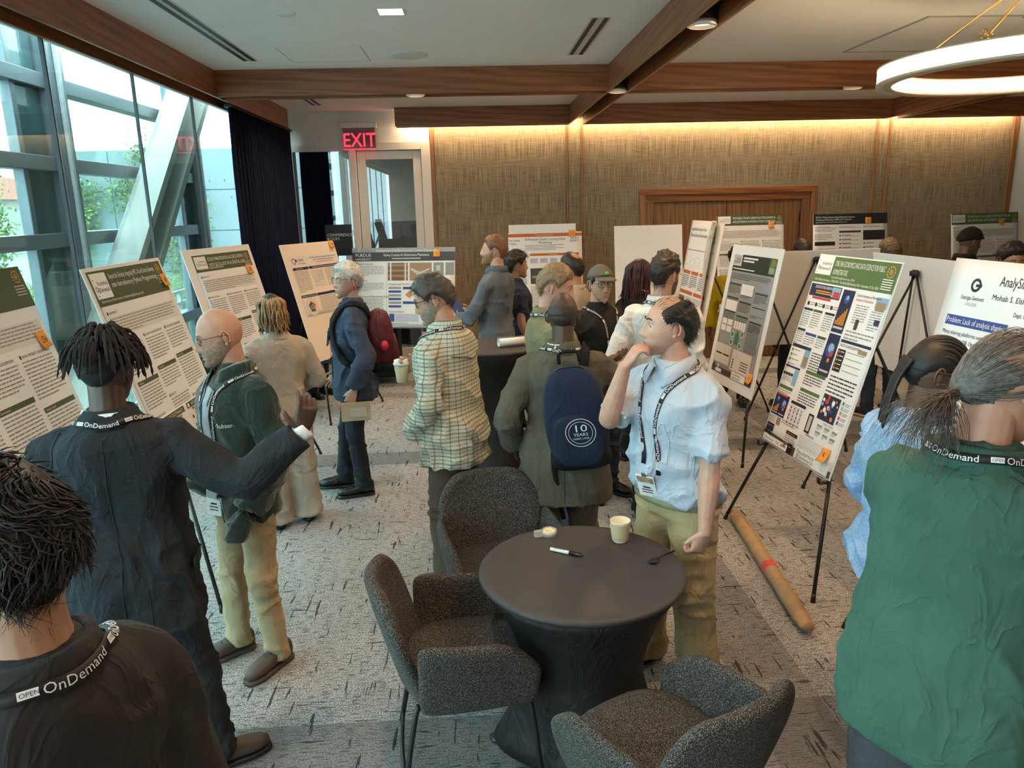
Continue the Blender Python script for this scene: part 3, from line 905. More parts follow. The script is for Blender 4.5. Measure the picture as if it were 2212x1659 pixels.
class Head:
    def __init__(s, M, fem=False, jaw=1.0, nose=1.0, scale=1.0):
        s.P, s.Ph, s.T = head_points(fem, jaw, nose)
        s.Nn = grid_norm(s.P)
        s.M = M; s.sc = scale
    def tf(s, V):
        V = np.asarray(V, float)*s.sc
        A = np.array(s.M)
        return V @ A[:3, :3].T + A[:3, 3]
    def skin(s, mb):
        nth, nphi = s.P.shape[:2]
        V = s.tf(s.P.reshape(-1, 3))
        F = []; Mi = []
        x, y, z = s.P[..., 0], s.P[..., 1], s.P[..., 2]
        lip = (np.abs(x) < .023*(1-((z+.075)/.02)**2)) & (z < -.063) & (z > -.087) & (y > 0)
        for i in range(nth-1):
            for j in range(nphi):
                k = (j+1) % nphi
                F.append((i*nphi+j, (i+1)*nphi+j, (i+1)*nphi+k, i*nphi+k)); Mi.append(1 if lip[i, j] else 0)
        F.append(tuple(range(nphi))); Mi.append(0)
        F.append(tuple((nth-1)*nphi+j for j in reversed(range(nphi)))); Mi.append(0)
        o = len(mb.v); mb.v.extend(map(tuple, V)); mb.f.extend(tuple(q+o for q in f) for f in F); mb.m.extend(Mi)
        for sx in (-1, 1):
            e = MB()
            e.sphere((sx*.031, .0755, .004), .0115, 12, 8, 2)
            e.sphere((sx*.031, .0818, .0015), .0068, 10, 6, 3)
            e.sphere((sx*.031, .0745, .0135), (.0145, .0128, .0105), 12, 8, 0)
            e.sphere((sx*.031, .0732, -.0090), (.0135, .0118, .0065), 12, 8, 0)
            # ear: plate, rim, lobe
            Mr = Matrix.Rotation(sx*R(-20), 3, 'Z')
            e.sphere((sx*.0775, -.012, -.008), (.0055, .015, .027), 12, 8, 0, M=Mr)
            pts = [(sx*(.079+.007*math.sin(a)**2), -.012-.016*math.cos(a)*1.0-.003, -.006+.029*math.sin(a)) for a in np.linspace(-1.9, 3.0, 12)]
            pts = [(sx*.078+sx*.009, -.006, .0), ] and [(sx*(.080+.010*max(0, -math.cos(a))), -.010+.018*math.cos(a), -.006+.029*math.sin(a)) for a in np.linspace(.25, 4.2, 12)]
            e.tube(pts, np.linspace(.0042, .0038, 12), 7, 1, 0)
            e.sphere((sx*.0785, -.006, -.034), (.006, .0085, .010), 8, 6, 0)
            mb.add(s.tf(np.array(e.v)), e.f, 0)
            mb.m[-len(e.m):] = e.m
    def mask_shell(s, h, thick, noise=.25, ns=60, seed=0, lift=.0015, mb=None):
        """hair shell where h>0 (h in metres from the edge); thickness grows from the edge"""
        nth, nphi = s.P.shape[:2]
        th = thick if np.ndim(thick) else np.full((nth, nphi), thick)
        nn = vnoise(s.P.reshape(-1, 3)*ns+seed*7.3).reshape(nth, nphi)
        off = lift+(th*sstep(0, .022, h))*(1+noise*nn)
        Q = s.P+s.Nn*off[..., None]
        Q = np.where((h > -.006)[..., None], Q, s.P-s.Nn*.004)
        F = []
        ok = h > -.008
        for i in range(nth-1):
            for j in range(nphi):
                k = (j+1) % nphi
                if ok[i, j] or ok[i+1, j] or ok[i+1, k] or ok[i, k]:
                    F.append((i*nphi+j, (i+1)*nphi+j, (i+1)*nphi+k, i*nphi+k))
        if ok[0].all():
            F.append(tuple(range(nphi)))
        mb = mb or MB()
        mb.add(s.tf(Q.reshape(-1, 3)), F)
        return mb
    def strands(s, h, n, length, width, comb, lift=.3, base=.004, seed=1, mb=None, curl=0.0, seg=4, gravity=0.0, mi=0):
        rg = np.random.default_rng(seed)
        nth, nphi = s.P.shape[:2]
        area = np.sin(s.T)*(1-.45*np.cos(s.Ph))*(h > .002)
        pr = (area/area.sum()).ravel()
        idx = rg.choice(len(pr), n, p=pr)
        mb = mb or MB()
        V = []; F = []
        for q in idx:
            i, j = divmod(q, nphi)
            p = s.P[i, j]+rg.normal(size=3)*.0015; nn = s.Nn[i, j]
            d = comb(p, nn, rg)
            d = unit(d-nn*np.dot(d, nn)+nn*lift*rg.uniform(.4, 1.3)+rg.normal(size=3)*.12)
            L = length*rg.uniform(.65, 1.25)
            o = len(V)
            c = p+nn*base
            sdv = unit(np.cross(d, nn+rg.normal(size=3)*.2))
            ph = rg.uniform(0, 6.28)
            for k in range(seg+1):
                t = k/seg
                wd = width*(1-t*.85)
                up = unit(np.cross(sdv, d))
                V += [c-sdv*wd, c+sdv*wd, c+up*wd*.8]
                d = unit(d+arr(0, 0, -1)*gravity/seg*2-nn*.15/seg+curl*(sdv*math.sin(ph+t*9)+up*math.cos(ph+t*9))/seg*2)
                c = c+d*L/seg
            for k in range(seg):
                a = o+k*3; b = a+3
                for u in range(3):
                    w_ = (u+1) % 3
                    F.append((a+u, a+w_, b+w_, b+u))
        mb.add(s.tf(np.array(V)), F, mi)
        return mb
    def swept(s, h, n, target, width, base=.004, seed=1, mb=None, mi=0, seg=7, stop=(.6, 1.0), wav=.003):
        """strands lying on the scalp, combed towards a target point"""
        rg = np.random.default_rng(seed)
        nth, nphi = s.P.shape[:2]
        area = np.sin(s.T)*(1-.45*np.cos(s.Ph))*(h > .002)
        pr = (area/area.sum()).ravel()
        mb = mb or MB(); V = []; F = []
        rad = arr(.0765, .102, .121)
        for q in rg.choice(len(pr), n, p=pr):
            i, j = divmod(q, nphi)
            p = s.P[i, j]; e = rg.uniform(*stop); ph = rg.uniform(0, 6.28); am = rg.normal()*wav
            f0 = np.linalg.norm(p/rad); f1 = np.linalg.norm(target/rad)
            C = []
            for k in range(seg+1):
                t = e*k/seg
                c = p*(1-t)+target*t
                f = np.linalg.norm(c/rad)
                want = f0*(1-t)+f1*t+(base+.006*t*(1-t)*4)/.1
                c = c*(want/max(f, .05))
                C.append(c)
            C = np.array(C)
            T = np.gradient(C, axis=0)
            o = len(V)
            for k in range(seg+1):
                nn = unit(C[k]/rad**2); sd = unit(np.cross(T[k], nn)); w_ = width*(1-.6*k/seg)
                c = C[k]+sd*am*math.sin(ph+k*1.1)
                V += [c-sd*w_, c+sd*w_, c+nn*w_*.9]
            for k in range(seg):
                a = o+k*3; b = a+3
                for u in range(3):
                    F.append((a+u, a+(u+1) % 3, b+(u+1) % 3, b+u))
        mb.add(s.tf(np.array(V)), F, mi)
        return mb
    def lock(s, mb, pts, r, n=7, bead=.0, beads=10, mi=0, k=5):
        A = catmull(np.asarray(pts, float), k)
        m = len(A)
        t = np.linspace(0, 1, m)
        rad = r*(1-.45*t**2)*(1+bead*np.sin(t*beads*2*PI))
        rad[-1] *= .4
        b = MB(); b.tube(A, rad, n, 1)
        mb.add(s.tf(np.array(b.v)), b.f, mi)
def comb_down(p, n, rg):
    return arr(0, -.35, -1)
def comb_back(p, n, rg):
    return arr(0, -1, -.25)
def comb_fwd(p, n, rg):
    return arr(.3, 1, .1) if p[2] > .06 else arr(0, -.3, -1)

TORSO = [(.80, .168, .118, -.012), (.88, .170, .122, -.012), (.96, .164, .116, -.006), (1.04, .154, .108, .002), (1.12, .154, .108, .006), (1.20, .162, .114, .006),
         (1.28, .174, .120, .002), (1.34, .176, .116, -.006), (1.385, .160, .102, -.014), (1.42, .130, .088, -.022), (1.45, .098, .074, -.026), (1.48, .074, .064, -.026), (1.51, .062, .060, -.022)]
class Person:
    def __init__(s, label, loc, heading, H, skinm, fem=False, build=1.0, belly=0.0, lean=0, twist=0, head=(0, 0, 0), voxel=.010, jaw=1.0, nose=1.0, shx=1.0, bust=0.0):
        s.o = tag(empty('person', (loc[0], loc[1], 0), R(heading)), label, 'person')
        s.H = H; s.k = H/1.75; s.fem = fem; s.b = build; s.belly = belly; s.vx = voxel
        s.lean = R(lean); s.tw = R(twist); s.skinm = skinm; s.shx = shx*(.92 if fem else 1.0); s.bust = bust
        s.body = MB()
        s.U = s.upmat(1.0)
        nb = s.up((0, -.022, 1.50))
        yw, pt, rl = head
        Mh = Matrix.Rotation(R(yw)+s.tw, 4, 'Z') @ Matrix.Rotation(R(-pt), 4, 'X') @ Matrix.Rotation(R(rl), 4, 'Y')
        # head pivots at the neck top
        piv = Vector(s.up((0, -.02, 1.545)))
        hc = piv + Mh.to_3x3() @ Vector((0, .022, .088))
        M = Matrix.Translation(hc*s.k) @ Mh
        s.head = Head(M, fem, jaw, nose, s.k**.5*.985)
        s.hc = np.array(hc)
        s.neck_top = np.array(hc + Mh.to_3x3() @ Vector((0, -.018, -.055)))
        s.feet = None
    def upmat(s, f):
        P = Matrix.Translation((0, 0, .93))
        return P @ Matrix.Rotation(s.tw*f, 4, 'Z') @ Matrix.Rotation(-s.lean*f, 4, 'X') @ P.inverted()
    def up(s, p):
        return np.array(s.U @ Vector(p))
    def bend(s, p, z):
        f = float(sstep(.86, 1.30, z))
        return np.array(s.upmat(f) @ Vector(p))
    def put(s, name, mb, m, smooth=True, par=None):
        """mb in normalised 1.75 m space"""
        if isinstance(mb, MB):
            mb.v = [tuple(np.array(q)*s.k) for q in mb.v]
        return link(name, mb, m, par or s.o, smooth)
    def ring(s, z, hw, hd, yc, ease, n=26, pw=2.35):
        bl = s.belly*math.exp(-((z-1.03)/.12)**2)
        bu = s.bust*math.exp(-((z-1.27)/.07)**2)
        hw = hw*s.b*(1 if not s.fem else (1.0+.07*math.exp(-((z-.9)/.09)**2)-.13*math.exp(-((z-1.10)/.09)**2)-.06*math.exp(-((z-1.38)/.08)**2)))
        if z > 1.3: hw *= s.shx
        out = []
        for a in np.arange(n)*2*PI/n:
            ca, sa = math.cos(a), math.sin(a)
            ca = math.copysign(abs(ca)**(2/pw), ca); sa = math.copysign(abs(sa)**(2/pw), sa)
            x = ca*(hw+ease+bl*.45); y = yc+sa*(hd*s.b**.7+ease)+(max(0, sa)*(bl+bu))
            out.append(s.bend((x, y, z), z))
        return out
    def torso(s, mb, z0, z1=1.51, ease=.012, flare=0.0, n=26):
        Z = [t[0] for t in TORSO]
        zs = sorted(set([z0, z1]+[z for z in Z if z0 < z < z1]))
        RS = []
        for z in zs:
            hw, hd, yc = (np.interp(z, Z, [t[i] for t in TORSO]) for i in (1, 2, 3))
            if z < .80: hw, hd, yc = .168, .118, -.012
            e = ease+flare*max(0, (1.02-z)/.25)
            if z > 1.44: e = min(e, .010)
            RS.append(s.ring(z, hw, hd, yc, e, n))
        mb.rings(RS)
    def arm(s, side, wrist, pole, swing=0):
        """two-bone IK in the person's space; side -1 left, +1 right"""
        sh = s.up((side*.168*s.b**.5*s.shx, -.020, 1.362))
        w_ = np.array(wrist, float); L1, L2 = .295, .262
        d = w_-sh; D = np.linalg.norm(d)
        if D > (L1+L2)*.998:
            d *= (L1+L2)*.998/D; w_ = sh+d; D = np.linalg.norm(d)
        a = (L1*L1-L2*L2+D*D)/(2*D); h = math.sqrt(max(0, L1*L1-a*a))
        u = d/D; pv = np.array(pole, float)-sh; pv = unit(pv-u*np.dot(pv, u))
        el = sh+u*a+pv*h
        return sh, el, w_
    def sleeve(s, mb, side, J, ease=.012, upto=1.0, cuff=1.0, n=14):
        sh, el, wr = J
        inn = s.up((side*.07*s.shx, -.022, 1.395))
        g = s.b**.6
        if upto >= 1:
            wr2 = wr-unit(wr-el)*.01
            mb.tube([inn, sh, sh+(el-sh)*.45, el+(sh-el)*.06, el+(wr2-el)*.12, el+(wr2-el)*.55, wr2], [.042*g+ease*.5, .054*g+ease, .050*g+ease, .046*g+ease, .046*g+ease, .041*g+ease, (.033+ease*.9)*cuff], n, 4)
        else:
            e2 = sh+(el-sh)*upto
            mb.tube([inn, sh, sh+(e2-sh)*.5, e2], [.042*g+ease*.5, .055*g+ease*.8, .057*g+ease, .056*g+ease*.95], n, 4)
    def barearm(s, J):
        sh, el, wr = J
        g = s.b**.5
        s.skinmb().tube([sh, sh+(el-sh)*.5, el+(sh-el)*.08, el+(wr-el)*.12, el+(wr-el)*.35, el+(wr-el)*.75, wr, wr+unit(wr-el)*.02], [.052*g, .046*g, .041*g, .043*g, .043*g, .033*g, (.028), (.026)], 12, 4)
    def skinmb(s):
        if not hasattr(s, 'smb'): s.smb = MB()
        return s.smb
    def hand(s, J, side, d=None, palm=(0, 0, -1), curl=35, spread=1.0, thumb=40, fing=None):
        sh, el, wr = J
        d = unit(d if d is not None else wr-el)
        n = np.array(palm, float); n = unit(n-d*np.dot(n, d))
        sv = np.cross(d, n)*side      # points to the thumb side
        sv = unit(sv)
        mb = s.skinmb()
        if True:
            mb.tube([wr-unit(wr-el)*.03, wr, wr+d*.02, wr+d*.05, wr+d*.085, wr+d*.098], [(.027, .021), (.027, .021), (.032, .020), (.039, .017), (.040, .014), (.034, .010)], 12, 3, up=np.cross(d, sv)*1.0 if abs(np.dot(unit(np.cross(d, sv)), d)) < .9 else None)
        fl = [.070, .079, .074, .058]
        for i in range(4):
            c = (fing or [curl]*4)[i]
            o = (1.5-i)*.0195
            b = wr+d*.088+sv*o
            dd = unit(d+sv*(1.5-i)*.07*spread)
            pts = [b-dd*.02, b]
            ang = 0
            for sgi, fr in enumerate((.45, .30, .25)):
                ang += R(c)*(.8 if sgi == 0 else 1.0)
                q = dd*math.cos(ang)+n*math.sin(ang)
                pts.append(pts[-1]+q*fl[i]*fr)
            mb.tube(pts, [.0098, .0098, .0088, .0080, .0062], 8, 3)
        b = wr+d*.022+sv*.026
        td = unit(d*.72+sv*math.sin(R(thumb))+n*.35)
        t2 = unit(td+d*.35+n*.25)
        mb.tube([b-sv*.012, b+td*.012, b+td*.042, b+td*.042+t2*.03], [.014, .0125, .0105, .0075], 8, 3)
    def legs(s, feet, knee=None, rad=(.088, .068, .058), hip=.88, top=1.0, ease=.0):
        """feet: [(x,y,yaw)] left,right. returns ankle points"""
        s.feet = feet
        s.ank = []
        for i, (x, y, yw) in enumerate(feet):
            s.ank.append(arr(x, y, .09))
        return s
    def trousers(s, m, feet, rad=(.092, .070, .062), top=1.0, cuffz=.045, knee=None, wr=.006, name='trousers', vx=None, seed=0, hem=None):
        s.legs(feet)
        mb = MB()
        Z = [t[0] for t in TORSO]
        RS = []
        for z in (.80, .88, .96, top):
            hw, hd, yc = (np.interp(z, Z, [t[i] for t in TORSO]) for i in (1, 2, 3))
            if z == .80: hw *= .93
            RS.append(s.ring(z, hw, hd, yc, .004))
        mb.rings(RS)
        g = s.b**.6
        for i, (x, y, yw) in enumerate(feet):
            sx = -1 if i == 0 else 1
            hp = arr(sx*.088*s.b, -.01, .86)
            kn = arr((hp[0]*.4+x*.6), y*.45+.025, .48)
            if knee: kn = kn+arr(*knee[i])
            an = arr(x, y-.005, cuffz)
            mb.tube([hp, hp+(kn-hp)*.5, kn, kn+(an-kn)*.45, an], [rad[0]*g*1.03, rad[0]*.9*g, rad[1]*g, (rad[1]*.52+rad[2]*.48)*g, rad[2]*g], 16, 4)
        me = remesh(mb, vx or s.vx, 4)
        s.wrinkle(me, wr, seed, 'leg')
        o = s.finish(name, me, m)
        return o
    def wrinkle(s, me, amp, seed, mode):
        v = mverts(me); n = mnorm(me)
        q = v+seed*3.17
        wp = vnoise(q*6)[:, None]*arr(.8, .8, .5)
        rid = lambda x: (1-np.abs(vnoise(x)))**3
        if mode == 'leg':
            w_ = .35+.9*(np.exp(-((v[:, 2]-.46)/.10)**2)+np.exp(-((v[:, 2]-.12)/.12)**2)+.8*np.exp(-((v[:, 2]-.80)/.09)**2))
            d = rid(q*arr(5, 5, 15)+wp)*1.5-.6+vnoise(q*arr(14, 14, 7))*.4
        else:
            w_ = .55+.7*np.exp(-((v[:, 2]-.98)/.14)**2)+.6*np.exp(-((np.abs(v[:, 0])-.24)/.07)**2)
            d = rid(q*arr(7, 7, 5)+wp+v[:, 0:1]*arr(0, 0, 4))*1.5-.6+(rid(q*arr(5, 5, 13)+wp)-.4)*.8
        setverts(me, v+n*(amp*1.7*np.minimum(w_, 1.3)*d)[:, None])
    def finish(s, name, me, m):
        setverts(me, mverts(me)*s.k)
        return link(name, me, m, s.o, True)
    def top(s, m, Js, hem=.80, ease=.014, flare=.0, sleeve=1.0, wr=.006, cuff=1.0, name='shirt', extra=None, seed=0, sl_ease=None, it=4, ztop=1.50, vx=None):
        mb = MB()
        s.torso(mb, hem, ztop, ease, flare)
        for side, J in zip((-1, 1), Js):
            if J is not None:
                s.sleeve(mb, side, J, sl_ease if sl_ease is not None else (ease*.9 if ease < .02 else .018+(ease-.02)*.35), sleeve, cuff)
        if extra: extra(mb)
        me = remesh(mb, vx or s.vx, it)
        s.wrinkle(me, wr, seed, 'top')
        o = s.finish(name, me, m)
        s.topme = me; s.topbvh = bvh_of(me); s.J2 = Js
        return o
    def bodymesh(s, lipcol=None, eye=(.10, .06, .035), vox=None):
        b = MB()
        s.head.skin(b)
        b.v = [tuple(np.array(q)/s.k) for q in b.v]
        nb = s.up((0, -.03, 1.43))
        nt_ = s.neck_top
        sk = s.skinmb()
        g = s.b**.35*(.9 if s.fem else 1.0)
        sk.tube([nb, nb+(nt_-nb)*.5, nt_, nt_+(nt_-nb)*.25], [.070*g, .057*g, .056*g, .050*g], 16, 4)
        me = remesh(sk, vox or max(.0044, s.vx*.42), 2)
        append_mesh(b, me)
        bpy.data.meshes.remove(me)
        for J in getattr(s, 'J2', ()):
            if J is not None: b.tube([s.up((0, -.02, 1.36)), J[0], J[1], J[2]], [.04, .034, .026, .020], 8, 3)
        # trunk and legs inside the clothes
        t = MB(); s.torso(t, .82, 1.49, -.012, n=14); b.add(t.v, t.f, 0)
        if s.feet:
            for i, (x, y, yw) in enumerate(s.feet):
                sx = -1 if i == 0 else 1
                b.tube([(sx*.085, -.01, .88), ((sx*.085*.4+x*.6), y*.45+.02, .48), (x, y-.01, .09)], [.075, .048, .034], 10, 3)
        c = s.skinm
        base = [n for n in c.node_tree.nodes if n.type == 'VALTORGB'][0].color_ramp.elements[1].color
        lips = mat(c.name+'_lips', lipcol or (base[0]*.75, base[1]*.50, base[2]*.48), .4, .05)
        o = s.put('body', b, [c, lips, mat('eye_white', (.62, .58, .55), .25, .02), mat('iris_%.2f' % eye[0], eye, .2, .05)])
        return o
    def shoes(s, m, sole=None, style='sneaker', name='shoe', L=.285):
        sole = sole or M_black
        for (x, y, yw) in s.feet:
            Mz = np.array(Matrix.Rotation(R(yw), 3, 'Z'))
            def P(px, py, pz): return Mz @ arr(px, py, 0)+arr(x, y, pz)
            up = MB(); so = MB()
            ys = [-.075, -.062, -.03, .02, .075, .13, .175, .200]
            hw = [.020, .034, .038, .039, .045, .049, .040, .018]
            ht = [.075, .092, .100, .088, .066, .055, .045, .034]
            RS = []; R2 = []
            for q in range(len(ys)):
                r1 = []; r2 = []
                for a in np.arange(14)*2*PI/14:
                    ca, sa = math.cos(a), math.sin(a)
                    ca = math.copysign(abs(ca)**.8, ca); sa = math.copysign(abs(sa)**.8, sa)
                    r1.append(P(ca*hw[q], ys[q], .022+ht[q]*.5+sa*ht[q]*.5))
                    r2.append(P(ca*(hw[q]+.005), ys[q]*1.03, .014+sa*.013))
                RS.append(r1); R2.append(r2)
            up.rings(RS); so.rings(R2)
            sh = s.put(name, up, m)
            s.put('sole', so, sole, par=sh)
            if style == 'lace':
                lc = MB()
                for q in range(4):
                    yy = .035+q*.022; zz = .118-q*.014
                    lc.tube([P(-.022, yy, zz-.012), P(0, yy+.006, zz-.002), P(.022, yy, zz-.012)], .004, 6, 3)
                s.put('laces', lc, mat('laces_dark', (.05, .04, .035), .8), par=sh)
            if style == 'loafer':
                lc = MB(); lc.tube([P(-.042, .06, .05), P(-.02, .058, .083), P(.02, .058, .083), P(.042, .06, .05)], (.011), 6, 4)
                s.put('penny_strap', lc, m, par=sh)
    # -- accessories
    def surf(s, p, off):
        """nearest point on the top garment (normalised space) pushed out by off"""
        q, n, i, dd = s.topbvh.find_nearest(Vector(p)*s.k)
        return np.array(q)/s.k+np.array(n)*off, np.array(n)
    def ribbon(s, path, width, off=.004, k=8, mb=None, thick=.002, free=None):
        A = catmull(np.asarray(path, float), k)
        Q = []; Nn = []
        for p in A:
            q, n = s.surf(p, off)
            Q.append(q); Nn.append(n)
        Q = np.array(Q); Nn = np.array(Nn)
        for _ in range(3):
            Q[1:-1] = (Q[:-2]+2*Q[1:-1]+Q[2:])/4; Nn[1:-1] = (Nn[:-2]+2*Nn[1:-1]+Nn[2:])/4
        Nn /= np.linalg.norm(Nn, axis=1)[:, None]
        T = np.gradient(Q, axis=0); T /= np.linalg.norm(T, axis=1)[:, None]
        S = np.cross(T, Nn); S /= np.linalg.norm(S, axis=1)[:, None]
        RS = [[Q[i]-S[i]*width/2, Q[i]+S[i]*width/2, Q[i]+S[i]*width/2+Nn[i]*thick, Q[i]-S[i]*width/2+Nn[i]*thick] for i in range(len(Q))]
        mb = mb or MB(); mb.rings(RS)
        return mb, Q, S, Nn
    def path_text(s, frame, texts, size, start, mb, flip=1, rise=.003):
        Q, S, Nn = frame
        L = np.concatenate([[0], np.cumsum(np.linalg.norm(np.diff(Q, axis=0), axis=1))])
        V, F = text_mesh(texts, size)
        xs = V[:, 0] if flip > 0 else -V[:, 0]
        u = start+xs
        out = []
        for a, yv in zip(u, V[:, 1]-size*.35):
            a = min(max(a, 0), L[-1])
            q = [np.interp(a, L, Q[:, c]) for c in range(3)]
            sv = unit([np.interp(a, L, S[:, c]) for c in range(3)])
            nv = unit([np.interp(a, L, Nn[:, c]) for c in range(3)])
            out.append(np.array(q)-sv*yv*flip+nv*rise)
        mb.add(out, F)
    def lanyard(s, front=True, text=True, back=True, badge=True, drop=.30, sw=.085, order=1):
        """strap round the neck lying on the garment"""
        blk = mat('lanyard_black', (.010, .010, .012), .6)
        up = lambda *p: s.up(p)
        ring = [up(-.03, .11, 1.42-drop), up(-.055, .11, 1.34), up(-.10, .07, 1.43), up(-.125, .0, 1.465), up(-.095, -.09, 1.475), up(0, -.14, 1.468), up(.095, -.09, 1.475), up(.125, .0, 1.465), up(.10, .07, 1.43), up(.055, .11, 1.34), up(.03, .11, 1.42-drop)]
        if not front: ring = ring[2:-2]
        mb, Q, S, Nn = s.ribbon(ring, .020, .005)
        o = s.put('lanyard', mb, blk)
        if text:
            tm = MB(); L = np.linalg.norm(np.diff(Q, axis=0), axis=1).sum()
            n = int(L/.155)
            for i in range(n):
                s.path_text((Q, S, Nn), 'OnDemand', .022, .02+i*.155+.035, tm, order, .0035)
            s.put('lettering', tm, mat('lanyard_white', (.80, .80, .80), .6), smooth=False, par=o)['kind'] = 'stuff'
            pl = MB()
            for i in range(n):
                a = .02+i*.155+(.005 if order > 0 else -.135+.14)
                LL = np.concatenate([[0], np.cumsum(np.linalg.norm(np.diff(Q, axis=0), axis=1))])
                for w_ in (0,):
                    def at(u): return [np.array([np.interp(u, LL, M_[:, c]) for c in range(3)]) for M_ in (Q, S, Nn)]
                    q0, s0, n0 = at(a); q1, s1, n1 = at(a+.026)
                    pl.add([q0-s0*.006+n0*.0035, q0+s0*.006+n0*.0035, q1+s1*.006+n1*.0035, q1-s1*.006+n1*.0035], [(0, 1, 2, 3)])
            tm2 = MB()
            for i in range(n):
                s.path_text((Q, S, Nn), 'OPEN', .0095, .02+i*.155+.007, tm2, order, .0042)
            s.put('open_lettering', tm2, mat('ink_dark', (.03, .03, .03), .6), smooth=False, par=o)['kind'] = 'stuff'
            s.put('open_plate', pl, mat('lanyard_white', (.80, .80, .80), .6), smooth=False, par=o)['kind'] = 'stuff'
        if front and badge:
            c, n = s.surf(up(0, .2, 1.42-drop-.10), .010)
            s.badge(c, n)
        return o
    def badge(s, c, n):
        u = unit(np.cross((0, 0, 1), n)); v = np.cross(n, u)
        M3 = np.stack([u, v, n], 1)
        b = s.put('name_badge', MB().box(c, (.085, .12, .003), rot=M3), mat('badge_white', (.80, .80, .79), .4), smooth=False)
        pr = MB().box(c+n*.002+v*.038, (.075, .032, .002), rot=M3)
        s.put('badge_picture', pr, mat('badge_print', (.36, .25, .17), .5, .6, 60), smooth=False, par=b)
        pr = MB().box(c+n*.002-v*.005, (.035, .008, .002), rot=M3).box(c+n*.002-v*.02, (.05, .005, .002), rot=M3).box(c+n*.002-v*.034, (.05, .004, .002), rot=M3)
        s.put('badge_text', pr, mat('ink', (.03, .03, .035), .7), smooth=False, par=b)
        s.put('badge_clip', MB().box(c+v*.068+n*.002, (.02, .018, .006), rot=M3), M_steel, smooth=False, par=b)
    def glasses(s, m, thick=.0022, rw=.026, rh=.020, z=.004, yoff=.0):
        h = s.head
        mb = MB(); ln = MB()
        for sx in (-1, 1):
            pts = [(sx*.033+rw*math.cos(a), .0985+yoff-.006*abs(rw*math.cos(a))/rw*(1 if math.cos(a)*sx > 0 else 0), z+rh*math.sin(a)) for a in np.linspace(0, 2*PI, 17)]
            mb.tube(pts, thick, 6, 1)
            ln.add([(sx*.033+rw*math.cos(a), .0975+yoff, z+rh*math.sin(a)) for a in np.linspace(0, 2*PI, 17)[:-1]], [tuple(range(16))])
            mb.tube([(sx*(.033+rw), .094+yoff, z+.008), (sx*.076, .06, z+.010), (sx*.083, .01, z+.006), (sx*.082, -.022, z-.002), (sx*.08, -.034, z-.02)], thick, 6, 3)
        mb.tube([(-.0075, .0995+yoff, z+.004), (0, .103+yoff, z+.008), (.0075, .0995+yoff, z+.004)], thick, 6, 3)
        mb.v = [tuple(q) for q in h.tf(np.array(mb.v))]
        ln.v = [tuple(q) for q in h.tf(np.array(ln.v))]
        o = link('glasses', mb, m, s.o)
        link('lens', ln, glass('lens_glass', (.92, .94, .94), .12), o, smooth=False)
        return o
    def brows(s, m, z=.030, th=.003, tilt=.0):
        mb = MB()
        for sx in (-1, 1):
            mb.tube([(sx*.014, .0985, z-.002), (sx*.030, .0955, z+.003+tilt), (sx*.046, .083, z-.002)], [(th, th*.8), (th*1.1, th*.8), (th*.4, th*.4)], 6, 4)
        mb.v = [tuple(q) for q in s.head.tf(np.array(mb.v))]
        return link('eyebrows', mb, m, s.o)
    def addhair(s, mb, m, name='hair'):
        if not isinstance(m, (list, tuple)): m = [m]
        return link(name, mb, m, s.o)
    def beard(s, m, thick=.004, top=-.045, side=.0, chin=True, n=500, L=.008, mous=True):
        h = s.head; x, y, z = h.P[..., 0], h.P[..., 1], h.P[..., 2]
        a = np.abs((h.Ph+PI) % (2*PI)-PI)
        line = np.interp(a, [0, R(20), R(40), R(62), R(80), R(95)], [-.057 if mous else -.09, -.055, top, top+.012, side, side])
        m1 = line-z
        m1 = np.minimum(m1, (R(88)-a)*.07)
        lips = np.sqrt((x/.026)**2+((z+.076)/.011)**2)
        m1 = np.minimum(m1, (lips-1)*.012)
        m1 = np.where(y < -.01, -1, m1)
        mb = h.mask_shell(m1, thick, .5, 120, 4, .0008)
        h.strands(m1, n, L, .0006, comb_down, .5, .001, 3, mb, seg=2)
        return s.addhair(mb, m, 'beard')
    def collar(s, m, h=.035, open_=True, r=.068, z=1.475, name='collar', spread=.01, tips=True):
        """shirt collar: stand plus a folded-down band"""
        mb = MB()
        n = 30
        P = np.zeros((n, 4, 3))
        gap = .35 if open_ else .12
        for i in range(n):
            a = gap+(2*PI-2*gap)*i/(n-1)+PI/2
            f = 1.0
            fr = max(0, math.sin(a))       # front part
            ca, sa = math.cos(a), math.sin(a)
            zz = z-.035*fr**2
            pr = [(r-.004, zz-.01), (r-.002, zz+h*.75), (r+.010, zz+h*.62), (r+.022+spread*fr, zz-h*.35-(.025 if tips else 0)*fr**6)]
            for j, (rad, hz) in enumerate(pr):
                P[i, j] = s.up((ca*rad*1.05, -.022+sa*rad*(1.05 if sa > 0 else 1.0)+.012*fr, hz))
        mb.shell(P, .004)
        o = s.put(name, mb, m)
        b = MB(); append_mesh(b, s.topme); append_mesh(b, o.data)
        s.topbvh = BVHTree.FromPolygons([Vector(q) for q in b.v], b.f)
        return o
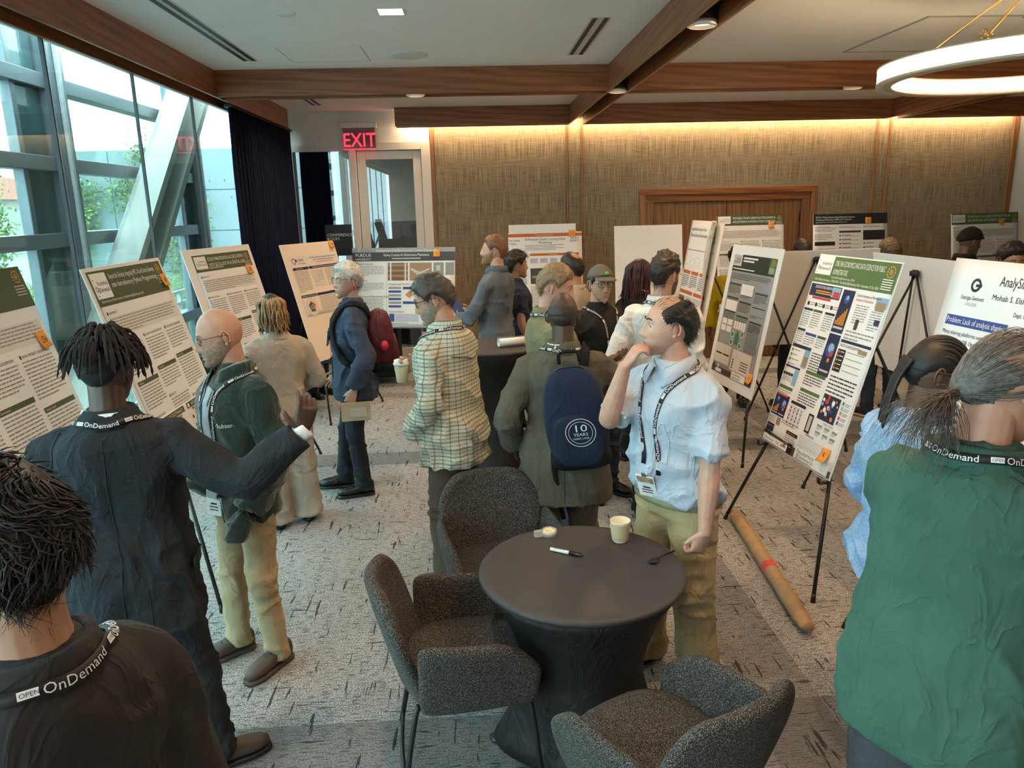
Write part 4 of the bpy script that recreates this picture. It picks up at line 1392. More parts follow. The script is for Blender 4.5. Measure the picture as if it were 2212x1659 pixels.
# ------------------------------------------------------------------ the people in the room
SK_D = skin('skin_dark', (.075, .036, .022))
SK_D2 = skin('skin_brown', (.115, .058, .036))
SK_L = skin('skin_fair', (.53, .275, .19))
SK_P = skin('skin_pale', (.54, .305, .225))
SK_T = skin('skin_tan', (.36, .19, .115))
SK_O = skin('skin_olive', (.50, .265, .175))
def hairm(name, c, rough=.55):
    return mat(name, c, rough, .35, 90)
H_BLK = hairm('hair_black', (.008, .007, .007), .55)
H_DRK = hairm('hair_dark_brown', (.022, .014, .010))
H_BRN = hairm('hair_greying_brown', (.06, .048, .04))
H_GING = hairm('hair_ginger', (.17, .075, .035))
H_BLND = hairm('hair_sandy', (.24, .145, .075))
H_SILV = hairm('hair_silver', (.50, .47, .43))
H_GREY = hairm('hair_grey', (.20, .19, .18))
HANG_L, HANG_R = ((-.265, .05, .86), (-.5, -.5, 1.1)), ((.265, .05, .86), (.5, -.5, 1.1))
F0 = [(-.11, 0, 10), (.11, 0, -10)]
K_BLK = mat('shoe_black', (.012, .011, .011), .3)
K_BRN = mat('shoe_brown', (.085, .055, .038), .55)
K_SOLE = mat('sole_brown', (.07, .055, .045), .7)
def std(p, top, bot, shoe, aL=HANG_L, aR=HANG_R, feet=F0, sleeve=1.0, hem=.80, ease=.014, hands=(1, 1), rad=(.092, .070, .062), shoestyle='plain', sole=None, hL={}, hR={}, wr=.009, topname='shirt', flare=0, cuff=1.0, seed=0, extra=None, it=4, botname='trousers', knee=None):
    JL = p.arm(-1, *aL); JR = p.arm(1, *aR)
    p.JL, p.JR = JL, JR
    p.trousers(bot, feet, rad=rad, seed=seed, name=botname, knee=knee)
    p.shoes(shoe, sole, shoestyle)
    p.topo = p.top(top, (JL, JR), hem=hem, ease=ease, sleeve=sleeve, wr=wr, flare=flare, name=topname, cuff=cuff, seed=seed, extra=extra, it=it)
    if sleeve < 1:
        p.barearm(JL); p.barearm(JR)
    if hands[0]: p.hand(JL, -1, **({'palm': (1, .1, 0), 'curl': 28} | hL))
    if hands[1]: p.hand(JR, 1, **({'palm': (-1, .1, 0), 'curl': 28} | hR))
def crop(p, m, thick=.014, n=700, L=.022, comb=comb_down, lift=.25, wd=.0010, curl=0, noise=.3, ns=60, seed=1, cut=None, **hl):
    h = p.head
    hm = h.P[..., 2]-hairline(h.Ph, **hl)
    if cut is not None: hm = np.minimum(hm, cut(h))
    mb = h.mask_shell(hm, thick, noise, ns, seed)
    if n: h.strands(hm, n, L, wd, comb, lift, thick*.75 if not np.ndim(thick) else .008, seed, mb, curl)
    return p.addhair(mb, m)
def seam(p, pts, m, r=.0022, off=.001, name='seam', k=8):
    A = catmull(np.array(pts, float), k)
    Q = np.array([p.surf(a, off)[0] for a in A])
    Q[1:-1] = (Q[:-2]+Q[1:-1]*2+Q[2:])/4
    return p.put(name, MB().tube(Q, r, 5, 1), m, par=p.topo)
def cuffs(p, J, m, r=.037, L=.022, name='shirt_cuff'):
    sh, el, wr = J; d = unit(wr-el)
    return p.put(name, MB().tube([wr-d*.03, wr+d*(L-.008), wr+d*L], [r, r, r*.93], 14, 1), m)
W_SHIRT = cloth('white_shirt', (.72, .71, .70), .05)

# 1 dreadlocks, charcoal suit
p = Person('person in charcoal suit with short dreadlocks holding out an open hand', (-1.25, 2.55), 12, 1.75, SK_D, head=(-16, 4, 0), voxel=.010, build=1.03, jaw=1.05)
m = cloth('charcoal_suit', (.015, .018, .022), .2, .35, c2=(.045, .051, .06))
std(p, m, m, K_BRN, aR=((.62, -.10, 1.37), (.42, -.25, .8)), feet=[(-.12, 0, 5), (.19, .02, -70)], hem=.70, ease=.032, flare=.02, hands=(1, 1), rad=(.10, .080, .072), topname='suit_jacket', wr=.008,
    hR=dict(d=(.30, -.10, .95), palm=(-.35, .88, .25), fing=[18, 24, 32, 40], thumb=55), seed=2)
p.bodymesh()
cuffs(p, p.JR, W_SHIRT, .037, .026)
p.collar(W_SHIRT, h=.04, r=.066, z=1.47, name='shirt_collar')
p.collar(m, h=.030, r=.078, z=1.455, name='jacket_collar', tips=False)
dk = mat('seam_dark', (.008, .009, .011), .8)
seam(p, [(0, -.2, 1.44), (.0, -.2, 1.25), (.0, -.2, 1.05), (.0, -.2, .74)], dk, name='back_seam')
for sx in (1, -1):
    seam(p, [p.up((sx*.15, -.06, 1.45)), p.up((sx*.185, -.13, 1.36)), p.up((sx*.185, -.13, 1.28)), p.up((sx*.20, -.1, 1.22))], dk, name='armhole_seam')
seam(p, [(.08, -.2, .90), (.085, -.2, .72)], dk, name='vent')
p.put('pocket_flap', MB().box(p.surf((.25, -.03, .93), .004)[0], (.012, .11, .035)), m, par=p.topo)
p.lanyard(front=False, drop=.3)
h = p.head
hm = h.P[..., 2]-hairline(h.Ph, back=-.055, front=.066)
mb = h.mask_shell(hm, .010, .5, 90)
rg = np.random.default_rng(4)
for k in range(230):
    a = rg.uniform(0, 2*PI); u = rg.uniform(0, 1)**.6
    th = u*1.15
    st = arr(math.sin(th)*math.sin(a)*.078, math.sin(th)*math.cos(a)*.098-.005, math.cos(th)*.122)
    od = unit(arr(math.sin(a), math.cos(a)*1.1, 0)+rg.normal(size=3)*.15)
    L = rg.uniform(.06, .105)
    fall = .35+.9*u
    h.lock(mb, [st-arr(0, 0, .01), st+od*L*.28+arr(0, 0, .022*(1-u)+.008), st+od*L*.62+arr(0, 0, .004-L*.22*fall), st+od*L*(.72+rg.uniform(-.1, .15))-arr(0, 0, L*.75*fall)], rg.uniform(.0038, .0068), 6, .22, 9)
p.addhair(mb, hairm('hair_locs', (.010, .009, .009), .9))

# 2 bald, green fleece
p = Person('person in dark green fleece and khaki trousers, bald with beard and round glasses', (-1.10, 3.36), 138, 1.73, SK_L, head=(-22, 14, 0), voxel=.010, build=.95)
fl = cloth('green_fleece', (.016, .038, .030), .25, sheen=.5, rough=.95, wscale=300)
std(p, fl, cloth('khaki', (.40, .30, .175), .12), K_BRN, aL=((-.20, .10, .86), (-.45, -.5, 1.1)), aR=((.22, .12, .86), (.5, -.4, 1.1)), feet=[(-.12, -.02, 10), (.13, .04, -12)], hem=.78, ease=.026, hands=(0, 0), shoestyle='lace', sole=K_SOLE, topname='fleece_jacket', wr=.008, cuff=1.15, seed=3,
    extra=lambda mb: mb.tube([p.JL[2]-arr(0, .0, .02), p.JL[2]+arr(.03, .04, -.07), p.JL[2]+arr(.05, .05, -.12)], [.05, .06, .045], 12, 3))
p.bodymesh(eye=(.10, .16, .20))
p.beard(hairm('beard_grey_brown', (.42, .28, .205), .8), .0013, top=-.035, n=1500, L=.006)
p.brows(hairm('brow_fair', (.20, .13, .09)), th=.002)
p.glasses(mat('wire_frame', (.05, .05, .05), .3, metal=.6), .0013, .025, .021)
p.collar(fl, h=.075, r=.074, z=1.452, name='fleece_collar', tips=False, spread=.02)
gt = cloth('grey_tee', (.40, .43, .47), .1)
mb, *_ = p.ribbon([p.up((-.005, .2, 1.47)), p.up((-.005, .25, 1.38)), (-.01, .25, 1.15), (-.01, .25, .95), (-.01, .25, .82)], .075, .002)
inn = p.put('inner_shirt', mb, gt)
for sx in (-1, 1):
    mb, *_ = p.ribbon([p.up((-.005+sx*.040, .2, 1.46)), p.up((-.005+sx*.040, .25, 1.38)), (-.01+sx*.042, .25, 1.15), (-.01+sx*.042, .25, .95), (-.01+sx*.042, .25, .82)], .012, .004)
    p.put('zip_tape', mb, M_black)
p.lanyard(front=True, drop=.45, text=True)
q, n = p.surf(p.up((-.095, .25, 1.26)), .0)
tm = MB()
_, Q, S, Nn = p.ribbon([p.up((-.085, .2, 1.25)), p.up((-.13, .18, 1.25)), p.up((-.18, .13, 1.25))], .03, .002)
p.path_text((Q, S, Nn), 'hubzero', .027, .004, tm, -1 if np.dot(S[0], (0, 0, 1)) > 0 else 1, .004)
p.put('logo', tm, mat('logo_white', (.75, .75, .74), .6), smooth=False, par=p.topo)['kind'] = 'stuff'

# 3 twists, oatmeal jumper
p = Person('person in oatmeal jumper with golden twists facing a poster', (-1.32, 5.0), 32, 1.60, SK_D2, fem=True, head=(4, 6, 0), build=1.14, voxel=.011)
std(p, cloth('oatmeal_knit', (.40, .315, .245), .10, .2, c2=(.50, .41, .33)), cloth('taupe_trousers', (.40, .335, .275), .08, rough=.6), mat('shoe_tan', (.25, .2, .15), .6), aL=((-.16, .22, 1.0), (-.5, -.2, 1.0)), aR=((.17, .22, 1.02), (.55, -.2, 1.0)), hem=.86, ease=.022, rad=(.112, .105, .108), topname='jumper', feet=[(-.12, 0, 10), (.13, .02, -10)], wr=.005, seed=4)
p.bodymesh()
p.collar(cloth('pale_blue_collar', (.42, .55, .66), .1), h=.045, r=.066, z=1.465, name='shirt_collar')
p.collar(MATS['oatmeal_knit'], h=.012, r=.082, z=1.45, name='jumper_neckband', tips=False)
h = p.head
hm = h.P[..., 2]-hairline(h.Ph)
mb = h.mask_shell(hm, .008)
rg = np.random.default_rng(9)
for k in range(115):
    a = rg.uniform(0, 2*PI)
    if abs((a+PI) % (2*PI)-PI) < .6 and rg.random() < .7: continue
    th = rg.uniform(.1, .9)
    st = arr(math.sin(th)*math.sin(a)*.08, math.sin(th)*math.cos(a)*.10, math.cos(th)*.122)
    rim = arr(math.sin(a)*.092, math.cos(a)*.112-.008, .01)
    dn = rg.uniform(.10, .17)
    e = rim+arr(rg.normal()*.008, rg.normal()*.008, -dn*.5); e2 = rim*arr(.95, .95, 1)+arr(rg.normal()*.01, rg.normal()*.01, -dn)
    h.lock(mb, [st-arr(0, 0, .006), (st+rim)/2+unit((st+rim)/2)*.022, rim, e, e2], rg.uniform(.0060, .0082), 6, .20, 13, mi=0 if rg.random() < .14 else 1, k=8)
p.addhair(mb, [hairm('twist_dark', (.03, .018, .012), .55), hairm('twist_gold', (.33, .185, .075), .5)])

# 4 silver hair, navy wool jacket
p = Person('person in navy wool jacket with silver hair and glasses wearing a backpack', (-.92, 5.6), 98, 1.75, SK_P, fem=True, head=(34, 0, 0), build=1.0, voxel=.011)
nj = cloth('navy_wool', (.032, .045, .075), .2, .45, c2=(.10, .13, .19))
std(p, nj, cloth('black_trousers', (.012, .016, .022), .2, rough=.7), K_BLK, aL=((-.245, .0, .86), (-.5, -.5, 1.1)), aR=((.23, .12, .90), (.5, -.4, 1.1)), hem=.76, ease=.024, flare=.03, rad=(.088, .068, .066), feet=[(-.12, -.02, 6), (.10, .13, -4)], shoestyle='loafer', topname='wool_jacket', seed=5, cuff=1.25,
    hL=dict(curl=62, palm=(1, .0, 0), thumb=20))
p.bodymesh(eye=(.12, .18, .2), lipcol=(.42, .14, .12))
W4 = p
crop(p, H_SILV, .024, 1000, .05, lambda q, n, r_: arr(.2, .9, -.2) if q[2] > .085 else arr(0, -.2, -1), .22, .0012, curl=.1, front=.062, back=-.075, noise=.25)
p.glasses(mat('glass_frame_grey', (.07, .09, .11), .3), .0024, .027, .021)
p.brows(H_SILV, th=.0018)
p.collar(nj, h=.045, r=.072, z=1.46, name='jacket_collar')
for k, zz in enumerate((1.22, 1.08, .95)):
    q, n = p.surf((.03, .3, zz), .002)
    p.put('button', MB().sphere(q, .011, 10, 6), M_black, par=p.topo)
mb, *_ = p.ribbon([p.up((.0, .2, 1.47)), p.up((.0, .25, 1.38)), (.0, .25, 1.2), (0, .25, 1.0), (0, .25, .8)], .012, .001)
p.put('front_edge', mb, dk, par=p.topo)
er = MB()
for sx in (-1, 1):
    er.v += [tuple(q) for q in p.head.tf(np.array(MB().sphere((sx*.081, -.004, -.062), (.004, .007, .014), 8, 6).v))]
er = MB().add(p.head.tf(np.array(MB().sphere((-.081, -.004, -.062), (.004, .008, .015), 8, 6).v)), MB().sphere((0, 0, 0), 1, 8, 6).f)
link('earring', er, mat('earring_red', (.35, .03, .03), .4), p.o)
q, n = p.surf(p.up((.05, .25, 1.22)), .02)
p.badge(q, n)

# 5 mostly hidden, behind the orange-noted poster
p = Person('person in black standing behind the tan board poster by the curtain', (-1.86, 8.75), -120, 1.62, SK_D2, head=(0, 10, 0), voxel=.013)
std(p, cloth('black_knit', (.012, .012, .013)), MATS['black_trousers'], K_BLK, aR=((.10, .30, 1.22), (.5, .0, .9)), hR=dict(curl=45), seed=6)
p.bodymesh(); crop(p, H_BLK, .012, 200)

# 6 plaid shirt
p = Person('person in green and cream plaid shirt and brown trousers holding a coffee cup', (-.14, 4.05), 64, 1.79, SK_O, head=(24, 20, 0), lean=4, build=1.02, belly=.03, voxel=.010)
pl = plaid('plaid_shirt')
std(p, pl, cloth('brown_chinos', (.085, .062, .046), .15), K_BRN, aL=((-.16, .16, .92), (-.5, -.2, 1.0)), aR=((.06, .24, 1.22), (.45, .1, .95)), hem=.74, ease=.030, flare=.02, hands=(0, 1), rad=(.10, .085, .078), wr=.010, seed=7, cuff=1.1, sleeve=1.0,
    hR=dict(d=(-.6, .6, .35), palm=(-.7, -.5, 0), curl=48))
p.bodymesh()
P6 = p
crop(p, H_BRN, .022, 1200, .035, lambda q, n, r_: arr(.3, .8, .0) if q[2] > .07 else arr(0, -.1, -1), .25, .0011, front=.066, back=-.07)
p.beard(hairm('beard_grey', (.30, .24, .20), .8), .002, top=-.045, n=700, L=.006)
p.brows(H_BRN)
p.glasses(M_black, .0020, .027, .019)
p.collar(pl, h=.045, r=.070, z=1.475)
p.lanyard(front=True, drop=.32, badge=False)
seam(p, [p.up((-.17, -.15, 1.33)), p.up((-.08, -.2, 1.30)), p.up((.08, -.2, 1.30)), p.up((.17, -.15, 1.33))], mat('yoke_seam', (.12, .13, .09), .9), .003, name='yoke_seam')

# 7 grey shirt
p = Person('person in slate grey shirt with ginger hair and beard behind the tall table', (.20, 6.76), 58, 1.88, SK_L, head=(26, -3, 0), voxel=.012)
gs = cloth('slate_shirt', (.105, .125, .145), .18)
std(p, gs, cloth('tan_chinos', (.45, .29, .14), .1), mat('shoe_rust', (.13, .055, .03), .5), aL=((-.12, .30, 1.08), (-.5, -.1, .95)), aR=((.10, .30, 1.10), (.5, -.1, .95)), feet=[(-.12, 0, 5), (.16, -.06, -60)], seed=8, wr=.008, sole=mat('sole_grey', (.3, .3, .3), .8), hem=.78)
p.bodymesh(); P7 = p
crop(p, H_GING, .016, 600, .028, comb_fwd, .35, .0012)
p.beard(hairm('beard_ginger', (.30, .15, .085)), .003, n=400)
p.collar(gs, h=.045, r=.07, z=1.475)
# 8 black messy hair
p = Person('person with messy black hair in profile behind the slate grey shirt', (.42, 7.25), -70, 1.70, SK_T, head=(-5, 2, 0), voxel=.013)
std(p, cloth('navy_tee', (.02, .025, .05)), MATS['black_trousers'], K_BLK, sleeve=.7, seed=9)
p.bodymesh(); crop(p, H_BLK, .026, 800, .045, comb_fwd, .5, .0014, curl=.5, front=.055, noise=.5); p.brows(H_BLK)
# 9 olive polo
p = Person('person in olive ribbed polo with sandy hair and blue jeans looking down', (.46, 4.42), -82, 1.80, SK_L, head=(-22, 16, 0), build=1.02, voxel=.010)
ol = cloth('olive_polo', (.20, .185, .105), .12, .3, c2=(.29, .27, .17))
std(p, ol, cloth('blue_jeans', (.075, .13, .23), .2, .3, c2=(.16, .24, .36)), K_BRN, aL=((-.20, .28, 1.12), (-.5, 0, .9)), aR=((.24, .16, .88), (.55, -.5, 1.1)), sleeve=.80, ease=.024, hem=.82, seed=10, wr=.006)
p.bodymesh()
crop(p, H_BLND, .016, 1200, .026, comb_fwd, .3, .0011)
p.brows(H_BLND, th=.002)
p.collar(ol, h=.05, r=.072, z=1.47, spread=.025)
p.lanyard(drop=.3, badge=False)
# 10 bald, olive grey suit
p = Person('person in olive grey suit, bald, seen from behind with a navy backpack', (.45, 3.78), -6, 1.70, SK_D, head=(-4, 8, 0), build=1.06, voxel=.010)
os_ = cloth('olive_suit', (.098, .086, .066), .14, .2, c2=(.14, .125, .10))
std(p, os_, os_, K_BLK, aL=((-.27, .06, .90), (-.5, -.4, 1.1)), aR=((.25, .36, 1.30), (.5, -.1, .9)), hem=.64, ease=.032, flare=.03, rad=(.10, .085, .082), topname='suit_jacket', hR=dict(d=(.75, .5, .25), palm=(0, .2, 1), curl=14, thumb=50), seed=11, wr=.008)
p.bodymesh(); P10 = p
p.collar(W_SHIRT, h=.040, r=.070, z=1.468, name='shirt_collar')
p.collar(os_, h=.030, r=.084, z=1.452, name='jacket_collar', tips=False)
seam(p, [(0, -.2, 1.43), (0, -.2, 1.2), (0, -.2, 1.0), (0, -.2, .66)], mat('seam_olive', (.04, .035, .026), .8), name='back_seam')
crop(p, hairm('stubble_dark', (.03, .018, .013)), .0012, 0, back=-.06, cut=lambda h: .045-h.P[..., 2])
p.lanyard(front=False)
# 11 beige shirt
p = Person('person in beige shirt with thinning black hair before the orange headed poster', (.80, 6.0), 38, 1.76, SK_T, head=(5, 4, 0), voxel=.013)
std(p, cloth('beige_shirt', (.42, .34, .26), .1), MATS['black_trousers'], K_BLK, seed=12)
p.bodymesh()
crop(p, H_BLK, .012, 400, .02, cut=lambda h: np.sqrt(h.P[..., 0]**2+(h.P[..., 1]+.045)**2)+np.where(h.P[..., 2] > 0, 0, 1)-.042)
p.glasses(M_black, .0018); p.collar(MATS['beige_shirt'], h=.04)
# 12 cap
p = Person('person in grey baseball cap and black sweatshirt with a hanging badge', (.90, 5.30), -150, 1.70, SK_O, head=(-14, 4, 0), voxel=.011)
std(p, cloth('black_sweatshirt', (.014, .014, .015), .2), cloth('dark_jeans', (.03, .045, .07), .2), K_BLK, seed=13, ease=.022)
p.bodymesh(); crop(p, H_DRK, .010, 300); p.brows(H_DRK); p.glasses(M_black, .0016)
p.beard(hairm('stubble_brown', (.42, .245, .165)), .0006, n=300, L=.003)
p.lanyard(drop=.34)
h = p.head
cm = mat('cap_grey', (.115, .10, .085), .9, bmp=.3)
hm = h.P[..., 2]-np.interp(np.abs((h.Ph+PI) % (2*PI)-PI), [0, PI/2, PI], [.052, .030, .005])
mb = h.mask_shell(hm, .018, .05)
cp = p.addhair(mb, cm, 'baseball_cap')
P_ = np.zeros((13, 5, 3))
for i in range(13):
    a = -1.15+2.3*i/12
    for j in range(5):
        r_ = .082+j*.018*math.cos(a*.75)
        P_[i, j] = (math.sin(a)*(.074+.004*j), .020+math.cos(a)*r_+j*.004, .062-.004*j-.010*abs(math.sin(a))**2)
b2 = MB().shell(P_, .004); b2.v = [tuple(q) for q in h.tf(np.array(b2.v))]
link('brim', b2, cm, cp)
lg = MB().sphere((0, .103, .088), (.017, .006, .014), 12, 8); lg.v = [tuple(q) for q in h.tf(np.array(lg.v))]
link('cap_logo', lg, mat('logo_green', (.12, .42, .12), .6), cp)
# 13 burgundy braids
p = Person('person in black top with burgundy braids and glasses', (1.32, 5.97), -66, 1.69, SK_D2, fem=True, head=(-8, 4, 0), build=1.06, voxel=.012)
std(p, MATS['black_sweatshirt'], MATS['black_trousers'], K_BLK, aR=((.18, .22, 1.0), (.5, -.2, 1.0)), seed=14)
p.bodymesh(); p.glasses(M_black, .003, .027, .022)
h = p.head; mb = h.mask_shell(h.P[..., 2]-hairline(h.Ph), .010)
rg = np.random.default_rng(21)
for k in range(130):
    a = rg.uniform(.75, 2*PI-.75)
    th = rg.uniform(.05, 1.0)
    st = arr(math.sin(th)*math.sin(a)*.08, math.sin(th)*math.cos(a)*.10, math.cos(th)*.124)
    rim = arr(math.sin(a)*.094, math.cos(a)*.112-.012, .012)
    dn = rg.uniform(.16, .27)
    h.lock(mb, [st-arr(0, 0, .006), (st+rim)/2+unit((st+rim)/2)*.020, rim, rim+arr(rg.normal()*.008, rg.normal()*.008, -dn*.5), rim*arr(1.08, 1.08, 1)+arr(rg.normal()*.014, rg.normal()*.014, -dn)], rg.uniform(.0045, .006), 5, .16, 16, mi=0 if rg.random() < .75 else 1, k=6)
p.addhair(mb, [hairm('braid_dark', (.020, .010, .012), .5), hairm('braid_burgundy', (.12, .012, .03), .45)])
# 14 white shirt
p = Person('person in untucked white shirt with dark curly quiff seen from behind', (1.22, 4.80), -22, 1.80, SK_O, head=(-30, 4, 0), build=1.0, voxel=.010)
std(p, W_SHIRT, MATS['black_trousers'], K_BLK, aL=((-.25, .10, .92), (-.5, -.4, 1.0)), aR=((.2, .25, 1.0), (.30, -.1, .7)), ease=.024, hem=.72, seed=15, wr=.008)
p.bodymesh(); p.collar(W_SHIRT, h=.055, r=.074, z=1.47)
h = p.head
thk = np.interp(h.P[..., 2], [-.08, .0, .05, .11], [.005, .008, .020, .034])
crop(p, H_DRK, thk, 800, .035, comb_fwd, .5, .0013, curl=.7, noise=.45, ns=80)
p.beard(hairm('beard_dark', (.14, .085, .055)), .0015, n=300)
p.lanyard(front=False)
# 15 light blue shirt
p = Person('person in pale blue short sleeved shirt with hand at mouth beside the round table', (.865, 3.08), 122, 1.75, SK_P, head=(-34, -2, 0), lean=6, build=1.06, belly=.04, voxel=.0098, jaw=1.08, nose=1.15)
bs = cloth('pale_blue_shirt', (.42, .49, .59), .07, .25, c2=(.54, .61, .69))
kp = cloth('khaki_cargo', (.42, .32, .17), .12)
std(p, bs, kp, K_BRN, aL=((-.25, .10, .80), (-.5, -.3, 1.0)), aR=((.05, .275, 1.475), (.22, .40, .9)), feet=[(-.13, -.03, 14), (.13, .03, -10)], sleeve=.86, ease=.024, hem=.885, wr=.009, seed=16, rad=(.108, .092, .085),
    hL=dict(d=(.15, .25, -.95), palm=(.9, -.2, .1), curl=62, thumb=20), hR=dict(d=(-.32, -.35, .75), palm=(-.35, -.85, -.3), curl=52, thumb=30))
p.bodymesh(eye=(.06, .04, .03)); P15 = p
h = p.head
top = lambda h: np.sqrt((h.P[..., 0]/.062)**2+((h.P[..., 1]-.035)/.085)**2)*.05+np.where(h.P[..., 2] > .045, 0, .08)-.050
crop(p, H_BLK, .020, 1300, .045, lambda q, n, r_: arr(0, -.8, -.6), .10, .0011, curl=.12, cut=top, back=-.085, front=.085, temple=.07, side=.018, ear=.028)
hm = np.where((h.P[..., 2] > .07) & (np.abs(h.P[..., 0]) < .06), .01, -1)
mb = h.strands(hm, 240, .05, .0006, comb_back, .25, .0, 8)
p.addhair(mb, H_DRK, 'thin_hair')
p.brows(H_BLK, th=.0042)
p.collar(bs, h=.05, r=.074, z=1.47, spread=.03)
p.lanyard(drop=.36, order=1)
for zz in (1.36, 1.28, 1.19, 1.10, .98):
    q, n = p.surf(p.bend((0, .35, zz), zz), .0015)
    p.put('button', MB().sphere(q, .006, 8, 6), mat('button_pearl', (.75, .75, .72), .3), par=p.topo)
sm_ = mat('seam_pale_blue', (.36, .43, .52), .9)
seam(p, [p.up((-.165, .3, 1.27)), p.up((-.11, .3, 1.27)), p.up((-.065, .3, 1.27))], sm_, .0016, name='pocket_edge')
seam(p, [p.up((-.165, .3, 1.27)), p.up((-.165, .3, 1.17)), p.up((-.115, .3, 1.14)), p.up((-.065, .3, 1.17)), p.up((-.065, .3, 1.27))], sm_, .0012, name='pocket_edge')
blt = MB(); RS = []
for z_, e_ in ((.862, .016), (.865, .024), (.892, .024), (.895, .016)):
    RS.append(p.ring(z_, .168, .121, -.012, e_))
p.put('belt', blt.rings(RS), cloth('belt_webbing', (.24, .22, .13), .2))
# 16 yellow
p = Person('person in yellow top and black trousers behind the standing poster boards', (2.75, 7.75), 160, 1.66, SK_D2, fem=True, head=(0, 8, 0), voxel=.013)
std(p, cloth('yellow_top', (.62, .52, .03), .12), MATS['black_trousers'], K_BLK, ease=.03, seed=17)
p.bodymesh(); crop(p, H_BLK, .03, 300, .03, curl=.6)
# 17 beanie
p = Person('person in black beanie and black jacket smiling before a green headed poster', (4.80, 7.16), -84, 1.82, SK_D2, head=(-6, 10, 0), voxel=.012)
std(p, MATS['black_sweatshirt'], MATS['dark_jeans'], K_BLK, seed=18, ease=.026)
p.bodymesh(); p.collar(MATS['black_sweatshirt'], h=.06, r=.076, tips=False)
h = p.head
hm = h.P[..., 2]-np.interp(np.abs((h.Ph+PI) % (2*PI)-PI), [0, PI/2, PI], [.045, .020, -.02])
bm_ = p.addhair(h.mask_shell(hm, .020, .15, 40), cloth('beanie_black', (.008, .008, .008), .3), 'beanie')
pts = [(math.sin(a)*.094, math.cos(a)*.117-.004, np.interp(abs((a+PI) % (2*PI)-PI), [0, PI/2, PI], [.055, .032, -.008])) for a in np.linspace(0, 2*PI, 25)]
bb = MB().tube(pts, .009, 8, 1); bb.v = [tuple(q) for q in h.tf(np.array(bb.v))]
link('folded_edge', bb, MATS['beanie_black'], bm_)
# 18 dark swept hair
p = Person('person with neat black swept hair behind the white poster with blue bars', (4.12, 5.62), 168, 1.77, SK_T, head=(0, 16, 0), voxel=.013)
std(p, cloth('grey_sweater', (.10, .10, .11)), MATS['dark_jeans'], K_BLK, seed=19)
p.bodymesh(); crop(p, H_BLK, .024, 700, .05, lambda q, n, r_: arr(.8, -.6, 0), .15, .0012); p.brows(H_BLK)
# 19 curly with highlights
p = Person('person in dark jeans and black trainers behind the white board backs', (4.00, 7.08), 10, 1.74, SK_D2, head=(0, 10, 0), voxel=.013)
std(p, MATS['black_sweatshirt'], MATS['dark_jeans'], mat('trainer_black', (.015, .013, .012), .7), seed=20, sole=mat('sole_cream', (.62, .52, .38), .8), feet=[(-.14, -.02, 12), (.15, .0, -12)], aL=((-.1, .3, 1.1), (-.5, 0, .9)), aR=((.1, .3, 1.1), (.5, 0, .9)))
p.bodymesh(); crop(p, hairm('hair_curly_frosted', (.10, .075, .045)), .018, 900, .02, comb_down, .9, .0016, curl=1.5, noise=.6, ns=120)
p = Person('person with cropped black hair just topping the white board back', (3.30, 7.45), 5, 1.74, SK_D, head=(0, 6, 0), voxel=.014)
std(p, MATS['grey_sweater'], MATS['black_trousers'], K_BLK, seed=21)
p.bodymesh(); crop(p, H_BLK, .010, 200)
# 20 denim jacket, cornrows
p = Person('person in blue denim jacket with cornrow braids and glasses', (1.56, 2.46), -80, 1.66, SK_D2, fem=True, head=(-24, 12, 0), build=1.12, voxel=.010)
dn = cloth('denim', (.20, .32, .50), .22, .5, c2=(.42, .55, .70), wscale=260)
std(p, dn, cloth('denim_dark', (.06, .1, .2)), K_BLK, aL=((-.22, .16, .90), (-.6, -.3, 1.0)), aR=((.12, .30, 1.0), (.5, -.1, 1.0)), hem=.80, ease=.034, seed=22, topname='denim_jacket', wr=.010)
p.bodymesh()
p.glasses(mat('frame_plum', (.05, .025, .03), .3), .0034, .027, .022)
p.collar(dn, h=.05, r=.08, z=1.46)
for sx in (-1,):
    seam(p, [p.up((sx*.155, -.10, 1.41)), p.up((sx*.165, -.13, 1.35)), p.up((sx*.16, -.13, 1.27))], mat('denim_seam', (.35, .45, .58), .9), .003, name='armhole_seam')
h = p.head
hm = h.P[..., 2]-hairline(h.Ph, front=.062, temple=.05, back=-.07)
mb = h.mask_shell(hm, .005, .2)
rg = np.random.default_rng(31)
for k in range(13):
    xx = (k-6)*.0115
    pts = []
    for t in np.linspace(0, 1, 9):
        a = .45+t*2.0
        r_ = math.sqrt(max(0, 1-(xx/.080)**2))
        pts.append((xx*(1-.45*max(0, t-.6)*2), math.cos(a)*.108*r_, math.sin(a)*.128*r_))
    h.lock(mb, pts, .0075, 6, .22, 16, k=4)
for k in range(9):
    x0 = (k-4)*.010
    h.lock(mb, [(x0, -.10, .03), (x0*.8, -.118, -.04), (x0*.7+rg.normal()*.008, -.125, -.13), (x0+rg.normal()*.01, -.12, -.24)], .008, 6, .22, 18, k=5)
p.addhair(mb, H_BLK)
st_ = MB().add(h.tf(np.array(MB().sphere((-.082, -.004, -.05), .004, 8, 6).v)), MB().sphere((0, 0, 0), 1, 8, 6).f)
link('earring', st_, M_steel, p.o)
